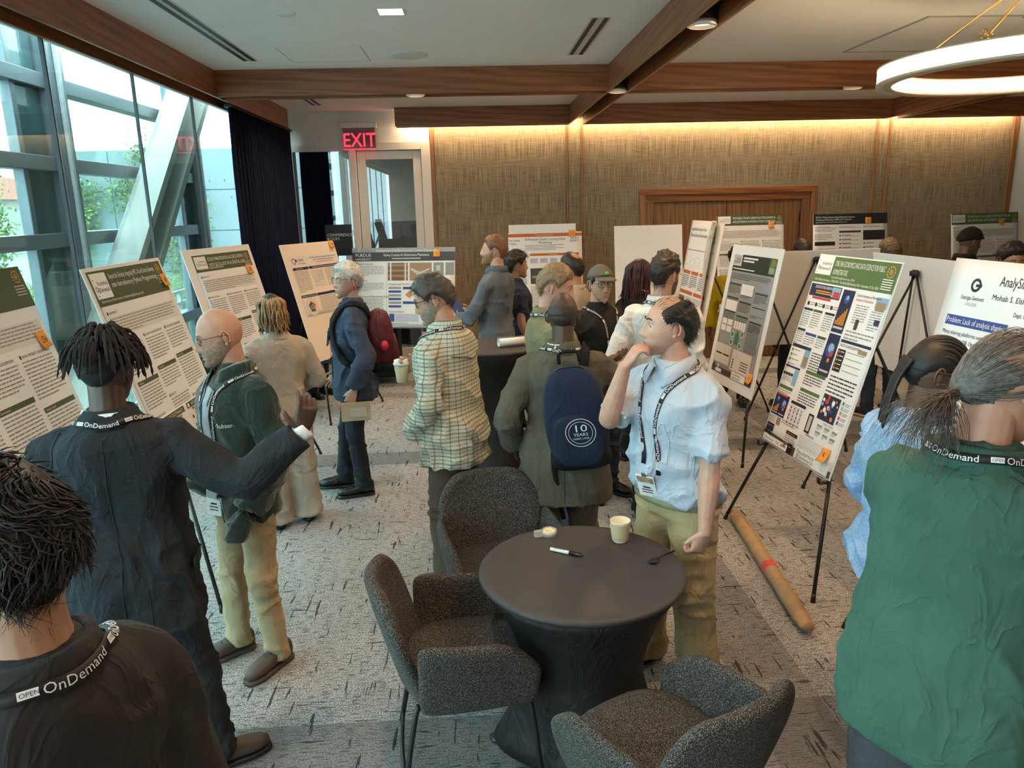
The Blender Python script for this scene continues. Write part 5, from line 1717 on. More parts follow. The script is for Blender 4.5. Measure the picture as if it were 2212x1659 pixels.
# 21 green polo, grey ponytail
p = Person('person in green polo shirt with a grey ponytail leaning forward', (1.145, 1.62), -56, 1.83, SK_L, head=(-26, 18, 0), lean=8, build=1.08, belly=.06, voxel=.0105, jaw=1.08)
gp = cloth('green_polo', (.040, .098, .072), .14, .15, c2=(.06, .13, .10))
std(p, gp, cloth('charcoal_jeans', (.055, .058, .065), .25, .4, c2=(.09, .09, .1)), K_BLK, aL=((-.02, .42, 1.10), (-.25, .35, .8)), aR=((.36, .30, 1.12), (.7, -.1, 1.0)), sleeve=.92, ease=.030, flare=.012, hem=.76, seed=23, wr=.005, rad=(.112, .10, .095))
p.bodymesh()
h = p.head
gm = [hairm('hair_iron_grey', (.13, .125, .12)), hairm('hair_thin_grey', (.30, .27, .25)), hairm('hair_tail_brown', (.09, .07, .055))]
side_ = h.P[..., 2]-hairline(h.Ph, front=.10, temple=.075, side=.0, back=-.07)
sidem = np.minimum(side_, .022+.03*np.clip(-h.P[..., 1]/.1, 0, 1)-h.P[..., 2])
mb = h.mask_shell(sidem, .007, .4, 110)
TAIL = arr(0, -.118, -.052)
def comb_tail(q, n, r_): return TAIL-q
h.swept(sidem, 1500, TAIL, .0013, .005, 5, mb, 0, seg=5)
topm = np.where((h.P[..., 2] > .03) & (h.P[..., 1] < .080) & (side_ > .0), .01, -1)
h.swept(topm, 240, TAIL, .0009, .001, 6, mb, 0, stop=(.5, .95), seg=6)
h.swept(topm, 120, TAIL, .0008, .002, 16, mb, 1, stop=(.5, .95), seg=6)
p.addhair(mb, gm)
tl = MB(); rg = np.random.default_rng(12)
for k in range(300):
    s0 = TAIL+rg.normal(size=3)*.006
    sp = rg.normal(size=3)*arr(.030, .030, .018)
    pts = [s0+arr(0, .02, .01), s0-arr(0, .012, .005), s0+arr(0, -.035, -.03)+sp*.5, s0+arr(0, -.050, -.075)+sp*1.1, s0+arr(0, -.045, -.11-rg.uniform(0, .05))+sp*1.5+rg.normal(size=3)*.012]
    A = catmull(np.array(pts), 3)
    b_ = MB().tube(A, np.linspace(.0011, .0005, len(A)), 3, 1)
    tl.add(h.tf(np.array(b_.v)), b_.f, 0)
link('ponytail', tl, gm[2], p.o)
tb = MB().tube([TAIL+arr(.012*math.cos(a), .0, .012*math.sin(a)) for a in np.linspace(0, 2*PI, 13)], .004, 6, 1)
tb.v = [tuple(q) for q in h.tf(np.array(tb.v))]
link('hair_tie', tb, M_black, p.o)
p.collar(gp, h=.050, r=.086, z=1.455, spread=.02)
p.lanyard(front=False)
gs_ = mat('seam_green', (.022, .055, .042), .9)
seam(p, [p.up((.165, -.10, 1.42)), p.up((.185, -.14, 1.36)), p.up((.185, -.15, 1.27)), p.up((.20, -.10, 1.20))], gs_, .003, name='armhole_seam')
seam(p, [p.up((.10, -.1, 1.45)), p.up((.165, -.10, 1.42))], gs_, .003, name='shoulder_seam')
seam(p, [(.235, -.02, 1.15), (.24, -.02, .95), (.25, -.02, .72)], gs_, .003, name='side_seam')
# 22 near black-haired person
p = Person('person in black shirt with thick wavy black hair seen over the shoulder', (-.70, 1.06), 60, 1.77, SK_T, head=(2, 8, 0), build=.97, shx=.94, voxel=.0105)
bk = cloth('washed_black_shirt', (.030, .028, .029), .18)
std(p, bk, MATS['dark_jeans'], K_BLK, aL=((-.2, .25, 1.0), (-.5, 0, .95)), aR=((.19, .14, .90), (.35, -.5, 1.0)), ease=.018, seed=24, wr=.007)
p.bodymesh()
h = p.head
thk = np.interp(h.P[..., 2], [-.09, -.03, .03, .10], [.004, .012, .022, .030])
crop(p, hairm('hair_wavy_black', (.011, .009, .010), .55), thk, 1300, .050, lambda q, n, r_: arr(.6*math.sin(q[2]*40+q[0]*30), -.35, -.55), .22, .0015, curl=.7, noise=.25, ns=70, back=-.08)
hm = h.P[..., 2]-hairline(h.Ph, back=-.08)
rg = np.random.default_rng(77)
pr = (np.sin(h.T)*(1-.45*np.cos(h.Ph))*(hm > .004)).ravel(); pr /= pr.sum()
mb = MB()
for q_ in rg.choice(len(pr), 1300, p=pr):
    i, j = divmod(q_, h.P.shape[1])
    c = h.P[i, j]; nn = h.Nn[i, j]
    d = arr(.9*math.sin(c[2]*45+c[1]*25)+rg.normal()*.15, -.3+rg.normal()*.12, -.6)
    d = unit(d-nn*np.dot(d, nn)); sd = np.cross(nn, d); wv = .006+rg.normal()*.003
    b0 = thk[i, j]*.7
    L = .075*rg.uniform(.6, 1.2)*(1 if c[2] > 0 else .5)
    h.lock(mb, [c+nn*b0*.6, c+nn*(b0+.006)+d*L*.33+sd*wv, c+nn*(b0+.004)+d*L*.66-sd*wv, c+nn*(b0-.001)+d*L+sd*wv*.6], rg.uniform(.0016, .0030), 4, 0, 1, k=2)
p.addhair(mb, MATS['hair_wavy_black'], 'wavy_locks')
p.collar(bk, h=.046, r=.072, z=1.462)
p.lanyard(front=False)
# ------------------------------------------------------------------ table and chairs
TX, TY = .385, 2.68
M_spandex = cloth('black_spandex', (.016, .015, .016), .1, sheen=.0, rough=.55)
def spandex_table(loc, r, h, waist, label, name, foot=.33):
    e = tag(empty(name, (*loc, 0)), label, 'table')
    link('table_top', MB().lathe([(.02, h-.03), (r-.01, h-.028), (r, h-.018), (r, h-.008), (r-.006, h-.001), (r-.03, h), (.02, h)], 64), mat('table_cloth_top', (.040, .034, .034), .62, .06, 8, bmp=.1, bscale=300), e)
    n = 64; RS = []
    for t in np.linspace(0, 1, 16):
        z = .015+(h-.045)*t
        base = waist+(r-.01-waist)*max(0, (t-.35)/.65)**2.2+(foot-waist)*max(0, 1-t/.45)**1.8
        RS.append([(base*(1+(.10*max(0, 1-t/.5))*math.cos(4*a))*math.cos(a), base*(1+(.10*max(0, 1-t/.5))*math.cos(4*a))*math.sin(a), z) for a in np.arange(n)*2*PI/n])
    link('stretch_cover', MB().rings(RS), M_spandex, e)
    for k in range(4):
        a = k*PI/2
        link('foot_pad', MB().lathe([(.03, 0), (.034, .01), (.02, .02)], 14, c=(foot*1.06*math.cos(a), foot*1.06*math.sin(a), 0)), M_black, e)
    return e
spandex_table((TX, TY), .402, .75, .24, 'low round table in a black stretch cover with cup and pen', 'round_table')
spandex_table((.16, 5.95), .38, 1.05, .16, 'tall cocktail table in a black stretch cover', 'cocktail_table', .30)

def tweed():
    m, t, b = newmat('tweed')
    v = coords(t)
    n1 = N(t, 'ShaderNodeTexNoise', Scale=330.0, Detail=1.0); t.links.new(v, n1.inputs['Vector'])
    n2 = N(t, 'ShaderNodeTexVoronoi', Scale=230.0); t.links.new(v, n2.inputs['Vector'])
    c = ramp(t, n1.outputs['Fac'], [(.42, (.008, .007, .007)), (.54, (.030, .027, .025)), (.66, (.20, .18, .165))])
    mx = N(t, 'ShaderNodeMix', data_type='RGBA'); mx.inputs[7].default_value = (.34, .31, .29, 1)
    f = ramp(t, n2.outputs['Distance'], [(.12, (.5, .5, .5)), (.24, (0, 0, 0))])
    t.links.new(f, mx.inputs[0]); t.links.new(c, mx.inputs[6]); t.links.new(mx.outputs[2], b.inputs['Base Color'])
    b.inputs['Roughness'].default_value = .95
    bump(t, b, n1.outputs['Fac'], .5, .002)
    return m
M_tweed = tweed()
def subd(o, l=2):
    m = o.modifiers.new('s', 'SUBSURF'); m.levels = l; m.render_levels = l
    return o
def make_chair():
    e = empty('tub_chair')
    # chair faces +Y
    nu, nv = 9, 7
    P = np.zeros((nu, nv, 3))
    wz = [(.36, .20), (.46, .235), (.56, .262), (.66, .272), (.74, .25), (.80, .20), (.825, .15)]
    for j, (z, hw) in enumerate(wz):
        for i in range(nu):
            u = -1+2*i/(nu-1)
            x = u*hw
            back = -.235-(z-.36)*.26
            P[i, j] = (x, back+.085*u*u*(1-(j/6)*.35), z-.012*u*u*(j/6))
    subd(link('backrest', MB().shell(P, .05), M_tweed, e))
    for s in (-1, 1):
        P = np.zeros((8, 5, 3))
        for i in range(8):
            t = i/7
            y = -.20+.45*t
            top = .655-.03*t-.10*max(0, t-.72)/.28
            x = .268+.018*math.sin(t*PI)-.02*t
            for j in range(5):
                q = j/4
                z = .345+(top-.345)*q
                P[i, j] = (s*(x-.055*(1-q)**1.6), y-.012*(1-q)*t, z)
        subd(link('armrest', MB().shell(P, .045), M_tweed, e))
    P = np.zeros((9, 9, 3))
    RS = []
    for z, k in ((.345, .86), (.36, .96), (.40, 1.0), (.44, 1.0), (.465, .95), (.475, .80)):
        ring = []
        for a in np.arange(28)*2*PI/28:
            ca, sa = math.cos(a), math.sin(a)
            ca = math.copysign(abs(ca)**.62, ca); sa = math.copysign(abs(sa)**.62, sa)
            ring.append((ca*.235*k, .02+sa*.262*k, z+.012*(sa > .5)*0))
        RS.append(ring)
    link('seat_cushion', MB().rings(RS), M_tweed, e)
    for sx in (-1, 1):
        link('leg', MB().tube([(sx*.19, .20, .36), (sx*.205, .215, .30), (sx*.235, .245, .012)], .011, 10, 4), M_black, e)
        link('leg', MB().tube([(sx*.17, -.20, .36), (sx*.185, -.22, .30), (sx*.225, -.275, .012)], .011, 10, 4), M_black, e)
        link('side_rail', MB().tube([(sx*.19, .20, .345), (sx*.18, 0, .335), (sx*.17, -.20, .345)], .011, 8, 4), M_black, e)
    link('stretcher', MB().tube([(-.22, -.265, .07), (0, -.275, .07), (.22, -.265, .07)], .009, 8, 4), M_black, e)
    return e
ch = make_chair()
for k, (x, y, rz, lab) in enumerate([(-.07, 2.62, -84, 'tweed tub chair turned towards the round table from the window side'), (.10, 3.33, 192, 'tweed tub chair between the plaid shirt and the round table'), (.545, 2.02, 30, 'tweed tub chair with its back to the green polo shirt')]):
    o = ch if k == 0 else copy_tree(ch)
    o.location = (x, y, 0); o.rotation_euler = (0, 0, R(rz))
    tag(o, lab, 'chair', 'tweed tub chairs round the table')

# things on the round table
zt = .7505
e = tag(empty('paper_cup', (.58, 2.90, zt)), 'kraft ripple paper cup standing on the black table', 'cup')
n = 60; prof = [(.028, 0), (.030, .003), (.042, .088), (.0435, .092), (.0425, .094), (.040, .092)]
RS = []
for r_, z_ in prof:
    rip = .0012 if .003 < z_ < .09 else 0
    RS.append([((r_)*math.cos(a), (r_)*math.sin(a), z_) for a in np.arange(n)*2*PI/n])
RS.append([(.028*math.cos(a), .028*math.sin(a), .006) for a in np.arange(n)*2*PI/n])
link('cup_body', MB().rings(RS), mat('cup_cream', (.74, .66, .50), .6, .03), e)
RS = []
for t in (0.06, .1, .9, .93):
    r_ = .030+(.042-.030)*t
    RS.append([((r_+.0022+(.0009 if i % 2 else 0))*math.cos(a), (r_+.0022+(.0009 if i % 2 else 0))*math.sin(a), .003+.085*t) for i, a in enumerate(np.arange(120)*2*PI/120)])
sl = link('ripple_sleeve', MB().rings(RS, cap=False), mat('cup_kraft', (.55, .43, .27), .8, .04), e)
V, F = text_mesh('eco-friendly', .010)
a0 = R(-150)
link('print', MB().add([(.0352*math.cos(a0+x/.034), .0352*math.sin(a0+x/.034), .018+y) for x, y, _ in V], F), mat('print_green', (.05, .09, .05), .7), e, smooth=False, recalc=False)['kind'] = 'stuff'
e = tag(empty('tape_dispenser', (.29, 2.99, zt), R(15)), 'clear tape dispenser with a cream roll on the table', 'tape')
cy_ = lambda r_, z0, z1: [(r_, z0), (r_, z1)]
link('tape_roll', MB().rings([[(r_*math.cos(a), r_*math.sin(a), z_) for a in np.arange(32)*2*PI/32] for r_, z_ in ((.013, .003), (.026, .003), (.026, .021), (.013, .021), (.013, .003))], cap=False), mat('tape_cream', (.80, .70, .48), .5, .03), e)
link('shell', MB().lathe([(.033, .0), (.033, .024), (.031, .024), (.031, .002)], 32), mat('clear_plastic', (.75, .73, .66), .15, .02, alpha=.35), e)
link('cutter_arm', MB().box((-.048, .004, .012), (.034, .022, .024)), MATS['clear_plastic'], e, smooth=False)
e = tag(empty('marker_pen', (.34, 2.80, zt+.0085), R(-31)), 'white marker pen with black cap lying on the table', 'pen')
link('barrel', MB().tube([(-.072, 0, 0), (-.070, 0, 0), (.0, 0, 0), (.015, 0, 0)], [.003, .0068, .0075, .0075], 14, 1), mat('pen_white', (.72, .72, .70), .35), e)
cpn = link('cap', MB().tube([(.014, 0, 0), (.05, 0, 0), (.068, 0, 0), (.074, 0, 0)], [.0082, .0078, .005, .003], 14, 1), mat('pen_black', (.012, .012, .012), .25), e)
link('clip', MB().box((.042, 0, .0085), (.05, .004, .0022)), MATS['pen_black'], cpn)
link('print', MB().box((-.03, 0, .0072), (.05, .005, .001)), mat('pen_grey', (.3, .3, .3), .6), e, smooth=False)
e = tag(empty('plastic_spoon', (.672, 2.69, zt), R(35)), 'black plastic spoon lying at the table edge', 'spoon')
P = np.zeros((9, 7, 3))
for i in range(9):
    for j in range(7):
        u = -1+2*i/8; v = -1+2*j/6
        P[i, j] = (u*.026, v*.017*math.sqrt(max(.02, 1-u*u*.95)), .003+.010*(u*u*.5+v*v*.5))
link('bowl', MB().shell(P, .0015), mat('plastic_black', (.012, .012, .013), .18), e)
link('handle', MB().tube([(.022, 0, .010), (.045, 0, .012), (.09, 0, .012), (.125, 0, .010)], [(.0035, .0015), (.003, .0015), (.004, .0015), (.0055, .0015)], 8, 4, up=(0, 1, 0)), MATS['plastic_black'], e)
# paper roll on the tall table
e = tag(empty('paper_roll', (.30, 5.86, 1.052), R(20)), 'rolled white paper lying on the tall cocktail table', 'paper')
t = np.linspace(0, 4.5*PI, 60)
P = np.zeros((60, 2, 3))
for i, a in enumerate(t):
    r_ = .020+.0012*a
    P[i, 0] = (-.12, r_*math.cos(a), .039+r_*math.sin(a)); P[i, 1] = (.12, r_*math.cos(a), .039+r_*math.sin(a))
link('rolled_sheet', MB().shell(P, .0006), mat('paper_white', (.80, .80, .79), .7, .02), e)
# kraft mailing tube on the floor
e = tag(empty('mailing_tube', (1.675, 4.02, 0), R(0)), 'kraft paper wrapped mailing tube lying on the carpet', 'tube')
M_kraft = mat('kraft_paper', (.40, .25, .125), .8, .12, 14, bmp=.25, bscale=40)
a_, b_ = arr(.055, .64, .045), arr(-.055, -.62, .045)
link('tube_body', MB().tube([a_, a_+(b_-a_)*.5, b_], .042, 24, 3), M_kraft, e)
rg = np.random.default_rng(2)
def crumple(c, d, sg, nm):
    RS = []
    for t in np.linspace(0, 1, 6):
        ring = []
        for k, a in enumerate(np.arange(18)*2*PI/18):
            r_ = .043*(1-.25*t)*(1+.35*t*(rg.random()-.4)*(1 if k % 2 else -1))
            ring.append(c+d*t*.11+arr(r_*math.cos(a), 0, max(-.043, r_*math.sin(a)*(1-.35*t))))
        RS.append(ring)
    link(nm, MB().rings(RS), M_kraft, e)
crumple(a_, unit(a_-b_), 1, 'crumpled_end'); crumple(b_, unit(b_-a_), 1, 'crumpled_end')
link('label_band', MB().tube([a_+(b_-a_)*.56, a_+(b_-a_)*.615], .0425, 24, 1, cap=False), mat('label_red', (.60, .05, .05), .5), e)
link('lap_edge', MB().tube([a_+(b_-a_)*.74, a_+(b_-a_)*.745], .0432, 24, 1, cap=False), mat('kraft_edge', (.28, .17, .08), .8), e)
# black case on casters
e = tag(empty('rolling_case', (-1.22, 9.45, 0)), 'black fabric case on casters behind the railway poster', 'case')
mod_bevel(link('case_body', MB().bx(-.28, .28, -.2, .2, .08, 1.05), cloth('case_black', (.008, .008, .009), .2, sheen=0), e, smooth=False), .02)
for sx in (-1, 1):
    for sy in (-1, 1):
        w_ = link('caster', MB().tube([(sx*.24-.012, sy*.17, .035), (sx*.24+.012, sy*.17, .035)], .034, 18, 1), mat('caster_grey', (.35, .35, .35), .5), e)
        link('fork', MB().bx(sx*.24-.018, sx*.24+.018, sy*.17-.01, sy*.17+.01, .035, .08), M_steel, w_, smooth=False)
# dark bench at the edge by the green polo
e = tag(empty('low_bench', (1.95, 1.72, 0), R(-45)), 'dark low bench beside the grey ponytail person', 'bench')
mod_bevel(link('bench_seat', MB().bx(-.6, .6, -.12, .12, .30, .36), mat('bench_dark', (.03, .02, .017), .3), e, smooth=False), .008)
for sx in (-1, 1):
    for sy in (-1, 1):
        link('leg', MB().bx(sx*.55-.02, sx*.55+.02, sy*.09-.02, sy*.09+.02, 0, .30), M_black, e, smooth=False)

# ------------------------------------------------------------------ posters and easels
def ink(name, c):
    return mat('ink_'+name, c, .55, .03, 30)
INK = {'k': ink('black', (.03, .03, .03)), 'g': ink('olive', (.055, .085, .035)), 'G': ink('green', (.085, .155, .045)), 'w': ink('white', (.82, .82, .80)), 'o': ink('orange', (.52, .13, .03)),
       'b': ink('blue', (.03, .07, .30)), 'n': ink('navy', (.012, .018, .06)), 'd': ink('darkgrey', (.05, .05, .05)), 'm': ink('midgrey', (.26, .26, .26)), 'l': ink('lightgrey', (.52, .51, .49)),
       'r': ink('red', (.50, .05, .06)), 't': ink('teal', (.04, .22, .14)), 'B': ink('brown', (.085, .045, .028)), 'y': ink('yellow', (.65, .30, .02)), 's': ink('slate', (.30, .33, .35)), 'c': ink('cream', (.66, .62, .54)),
       'p': ink('palegrey', (.68, .66, .63)), 'L': ink('lilac', (.50, .52, .64)), 'K': ink('nearblack', (.018, .018, .02)), 'T': ink('tan', (.33, .22, .13)), 'F': ink('forest', (.018, .035, .025)), 'S': ink('sky', (.22, .42, .62)),
       'f': ink('fire', (.70, .22, .04)), 'W': ink('wood', (.19, .10, .05))}
M_foam = mat('foam_board', (.80, .79, .78), .5, .01, 4)
M_tan_warm_lit = mat('tan_and_warm_lit_board', (.78, .66, .54), .6, .02, 4)  # own colour of one board, painted warm light on another
M_note = mat('sticky_note', (.82, .32, .05), .7, .03, 10)
class Sheet:
    def __init__(s, e, W, H, u0=0, v0=0, w=None, h=None, m=None, seed=0, y=-.0085, curl=0.0):
        s.e, s.W, s.H, s.u0, s.v0 = e, W, H, u0, v0
        s.w, s.h = w or W, h or H
        s.L = {}; s.rg = random.Random(seed); s.y = y
        P = np.zeros((13, 13, 3))
        for i in range(13):
            for j in range(13):
                u, v = i/12, j/12
                cr_ = curl*(max(0, u-.85)/.15)**2*(.4+.6*math.sin(v*3+1)**2)
                P[i, j] = (u0+u*s.w-W/2+curl*.0, y-cr_, H-(v0+v*s.h))
        s.sheet = link('paper_sheet', MB().shell(P, .001), m or mat('poster_paper', (.80, .80, .80), .45, .01, 4), e)
    def q(s, c, lay):
        return s.L.setdefault((c, lay), MB())
    def pt(s, u, v, lay):
        return (s.u0+u-s.W/2, s.y-.0012-.0006*lay, s.H-s.v0-v)
    def rect(s, u, v, w, h, c, lay=0):
        s.q(c, lay).add([s.pt(u, v, lay), s.pt(u+w, v, lay), s.pt(u+w, v+h, lay), s.pt(u, v+h, lay)], [(0, 1, 2, 3)])
    def text(s, t, u, v, size, c='k', lay=2, xs=1.0, fit=None, shear=0, align='LEFT'):
        V, F = text_mesh(t, size, align, shear, xs)
        if fit:
            wd = V[:, 0].max()-min(0, V[:, 0].min())
            if wd > 0: V = V*arr(fit/wd, 1, 1)
        s.q(c, lay).add([s.pt(u+x, v-y, lay) for x, y, _ in V], F)
    def para(s, u, v, w, n, lh=.016, c='m', th=.38, words=True):
        for i in range(n):
            L = w*(1 if i < n-1 else s.rg.uniform(.4, .9))*(s.rg.uniform(.93, 1))
            x = 0
            while x < L-.004:
                ww = s.rg.uniform(.012, .05) if words else L
                ww = min(ww, L-x)
                s.rect(u+x, v+i*lh, ww, lh*th, c, 1)
                x += ww+.005
    def ring_(s, u, v, r, c, lay=1, n=20, r2=None):
        if r2 is None:
            s.q(c, lay).add([s.pt(u+r*math.cos(a), v+r*math.sin(a), lay) for a in np.arange(n)*2*PI/n], [tuple(range(n))])
        else:
            V = [s.pt(u+q*math.cos(a), v+q*math.sin(a), lay) for a in np.arange(n)*2*PI/n for q in (r, r2)]
            s.q(c, lay).add(V, [(2*i, 2*i+1, (2*i+3) % (2*n), (2*i+2) % (2*n)) for i in range(n)])
    def done(s):
        nm = {'k': 'printed_text', 'm': 'body_text'}
        for (c, lay), mb in s.L.items():
            o = link('print', mb, INK[c], s.sheet, smooth=False, recalc=False)
            o['kind'] = 'stuff'
def note(e, x, z, y, txt='', rot=0, sag=.012):
    P = np.zeros((5, 5, 3))
    for i in range(5):
        for j in range(5):
            P[i, j] = ((i/4-.5)*.078, -sag*(j/4)**2, -(j/4)*.078)
    nb = link('sticky_note', MB().shell(P, .0006), M_note, e)
    nb.location = (x, y, z); nb.rotation_euler = (0, R(rot), 0)
    if txt:
        V, F = text_mesh(txt, .045, 'CENTER', .2)
        link('handwriting', MB().add([(a, -sag*(.55)**2-.004+.0, -.055+b) for a, b, _ in V], F), INK['d'], nb, smooth=False, recalc=False)['kind'] = 'stuff'
def board(label, par, W, H, m=None, t=.006, name='poster_board', group=None):
    x, y, z, yaw, lean = par
    e = tag(empty(name, (x, y, z)), label, 'poster', group)
    e.rotation_euler = (R(-lean), 0, R(yaw))
    mod_bevel(link('foam_board', MB().bx(-W/2, W/2, -t, 0, 0, H), m or M_foam, e, smooth=False), .0015, 1)
    return e
M_easel = mat('easel_black', (.010, .010, .011), .35, .1, 20)
def easel(par, label, spread=.50, apex=1.62, rear=.72, back=False, name='easel'):
    x, y, z, yaw, lean = par
    e = tag(empty(name, (x, y, 0), R(yaw)), label, 'easel', 'black tripod easels')
    tl = math.tan(R(lean)); o_ = .020
    ap = arr(0, (apex-z)*tl+o_+.012, apex)
    if apex > z+1.0: pass
    for s in (-1, 1):
        f = arr(s*spread, -z*tl+o_, .012)
        tp = ap+arr(s*.022, 0, 0)
        lg = link('leg', MB().tube([f, f+(tp-f)*.45], .011, 10, 1), M_easel, e)
        link('upper_leg', MB().tube([f+(tp-f)*.43, tp], .0085, 10, 1), M_easel, e)
        link('rubber_foot', MB().tube([f-arr(0, 0, .010), f+(tp-f)*.02], [.014, .012], 10, 1), M_easel, lg)
        t_ = (z-.012)/apex
        c = f+(tp-f)*t_
        link('holder', MB().box(c+arr(0, -.035, -.014), (.03, .065, .010)).box(c+arr(0, -.066, .0), (.03, .006, .03)), M_easel, lg)
        link('clamp', MB().tube([f+(tp-f)*.42, f+(tp-f)*.47], .015, 10, 1), M_easel, lg)
    f = arr(0, ap[1]+rear, .012)
    lg = link('rear_leg', MB().tube([f, ap], .0095, 10, 1), M_easel, e)
    link('rubber_foot', MB().tube([f-arr(0, 0, .010), f+(ap-f)*.02], [.014, .012], 10, 1), M_easel, lg)
    link('hub', mb_hub(ap), M_easel, e)
    return e
def mb_hub(ap):
    return MB().box(ap+arr(0, .004, .012), (.075, .03, .035)).box(ap+arr(0, 0, .032), (.05, .02, .012))
def logo(s, u, v, w, h, lay=1):
    s.rect(u, v, w, h, 'w', lay)
    s.text('FacultyHack', u+w*.30, v+h*.48, h*.24, 'k', lay+1, fit=w*.64)
    s.text('@Gateways26', u+w*.22, v+h*.74, h*.24, 'k', lay+1, fit=w*.72)
    s.ring_(u+w*.16, v+h*.62, h*.10, 'k', lay+1, 14, h*.07)
    s.ring_(u+w*.10, v+h*.25, h*.03, 'k', lay+1, 8)
    s.ring_(u+w*.12, v+h*.88, h*.03, 'k', lay+1, 8)
def sunburst(s, u, v, r):
    for k in range(12):
        a = k*PI/6
        s.ring_(u+r*math.cos(a), v+r*math.sin(a), r*.2, 'y', 2, 6)
    s.ring_(u, v, r*.55, 'T', 2, 12)
def faculty(label, par, W, H, title, sub='', seed=0, head='g', note_txt='', note_at=None, ez=None, mar=(.0, .0, .0, .0), cols=3, m=None, hh=.155, land=False, curl=.0):
    e = board(label, par, W, H, m)
    l, t, r, b = mar
    s = Sheet(e, W, H, l, t, W-l-r, H-t-b, seed=seed, curl=curl)
    w = s.w
    s.rect(0, 0, w, hh, head)
    logo(s, .012, .012, .17*w/.9, hh*.72)
    for i, ln in enumerate(title):
        s.text(ln, .21*w/.9, .052+i*.045, .040, 'w', 2, fit=min(len(ln)*.0172, w*.64))
    if sub: s.text(sub, .03, hh-.018, .020, 'w', 2, fit=min(w*.66, len(sub)*.009))
    sunburst(s, w-.055, .045, .026)
    for i in range(4): s.rect(w-.10, .085+i*.013, .08, .005, 'l', 2)
    s.rect(.03, hh+.03, .012, .018, 'k', 1); s.text('ABSTRACT', .05, hh+.045, .018, 'k')
    s.rect(.03, hh+.06, w-.06, .10, 'p', 0); s.para(.035, hh+.068, w-.07, 6, .0155)
    cw = (w-.06-.03*(cols-1))/cols
    tt = [['INTRODUCTION', 'METHODS', 'LEARNING GOALS', 'OUTCOMES'], ['TARGET COURSE DESCRIPTION', 'CURRICULUM', 'RESULTS', 'NEXT STEPS'], ['FINAL PROJECT: DELIVERABLE', 'PROJECT GOALS', 'EXPANSION IDEAS', 'REFERENCES']]
    for c in range(cols):
        u = .03+c*(cw+.03); v = hh+.19
        for k in range(4):
            if v > s.h-.14: break
            if k % 2 == 0:
                s.rect(u, v, .011, .017, 'k', 1); s.text(tt[c % 3][k], u+.018, v+.015, .018, 'k', fit=min(cw*.85, len(tt[c % 3][k])*.0098))
            else:
                s.rect(u, v-.004, cw, .024, 'g', 1); s.text(tt[c % 3][k].title(), u+.01, v+.013, .015, 'w')
            n = s.rg.randint(6, 11)
            s.para(u, v+.03, cw, n, .0165)
            v += .03+n*.0165+.035
    s.done()
    if note_at: note(e, note_at[0]-W/2, H-note_at[1], -.012, note_txt, s.rg.uniform(-5, 5))
    if ez: easel(par, ez, apex=min(1.62, par[2]+H*.9), rear=.30 if par[1] > 8.9 else .72)
    return e, s
PW, PH = .914, 1.22
# far left poster
e, s = faculty('green headed poster with a weekly topics map and note 26', (-1.72, 3.10, .74, 91.7, 15.5), PW, PH, ['ETHICS IN RESEARCH AI', 'COURSE IN R & A'], 'FacultyHack@Gateways 2026', 1, hh=.185, note_txt='26', note_at=(.84, .30), ez='easel under the poster with the weekly topics map')
s2 = Sheet(e, PW, PH, .06, .80, .36, .30, seed=4, y=-.0105)
s2.rect(.01, .01, .34, .24, 'l'); s2.rect(.013, .013, .334, .234, 'w', 1)
s2.text('Weekly', .12, .11, .030); s2.text('Topics Word Map', .08, .145, .026)
for k in range(8): s2.rect(.26, .03+k*.022, .07, .005, 'm', 2); s2.ring_(.25, .032+k*.022, .004, 'k', 2, 8)
for k in range(8): s2.rect(.02, .10+k*.016, .05, .005, 'm', 2)
s2.done()
s3 = Sheet(e, PW, PH, .48, .86, .38, .30, seed=5, y=-.0105)
s3.text('SCIENCE GATEWAY RESOURCES USED', .0, .025, .020, fit=.36); s3.rect(.0, .04, .37, .25, 'K'); 
for k in range(9): s3.rect(.02, .06+k*.024, .12+.18*((k*7) % 5)/5, .005, 'm', 1)
s3.done()
# Beyond the Desktop
e, s = faculty('poster titled Beyond the Desktop, leaning on an easel by the window', (-1.60, 4.31, .70, 88.8, 15.8), PW, PH, ['Beyond the Desktop: Integrating HPC, AI, and Science Gateways', 'into Introductory Python Programming'], 'Introductory Python course  FacultyHack@Gateways 2026', 2, hh=.185, note_txt='8', note_at=(.86, .10), ez='easel under the Beyond the Desktop poster', mar=(.03, .02, .03, .0))
s2 = Sheet(e, PW, PH, .05, .84, .82, .35, seed=6, y=-.0105)
for u, tx in ((.0, 'BEFORE FACULTYHACK'), (.42, 'AFTER FACULTYHACK')):
    s2.rect(u, .01, .38, .035, 'g'); s2.text(tx, u+.06, .036, .026, 'w', fit=.30); s2.ring_(u+.025, .028, .013, 'w', 1)
    s2.rect(u+.05, .048, .28, .016, 'f'); s2.text('Programming with Python', u+.06, .060, .012, 'k', fit=.22)
    for k in range(5):
        s2.rect(u, .078+k*.053, .37, .044, 'c'); s2.rect(u+.003, .081+k*.053, .364, .038, 'w', 1)
        s2.ring_(u+.03, .10+k*.053, .012, 'k', 2); s2.text(str(k+1), u+.026, .106+k*.053, .016, 'w', 3); s2.ring_(u+.075, .10+k*.053, .015, 'g', 2, 12, .012)
        s2.text(['Python fundamentals', 'Small local datasets', 'Local environment / Colab Link', 'Introductory coursework sessions', 'Basic programming assignments'][k], u+.11, .098+k*.053, .016, 'k', 2, fit=.23); s2.rect(u+.11, .105+k*.053, .2, .004, 'm', 2)
s2.done()
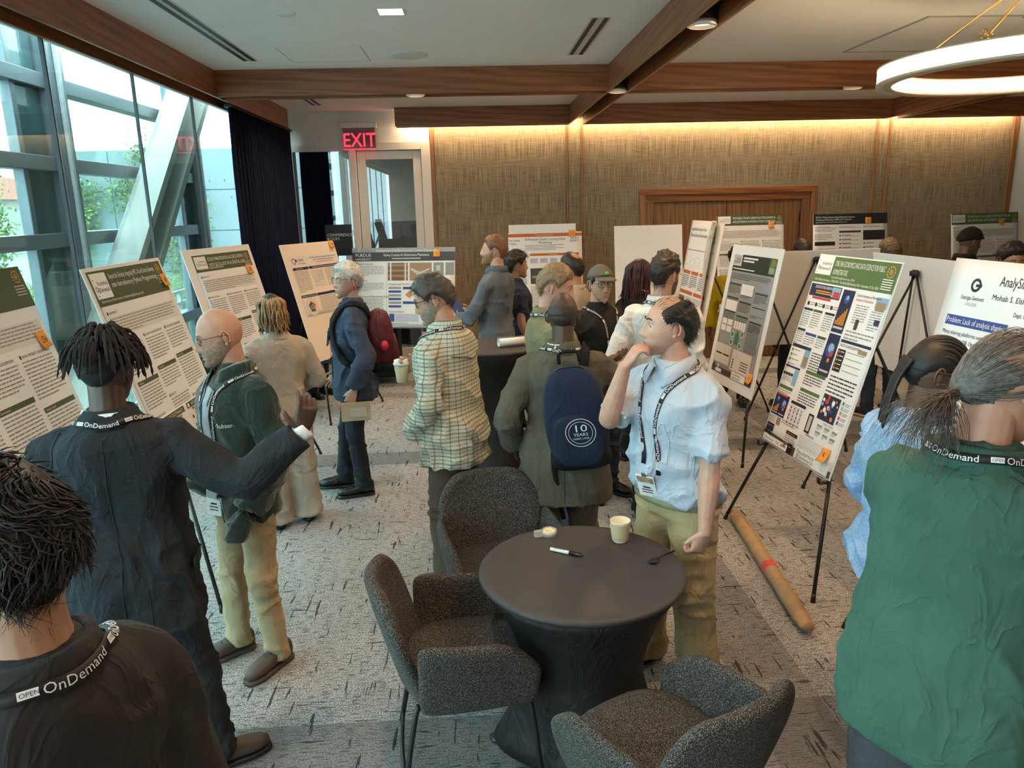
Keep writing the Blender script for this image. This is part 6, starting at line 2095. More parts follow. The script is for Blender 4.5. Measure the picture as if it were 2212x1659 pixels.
# Ecology
e, s = faculty('poster titled Ecology in a digital age standing against the window', (-1.71, 6.09, .69, 74.7, 15.2), PW, PH, ['ECOLOGY 4048: INTEGRATING AI & SCIENCE GATEWAYS', 'INTO ECOLOGY IN A DIGITAL AGE'], 'Ecology course  FacultyHack@Gateways', 3, note_txt='25', note_at=(.79, .17), ez='easel under the Ecology poster', mar=(.09, .05, .05, .20), hh=.13)
# CFDE
par = (-1.42, 7.97, .63, 65, 15.6)
e = board('tan board with a half sheet poster showing a coloured pentagon', par, PW, PH, M_tan_warm_lit)
s = Sheet(e, PW, PH, .09, .13, .80, .62, m=mat('tan_paper', (.80, .68, .56), .6, .01), seed=8)
s.rect(.0, .0, .80, .105, 'p'); s.ring_(.05, .05, .032, 'r', 1, 20, .022); s.ring_(.085, .045, .016, 'b', 2)
s.text('CFDE', .11, .055, .036, 'b', fit=.10); s.text('Workspace', .11, .085, .026, 'r', fit=.12)
s.text('The CFDE Cloud Workspace Implementation Center: A cloud-based', .31, .035, .022, 'k', fit=.46); s.text('platform for cloud analysis and data access', .36, .060, .022, 'k', fit=.36); s.rect(.40, .075, .3, .005, 'r', 1)
for u, v, w in ((.0, .115, .25), (.26, .115, .53), (.0, .40, .25), (.26, .40, .53)):
    s.rect(u, v, w, .028, 'n', 1)
s.text('Project Goals', .05, .135, .02, 'w'); s.text('Building a Cloud Workspace for Data Analysis', .32, .135, .02, 'w', fit=.4); s.text('CFDE Common Fund Data Ecosystem', .01, .42, .018, 'w', fit=.23)
s.para(.01, .155, .23, 14); s.rect(.28, .155, .2, .18, 'l'); s.rect(.284, .159, .192, .172, 'c', 1); s.para(.29, .17, .18, 8); s.para(.51, .155, .27, 12); s.para(.28, .44, .48, 9)
s.ring_(.125, .53, .095, 'l', 1, 28); s.ring_(.125, .53, .090, 'c', 2, 28)
for k, c in enumerate(('r', 'f', 'g', 't', 'd')):
    a0, a1 = -PI/2+k*2*PI/5, -PI/2+(k+1)*2*PI/5
    s.q(c, 3).add([s.pt(.125, .53, 3), s.pt(.125+.06*math.cos(a0), .53+.06*math.sin(a0), 3), s.pt(.125+.06*math.cos(a1), .53+.06*math.sin(a1), 3)], [(0, 1, 2)])
s.ring_(.125, .53, .02, 'w', 4); s.ring_(.125, .53, .015, 'K', 5)
s.done(); note(e, .40, PH-.0, -.012, '14', 4)
easel(par, 'easel under the tan board poster', rear=.42)
# railway (landscape)
par = (-.81, 8.55, .80, -14, 10)
e = board('landscape railway crossties poster with track photographs', par, 1.22, .914)
s = Sheet(e, 1.22, .914, seed=9)
s.rect(0, 0, 1.22, .15, 's'); s.rect(0, .05, 1.22, .10, 'd', 1)
s.text('P', .07, .05, .07, 'c', 3); s.text('PURDUE', .04, .10, .052, 'w', 3, fit=.19); s.text('UNIVERSITY', .04, .138, .030, 'w', 3, fit=.19)
s.text('Automated Point Cloud-Based Geometric Condition Evaluation of', .29, .045, .044, 'w', 3, fit=.70); s.text('Railway Crossties for Infrastructure Maintenance', .38, .095, .044, 'w', 3, fit=.54); s.rect(.48, .115, .34, .012, 'l', 2)
for tx, v, n in (('1. Problem Statement', .19, 7), ('2. Objectives', .38, 6), ('3. Properties and Experimental Setup', .56, 12)):
    s.text(tx, .03, v, .030, 'k', fit=len(tx)*.0115); s.para(.04, v+.016, .35, n, .0165)
s.rect(.415, .16, .003, .72, 'm', 1)
s.rect(.43, .17, .24, .20, 'W', 1)
for k in range(3): s.rect(.43, .185+k*.06, .24, .025, 'T', 2)
for k in (.455, .63): s.rect(k, .17, .02, .20, 'c', 3)
s.rect(.69, .17, .26, .20, 'T', 1)
for k in range(3):
    s.q('c', 2).add([s.pt(.70+k*.03, .25+k*.03, 2), s.pt(.71+k*.03, .23+k*.03, 2), s.pt(.93, .33-k*.05, 2), s.pt(.92, .35-k*.05, 2)], [(0, 1, 2, 3)])
s.rect(.97, .17, .12, .14, 'm', 1); s.rect(1.0, .20, .05, .06, 'l', 2); s.rect(1.11, .17, .1, .14, 'm', 1)
s.text('4. Damage Evaluation Workflow', .43, .42, .028, 'k', fit=.26)
for k in range(6): s.rect(.44, .44+k*.042, .15, .025, 'b' if k % 2 else 's', 1)
for k in (0, 3): s.rect(.61, .44+k*.055, .15, .03, 'b', 1)
s.q('y', 2).add([s.pt(.685, .49, 2), s.pt(.735, .53, 2), s.pt(.685, .57, 2), s.pt(.635, .53, 2)], [(0, 1, 2, 3)])
s.text('5. Experimental Results', .43, .73, .028, 'k', fit=.19); s.rect(.45, .745, .06, .09, 'b', 1); s.rect(.52, .745, .28, .09, 'L', 1)
s.text('6. Conclusions and Future Work', .43, .86, .022, 'k', fit=.24); s.para(.43, .868, .6, 2, .014); s.rect(0, .90, 1.22, .014, 'd', 1)
s.para(.80, .42, .38, 20)
s.done(); note(e, .40, .885, -.012, '12', 0)
easel(par, 'easel under the landscape railway poster', apex=1.55)
# grade crossing safety
par = (.87, 9.15, .70, 0, 9)
e = board('white poster titled AI-Powered Grade Crossing Safety Monitoring', par, .82, PH)
s = Sheet(e, .82, PH, -.01, .10, .90, 1.14, seed=10, y=-.010)
s.rect(.0, .01, .90, .04, 'o'); s.text('Transportation Innovation Research Lab', .33, .036, .018, 'w', fit=.22)
s.text('AI-Powered Grade Crossing Safety', .20, .095, .046, 'k', fit=.50); s.text('Monitoring', .37, .135, .046, 'k', fit=.16)
s.text('Rio Grande', .01, .10, .034, 'k', fit=.13); s.text('Valley', .02, .14, .034, 'k', fit=.08); s.text('RAILWAY', .76, .085, .030, 'k', fit=.10); s.text('SAFETY', .75, .12, .036, 'k', fit=.12)
for k in range(4): s.rect(.20, .15+k*.018, .48-.1*(k % 2), .006, 'm', 1)
s.rect(.0, .25, .22, .03, 'o'); s.text('Abstract', .07, .27, .018, 'w'); s.rect(.26, .25, .60, .03, 'o'); s.text('Methodology', .50, .27, .018, 'w')
s.para(.01, .29, .21, 20, .018, 'd'); s.rect(.0, .68, .22, .03, 'o'); s.para(.01, .72, .21, 22, .018, 'd')
for k in range(5): s.rect(.26+k*.122, .31, .095, .06, 'L', 1); s.para(.27+k*.122, .32, .075, 2, .018)
s.rect(.26, .43, .28, .19, 'd', 1); s.rect(.58, .43, .28, .19, 'K', 1); s.rect(.28, .52, .24, .03, 'm', 2)
s.para(.26, .65, .6, 24, .018)
s.done(); note(e, .36, PH-.08, -.016, '11', 0)
easel(par, 'easel under the grade crossing poster', rear=.45)
# blank board
par = (2.14, 9.0, .66, 0, 9)
e = board('blank white display board before the walnut double doors', par, .83, PH); easel(par, 'easel under the blank white board', rear=.5)
# rail poster turned away
par = (2.10, 7.32, .72, -88.9, 9.4)
e = board('white railway safety poster with orange bars and a curling sheet', par, PW, PH, M_tan_warm_lit)  # white board; its tan is warm room light put into the colour
s = Sheet(e, PW, PH, -.03, -.02, .86, 1.23, seed=11, curl=.10, y=-.012)
s.text('AI-based Real-Time Detection of Trucks', .05, .10, .045, 'k', fit=.46); s.text('Vehicles and Debris at Rail Grade Crossings', .05, .16, .045, 'k', fit=.50); s.text('RAILWAY', .66, .17, .045, 'k', fit=.14); s.text('SAFETY', .66, .22, .05, 'k', fit=.14); s.rect(.68, .05, .08, .06, 'l', 1)
s.rect(.02, .29, .82, .008, 'o')
for k in range(5): s.rect(.06+k*.15, .36+.02*(k % 2), .11, .08, 'l', 1); s.rect(.063+k*.15, .363+.02*(k % 2), .104, .074, 'w', 2)
for u, v, w in ((.03, .50, .22), (.29, .50, .22), (.55, .50, .26), (.03, .70, .40), (.47, .70, .34), (.47, 1.02, .3), (.47, 1.14, .3)): s.rect(u, v, w, .035, 'o', 1)
for u in (.03, .29, .55): s.para(u, .55, .22, 7, .018, 'd')
for k in range(3): s.rect(.03, .76+k*.15, .18, .13, 'W', 1); s.rect(.05, .80+k*.15, .14, .04, 'g', 2)
s.para(.25, .76, .18, 22, .018); s.rect(.47, .84, .34, .03, 'K', 1); s.para(.47, .76, .34, 4); s.para(.47, .88, .34, 6)
s.done(); note(e, .30, PH-.80, -.03, '', 8, .03)
easel(par, 'easel under the curling railway safety poster')
# grey poster
par = (2.18, 6.24, .55, -84.5, 10)
e = board('grey poster on a white board with green headings beside the curling poster', par, PW, PH)
s = Sheet(e, PW, PH, .08, .08, .77, 1.05, m=mat('grey_paper', (.30, .315, .33), .5, .03), seed=12)
w = .77
s.rect(0, 0, w, .145, 'F'); s.rect(0, 0, .16, .10, 'w', 1); logo(s, .0, .005, .15, .09, 1); s.rect(w-.11, .0, .11, .13, 'G', 1); sunburst(s, w-.05, .04, .025)
for k in range(4): s.rect(w-.10, .08+k*.012, .085, .004, 'w', 2)
s.rect(.19, .02, .26, .014, 'w', 1); s.rect(.19, .045, .20, .014, 'w', 1); s.rect(.02, .12, .4, .008, 'w', 1)
s.para(.02, .165, w-.04, 4, .014, 'd')
for c in range(3):
    u = .02+c*.25
    for k in range(3):
        v = .25+k*.12+c*.02
        s.rect(u, v, .22, .018, 'g', 1); s.para(u, v+.026, .22, 5, .014, 'd')
s.rect(.26, .245, .22, .09, 'w', 2); s.para(.27, .255, .2, 5, .016); s.rect(.02, .40, .22, .09, 'w', 2); s.para(.03, .41, .2, 5, .016); s.rect(.52, .42, .22, .06, 's', 2)
for i in range(2):
    for j in range(2): s.rect(.02+i*.11, .565+j*.06, .095, .05, 'w', 2)
for i in range(5): s.rect(.26+i*.045, .565, .038, .065, 'w', 2)
for u, v, r_ in ((.27, .68, .03), (.45, .66, .03), (.27, .75, .03), (.44, .76, .03)): s.ring_(u, v, r_, 'p', 2); s.ring_(u, v, r_*.7, 't', 3)
s.rect(.325, .67, .07, .09, 't', 2); s.ring_(.36, .66, .018, 't', 3); s.para(.52, .56, .22, 18, .014, 'd')
s.rect(.01, .79, .30, .17, 'c', 2); s.rect(.34, .80, .36, .18, 'c', 2); s.para(.03, .81, .26, 3, .014); s.para(.36, .82, .32, 4, .014)
for u in (.03, .17): s.rect(u, .87, .12, .014, 'k', 3); s.para(u, .89, .11, 4, .014)
for k in range(4): s.rect(.37, .88+k*.022, .02, .016, 'k', 3); s.rect(.52, .88+k*.022, .14, .008, 'd', 3)
s.rect(.02, .975, .03, .04, 'K', 2); s.rect(.11, .975, .025, .04, 'w', 2)
s.rect(0, 1.0, w, .05, 'B', 2); s.rect(.08, 1.012, .12, .03, 'w', 3); s.rect(.40, .985, .26, .062, 'w', 3); s.text('FacultyHack', .42, 1.012, .026, 'k', 4, fit=.15); s.text('@Gateways26', .42, 1.036, .024, 'k', 4, fit=.15)
s.done(); note(e, .37, .20, -.014, '5', 6, .02)
easel(par, 'easel under the grey poster')
# CPAD
par = (1.88, 4.19, .62, -84.8, 15.5)
W_ = .80
e = board('tall poster with green header and many colourful illustrations', par, W_, PH)
s = Sheet(e, W_, PH, .008, .008, W_-.016, PH-.016, seed=13); w = W_-.016
s.rect(0, 0, w, .165, 'G'); logo(s, .0, .0, .17, .115, 1); s.text('CPAD 504: ECONOMICS AND DATA SCIENCE FOR PUBLIC', .19, .055, .046, 'w', 2, fit=.48); s.text('ADMINISTRATORS', .19, .105, .046, 'w', 2, fit=.15)
s.text('FacultyHack@Gateways 2026', .19, .128, .016, 'w', 2, fit=.24); s.text('Clark Atlanta University -- CPAD 504 -- FacultyHack@Gateways 2026  September 23-25, 2026', .02, .152, .020, 'w', 2, fit=.64); sunburst(s, w-.06, .05, .03)
for k in range(5): s.rect(w-.11, .09+k*.013, .09, .005, 'w', 2)
def pic(u, v, w_, h_, kind, sd=0):
    s.rect(u, v, w_, h_, 'n', 1)
    rg_ = random.Random(sd)
    if kind == 'chart':
        s.ring_(u+w_*.5, v+h_*.22, min(w_, h_)*.22, 'b', 2); s.ring_(u+w_*.55, v+h_*.18, min(w_, h_)*.12, 'S', 3)
        for k in range(6): s.rect(u+w_*(.12+k*.13), v+h_*(.72-.06*k), w_*.09, h_*(.10+.06*k), 'y' if k % 2 else 'f', 4)
        s.rect(u+w_*.08, v+h_*.86, w_*.84, h_*.05, 'l', 3)
    elif kind == 'brain':
        s.ring_(u+w_*.48, v+h_*.38, min(w_, h_)*.38, 'b', 2); s.ring_(u+w_*.55, v+h_*.33, min(w_, h_)*.24, 'S', 3); s.ring_(u+w_*.68, v+h_*.45, min(w_, h_)*.16, 'r', 4); s.ring_(u+w_*.6, v+h_*.62, min(w_, h_)*.11, 'f', 4)
        s.rect(u+w_*.1, v+h_*.86, w_*.8, h_*.05, 'l', 3)
    else:
        for k in range(26): s.ring_(u+w_*rg_.uniform(.08, .92), v+h_*rg_.uniform(.08, .85), min(w_, h_)*rg_.uniform(.04, .12), rg_.choice('bSfywKnrc'), 2+k % 4, 8)
s.rect(.01, .175, .33, .075, 'n', 1); s.text('ECONOMICS FOR PUBLIC ADMINISTRATORS', .06, .20, .024, 'w', 2, fit=.2); s.rect(.08, .212, .16, .007, 'y', 2); s.rect(.08, .225, .17, .007, 'y', 2); s.rect(.25, .18, .085, .06, 'S', 2); s.rect(.27, .205, .06, .04, 'r', 3); s.rect(.06, .252, .2, .015, 'r', 2)
for k in range(4): s.ring_(.04+k*.085, .30, .013, 'K', 2); s.rect(.06+k*.085, .29, .05, .005, 'm', 2); s.rect(.06+k*.085, .303, .045, .005, 'm', 2)
for u, c in ((.01, 'n'), (.12, 'g'), (.25, 'K')): s.rect(u, .33, .10, .014, c, 2); s.para(u, .352, .095, 7, .014)
s.rect(.01, .46, .09, .014, 'n', 2); s.para(.01, .48, .09, 6, .014); s.rect(.115, .475, .12, .016, 'b', 2); s.para(.115, .50, .12, 4, .014); s.rect(.25, .475, .09, .016, 'g', 2); s.para(.25, .50, .09, 4, .014)
pic(.36, .18, .115, .25, 'chart'); pic(.36, .44, .115, .25, 'brain')
s.text('Science Gateways as Pathways to', .50, .205, .022, 'k', fit=.22); s.text('Inclusion & Education', .50, .23, .024, 'r', fit=.16); s.rect(.68, .19, .10, .06, 'S', 1); s.rect(.69, .215, .08, .05, 'T', 2)
s.para(.52, .25, .12, 8, .014); s.para(.67, .27, .1, 8, .014); s.rect(.56, .33, .03, .06, 'd', 2); s.rect(.72, .31, .045, .03, 'n', 2); s.para(.50, .40, .26, 3, .02)
s.rect(.49, .455, .28, .016, 'n', 2); s.text('TARGET COURSE DESCRIPTION', .49, .495, .022, 'k', fit=.20); s.rect(.49, .51, .075, .13, 'K', 1)
for k in range(5): s.ring_(.505, .525+k*.024, .007, 'f', 3, 10); s.rect(.52, .522+k*.024, .035, .004, 'w', 3)
for k in range(4): s.rect(.58, .515+k*.035, .16, .004, 'm', 1)
s.rect(.67, .485, .08, .025, 'T', 2)
s.rect(.01, .56, .22, .02, 'n', 1); s.rect(.17, .56, .06, .13, 'S', 1); s.rect(.18, .62, .05, .06, 'T', 2)
for k in range(4): s.ring_(.03, .60+k*.03, .009, 'r' if k == 3 else 't', 2, 10); s.para(.05, .595+k*.03, .11, 1, .014)
s.para(.25, .58, .22, 7, .016, 'd'); s.rect(.25, .69, .21, .02, 'G', 1); s.para(.25, .72, .2, 4, .016, 'd'); s.rect(.25, .80, .21, .02, 'G', 1); s.para(.25, .83, .2, 5, .016, 'd')
s.rect(.01, .70, .17, .012, 'n', 1); s.rect(.13, .715, .05, .10, 'S', 1)
for k in range(4): s.rect(.01+k*.03, .745, .024, .018, 'K', 2); s.rect(.01+k*.03, .77, .02, .03, 'l', 2)
s.para(.50, .665, .26, 5, .022, 'd'); s.rect(.01, .83, .16, .02, 'G', 1); s.para(.01, .86, .16, 2, .014)
pic(.50, .775, .17, .15, 'x', 3)
for k, c in enumerate('tSfrb'): s.rect(.69, .78+k*.028, .016, .02, c, 2); s.rect(.715, .785+k*.028, .05, .004, 'm', 2); s.rect(.715, .795+k*.028, .04, .004, 'm', 2)
s.rect(.01, .885, .16, .14, 'n', 0); pic(.01, .895, .08, .13, 'chart'); pic(.09, .895, .08, .13, 'brain'); s.rect(.02, .885, .13, .012, 'r', 3)
s.rect(.20, .895, .17, .018, 'K', 2)
for i in range(4):
    for j in range(5): s.rect(.205+i*.04, .925+j*.024, .03, .004, 'Lm'[j % 2], 2); s.rect(.212+i*.04, .932+j*.024, .014, .010, 'drbm'[i], 2)
s.rect(.42, .92, .055, .115, 'K', 1); s.rect(.432, .932, .032, .09, 'l', 2)
s.text('PROJECT GOALS', .58, .945, .016, 'k', fit=.1)
for i in range(3):
    for j in range(2): s.rect(.53+i*.075, .955+j*.04, .05, .012, 'm', 1); s.para(.53+i*.075, .97+j*.04, .055, 2, .009)
s.text('REFERENCES', .45, 1.05, .018, 'k', fit=.09); s.para(.40, 1.06, .32, 7, .010, 'l'); s.para(.16, 1.03, .22, 2, .014); s.rect(.105, 1.03, .045, .05, 'T', 2); s.para(.01, 1.035, .08, 6, .012)
s.rect(.01, 1.085, .09, .05, 'n', 2); s.text('ECONOMIC STUDIES', .015, 1.105, .012, 'f', 3, fit=.08); s.rect(.01, 1.14, .075, .06, 'K', 2); s.rect(.02, 1.155, .04, .005, 'y', 3); s.text('AUTHOR & MENTOR', .095, 1.165, .018, 'T', fit=.10)
s.rect(.25, 1.075, .13, .022, 'K', 2); s.text('ECONOMIC STUDIES', .255, 1.092, .013, 'f', 3, fit=.1); s.para(.25, 1.105, .12, 4, .012); s.rect(.25, 1.14, .05, .05, 'l', 2); s.ring_(.275, 1.16, .016, 'W', 3); s.rect(.31, 1.14, .055, .06, 'K', 2); s.rect(.32, 1.16, .03, .004, 'y', 3)
s.q('B', 2).add([s.pt(.0, 1.135, 2), s.pt(w, 1.165, 2), s.pt(w, PH-.016, 2), s.pt(0, PH-.016, 2)], [(0, 1, 2, 3)])
s.rect(.01, 1.16, .30, .040, 'w', 3); s.text('TACC', .17, 1.188, .026, 'k', 4, fit=.05); s.text('Science Gateways', .03, 1.186, .018, 'k', 4, fit=.12); s.rect(.235, 1.172, .06, .012, 'm', 4)
s.rect(.40, 1.135, .36, .066, 'w', 3); s.text('FacultyHack', .42, 1.163, .032, 'k', 4, fit=.19); s.text('@Gateways26', .42, 1.188, .030, 'k', 4, fit=.19); s.rect(.42, 1.194, .18, .004, 'm', 4)
s.done(); note(e, .30, .155, -.014, '5', -6, .03)
easel(par, 'easel under the tall illustrated poster', spread=.57, apex=1.60, rear=.85)
# back row along the wall
e, s = faculty('green headed poster Empowering the Next Generation by the doors', (3.55, 9.45, .74, 0, 8), .86, PH, ['EMPOWERING THE NEXT GENERATION OF PROGRAMMERS: AI', 'AND JETSTREAM2 IN INTRODUCTORY COMPUTING'], '', 14, note_txt='7', note_at=(.70, .09), ez='easel under the Empowering poster', hh=.13)
par = (4.75, 9.25, .73, 0, 8)
e = board('white poster with a black header band by the walnut doors', par, .95, PH)
s = Sheet(e, .95, PH, seed=15)
s.rect(0, 0, .95, .13, 'K'); s.text('OSG-AI: A Federated Browser-Based Platform for Interactive', .03, .05, .030, 'w', 2, fit=.50); s.text('Computing and Data Access, NAIRR and CC* Resources', .03, .08, .030, 'w', 2, fit=.46); s.rect(.03, .10, .4, .006, 'l', 2)
for c in range(3):
    u = .02+c*.31; s.rect(u, .17, .28, .004, 'm', 1); s.text(['Why Browser HPC Environments?', 'Our compute node for the masses', 'Basic and User Findings'][c], u, .165, .018, 'k', fit=.2)
s.para(.02, .19, .26, 2); s.rect(.02, .34, .26, .05, 'K', 1); s.para(.02, .25, .22, 4, .02); s.rect(.33, .21, .28, .025, 'd', 1); s.rect(.64, .21, .28, .12, 'K', 1)
for k in range(6): s.ring_(.345, .27+k*.05, .010, 'k', 1); s.rect(.365, .262+k*.05, .12, .007, 'd', 1); s.rect(.365, .275+k*.05, .22, .005, 'm', 1); s.ring_(.655, .37+k*.05, .010, 'k', 1); s.rect(.675, .365+k*.05, .1, .007, 'd', 1)
s.para(.02, .43, .27, 20)
s.done(); note(e, .23, PH-.05, -.012, '6', 3); easel(par, 'easel under the poster with the black header', rear=.42)
e, s = faculty('green headed poster Integrating HPC and AI behind the black beanie', (6.36, 9.0, .70, 14, 8), 1.05, PH, ['INTEGRATING HPC, AI & SCIENCE GATEWAYS INTO THE CAP', '4630 ARTIFICIAL INTELLIGENCE COURSE'], '', 16, head='G', note_txt='57', note_at=(.78, .08), ez='easel under the Integrating HPC poster', hh=.13)
# AnalySim
par = (1.98, 2.86, .66, -86, 12)
e = board('cool white poster with blue heading bars beside the denim jacket', par, PW, PH, mat('cool_board', (.80, .82, .85), .5, .01))
s = Sheet(e, PW, PH, seed=17, m=mat('cool_paper', (.80, .82, .86), .45, .01))
s.ring_(.17, .11, .030, 'K', 1, 20, .018); s.rect(.17, .105, .035, .012, 'K', 2); s.text('Georgia Gwinnett', .10, .175, .026, 'k', fit=.14); s.text('COLLEGE', .135, .20, .018, 'm', fit=.07)
s.text('AnalySim: a collaborative platform', .30, .10, .060, 'k', fit=.58); s.text('Mohab S. Elshamy, Samuel Kell', .28, .16, .034, 'k', fit=.40); s.text('Dept. Info. Tech., School', .42, .215, .026, 'k', fit=.20); s.text('Demo', .58, .29, .032, 'k')
s.rect(.05, .25, .36, .045, 'b'); s.text('Problem: Lack of analysis sharing', .055, .283, .036, 'w', fit=.345)
tx = ['Many sharing platforms exist for:', '  \u2022 Models (ModelDB, OpenSourceBrain)', '  \u2022 Data (Figshare, DANDI, OpenNeuro)', '  \u2022 Software (NITRC, GitHub)', 'Not so much for analysis (notebooks, scripts)', '  \u2022 Github, GitLab, Bitbucket, etc. but not', '     science-friendly', '  \u2022 ResearchGate, Academia, etc. but not', '     specific for analysis']
for k, t_ in enumerate(tx): s.text(t_, .05, .335+k*.034, .026, 'k', fit=min(.36, len(t_)*.0088))
s.rect(.05, .66, .36, .045, 'b'); s.text('What is AnalySim?', .13, .693, .036, 'w', fit=.2)
for k, t_ in enumerate(['Github-like environment', 'Create and manage projects', 'Upload small datasets and query them', 'Analyze in notebooks (Javascript or Python)', 'Share, follow, fork-modify-publish', 'Use our instance or run your own']): s.text('\u2022 '+t_, .06, .745+k*.032, .026, 'k', fit=min(.35, len(t_)*.0092))
s.rect(.05, .955, .38, .24, 'b'); s.text('AnalySim', .10, 1.06, .05, 'w', fit=.14); s.ring_(.16, 1.0, .02, 'y', 2)
s.rect(.45, .40, .42, .045, 'b'); s.text('Jupyter', .62, .435, .036, 'w')
for k, t_ in enumerate(['Run with browser\'s compute', 'Project README in notebook', 'Multiple versioned notebooks']): s.text('\u2022 '+t_, .46, .475+k*.032, .026, 'k', fit=.28)
for k in range(14): s.rect(.46, .70+k*.03, .36-.1*(k % 3)/3, .005, 'm', 1)
s.text('https://analysim.tech', .52, .34, .022, 'b', fit=.2)
s.done(); easel(par, 'easel under the poster with blue heading bars')
# boards seen from behind
for par, wd, ht, lab, el_ in [((3.12, 6.95, .78, 183, 12), 1.22, .914, 'back of a wide white landscape board past the tall illustrated poster', 'easel holding up the wide white landscape board'), ((3.27, 5.25, .80, 91, 6), 1.22, .914, 'back of a white board standing side-on near the poster with blue bars', 'easel behind the white side-on board'), ((3.30, 3.95, .80, 88, 8), 1.22, .914, 'back of a white board partly hidden by the poster with blue bars', 'easel behind the white board by the blue barred poster')]:
    e = board(lab, par, wd, ht, mat('board_back', (.80, .77, .76), .6, .01))
    link('paper_sheet', MB().bx(-wd/2+.02, wd/2-.02, -.0085, -.0065, .01, ht-.01), MATS['poster_paper'], e, smooth=False)
    link('backing_fold', MB().bx(-wd/2, wd/2, .0005, .002, .13, .134), mat('fold_grey', (.60, .60, .62), .6), e, smooth=False)
    easel(par, el_, apex=1.58, spread=.46)

# ------------------------------------------------------------------ bags and hand-held things
def to_world(p, v):
    return p.o.matrix_world @ Vector(np.array(v)*p.k)
bpy.context.view_layer.update()
def backpack(p, local, rot, W, D, H, m, m2, label, strap_sides, emblem=False, straps=True):
    bpy.context.view_layer.update()
    M = Matrix.Translation(p.o.location) @ Matrix.Rotation(p.o.rotation_euler[2], 4, 'Z')
    e = tag(empty('backpack'), label, 'backpack')
    loc = M @ Vector(np.array(local)*p.k)
    e.location = loc; e.rotation_euler = (R(rot[0]), R(rot[1]), p.o.rotation_euler[2]+R(rot[2]))
    def blob(w, d, h, y, z, pw=.55, taper=.12, n=28):
        RS = []
        for t in np.linspace(-1, 1, 15):
            k = (1-abs(t)**3.2)**.42 if abs(t) < 1 else .05
            k = max(k, .06); ww = w*(1-taper*max(0, t))
            RS.append([(math.copysign(abs(math.cos(a))**pw, math.cos(a))*ww/2*k, y+math.copysign(abs(math.sin(a))**pw, math.sin(a))*d/2*k, z+t*h/2) for a in np.arange(n)*2*PI/n])
        return MB().rings(RS)
    link('main_body', blob(W, D, H, -D/2, H/2), m, e)
    link('front_pocket', blob(W*.80, D*.5, H*.55, -D*.86, H*.33), m, e)
    link('base_panel', blob(W*.97, D*.96, H*.22, -D/2, H*.115), m2, e)
    link('zipper', MB().tube([(-W*.40, -D*.55, H*.25), (-W*.42, -D*.55, H*.6), (-W*.25, -D*.6, H*.93), (0, -D*.62, H*.98), (W*.25, -D*.6, H*.93), (W*.42, -D*.55, H*.6), (W*.40, -D*.55, H*.25)], .0045, 6, 5), M_black, e)
    link('grab_handle', MB().tube([(-.05, -.02, H*.97), (-.04, -.02, H+.035), (.04, -.02, H+.035), (.05, -.02, H*.97)], .009, 8, 4), m2, e)
    if emblem:
        y = -D*1.125
        em = MB()
        def ringm(r1, r2):
            V = [(q*math.cos(a), 0, q*math.sin(a)) for a in np.arange(36)*2*PI/36 for q in (r1, r2)]
            return V, [(2*i, 2*i+1, (2*i+3) % 72, (2*i+2) % 72) for i in range(36)]
        cz, cx = H*.42, W*.06
        for r1, r2 in ((.070, .073), (.056, .058)):
            V, F = ringm(r1, r2); em.add([(a+cx, y, c+cz) for a, b, c in V], F)
        for t_, sz, dz, wd in (('10', .052, .006, .055), ('YEARS', .022, -.016, .07), ('NAIRR | HUB', .014, -.034, .075)):
            V, F = text_mesh(t_, sz, 'CENTER'); k = wd/(V[:, 0].max()-V[:, 0].min())
            em.add([(a*k+cx, y-.001, b+cz+dz) for a, b, _ in V], F)
        link('emblem', em, mat('emblem_white', (.78, .78, .78), .6), e, smooth=False, recalc=False)['kind'] = 'stuff'
    # straps over the shoulders, in bag space
    Mi = (Matrix.Translation(e.location) @ e.rotation_euler.to_matrix().to_4x4()).inverted() @ M
    for sd in strap_sides:
        path = [p.up((sd*.085, -.16, 1.36)), p.up((sd*.105, -.07, 1.45)), p.up((sd*.115, .02, 1.46)), p.up((sd*.12, .10, 1.36)), p.up((sd*.13, .13, 1.22)), p.up((sd*.18, .08, 1.08)), p.up((sd*.19, -.06, 1.0))]
        mb, *_ = p.ribbon(path, .050, .010, thick=.012)
        mb.v = [tuple(Mi @ Vector(np.array(q)*p.k)) for q in mb.v]
        link('shoulder_strap', mb, m2, e)
    return e
M_nv = cloth('navy_canvas', (.014, .020, .045), .2, .3, c2=(.035, .045, .08))
M_bs = cloth('bag_black', (.008, .008, .010), .2, sheen=0)
backpack(P10, (.10, -.165, .89), (7, -7, -4), .31, .16, .55, M_nv, M_bs, 'navy canvas backpack with a white 10 YEARS emblem on one shoulder', [1], emblem=True)
link('loose_strap', MB().tube([(-.13, -.03, .12), (-.15, -.04, .02), (-.145, -.05, -.16), (-.14, -.05, -.30)], [(.012, .002)]*4, 6, 3), M_bs, [o for o in bpy.data.objects if o.name.startswith('backpack') and o.type == 'EMPTY'][-1])
bp = backpack(W4, (0, -.135, .93), (-4, 0, 0), .31, .20, .48, cloth('maroon_nylon', (.075, .010, .016), .2, rough=.5), M_bs, 'black and maroon backpack worn by the silver haired person', [-1, 1])
link('bottle', MB().sphere((-.155, -.12, .22), (.030, .030, .038), 14, 10), mat('bottle_red', (.55, .03, .06), .15), bp)
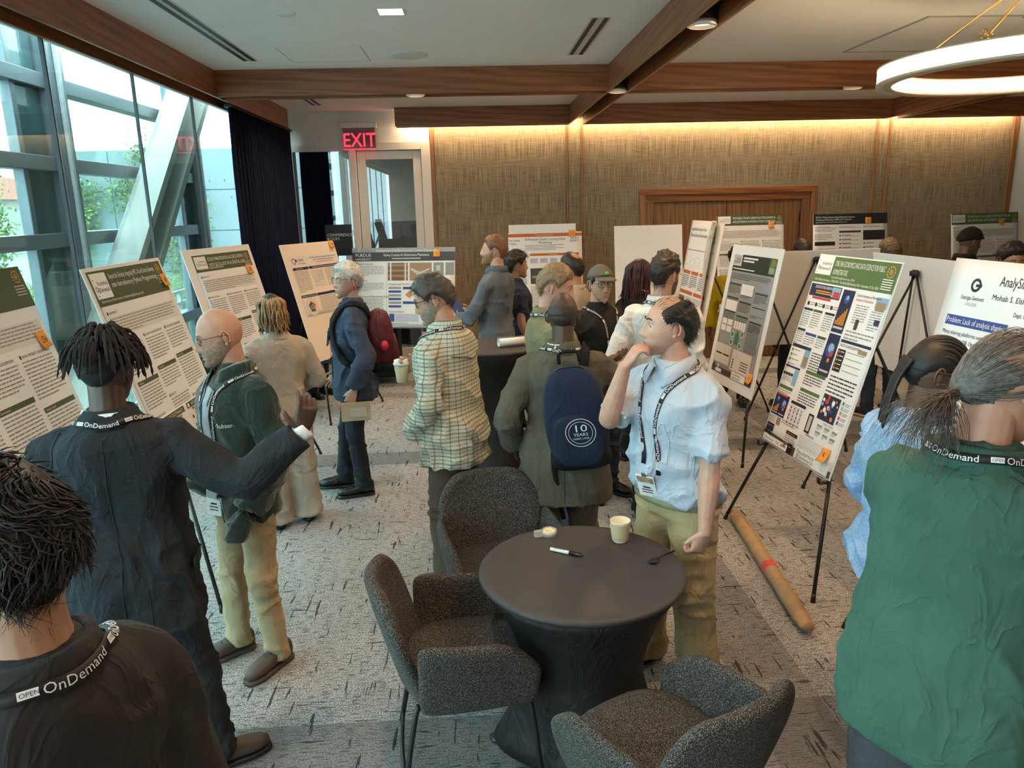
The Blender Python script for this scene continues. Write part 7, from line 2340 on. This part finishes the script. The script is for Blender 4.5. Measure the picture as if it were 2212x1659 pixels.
# notebook with a clear case in the silver haired person's hand
M4 = Matrix.Translation(W4.o.location) @ Matrix.Rotation(W4.o.rotation_euler[2], 4, 'Z')
w4 = W4.JL[2]+unit(W4.JL[2]-W4.JL[1])*.13
e = tag(empty('notebook', tuple(M4 @ Vector(np.array(w4)*W4.k)), W4.o.rotation_euler[2]), 'kraft notebook with a clear case held at the navy jacket side', 'notebook')
mod_bevel(link('cover', MB().bx(-.026, -.014, -.16, .05, -.11, .03), mat('notebook_kraft', (.46, .36, .22), .7), e, smooth=False), .002)
link('pages', MB().bx(-.0235, -.0165, -.158, .046, -.107, .0275), mat('pages', (.75, .72, .65), .8), e, smooth=False)
link('clear_case', MB().bx(-.040, -.0275, -.13, -.01, -.075, -.01), MATS['clear_plastic'], e, smooth=False)
# coffee cup in the plaid person's hand
M6 = Matrix.Translation(P6.o.location) @ Matrix.Rotation(P6.o.rotation_euler[2], 4, 'Z')
w6 = P6.JR[2]+arr(-.075, .055, -.02)
e = tag(empty('coffee_cup', tuple(M6 @ Vector(np.array(w6)*P6.k))), 'takeaway coffee cup with white lid held by the plaid shirt', 'cup')
link('cup_body', MB().lathe([(.028, -.05), (.029, -.048), (.041, .055)], 32), mat('cup_tan', (.52, .44, .28), .7), e)
link('lid', MB().lathe([(.041, .05), (.0445, .052), (.0445, .060), (.040, .064), (.039, .078), (.034, .080)], 32), mat('lid_white', (.78, .77, .75), .4), e)
# blue leaflet in the slate shirt's hands
M7 = Matrix.Translation(P7.o.location) @ Matrix.Rotation(P7.o.rotation_euler[2], 4, 'Z')
e = tag(empty('leaflet', tuple(M7 @ Vector(np.array((-.06, .36, 1.14))*P7.k)), P7.o.rotation_euler[2]), 'blue and white leaflet held by the slate grey shirt', 'leaflet')
link('sheet', MB().box((0, 0, .03), (.15, .004, .21), rot=Matrix.Rotation(R(-35), 3, 'X')), mat('leaflet_blue', (.03, .08, .30), .5), e, smooth=False)
link('panel', MB().box((0, -.005, .0), (.15, .004, .08), rot=Matrix.Rotation(R(-35), 3, 'X')), mat('paper_white', (.8, .8, .8)), e, smooth=False)
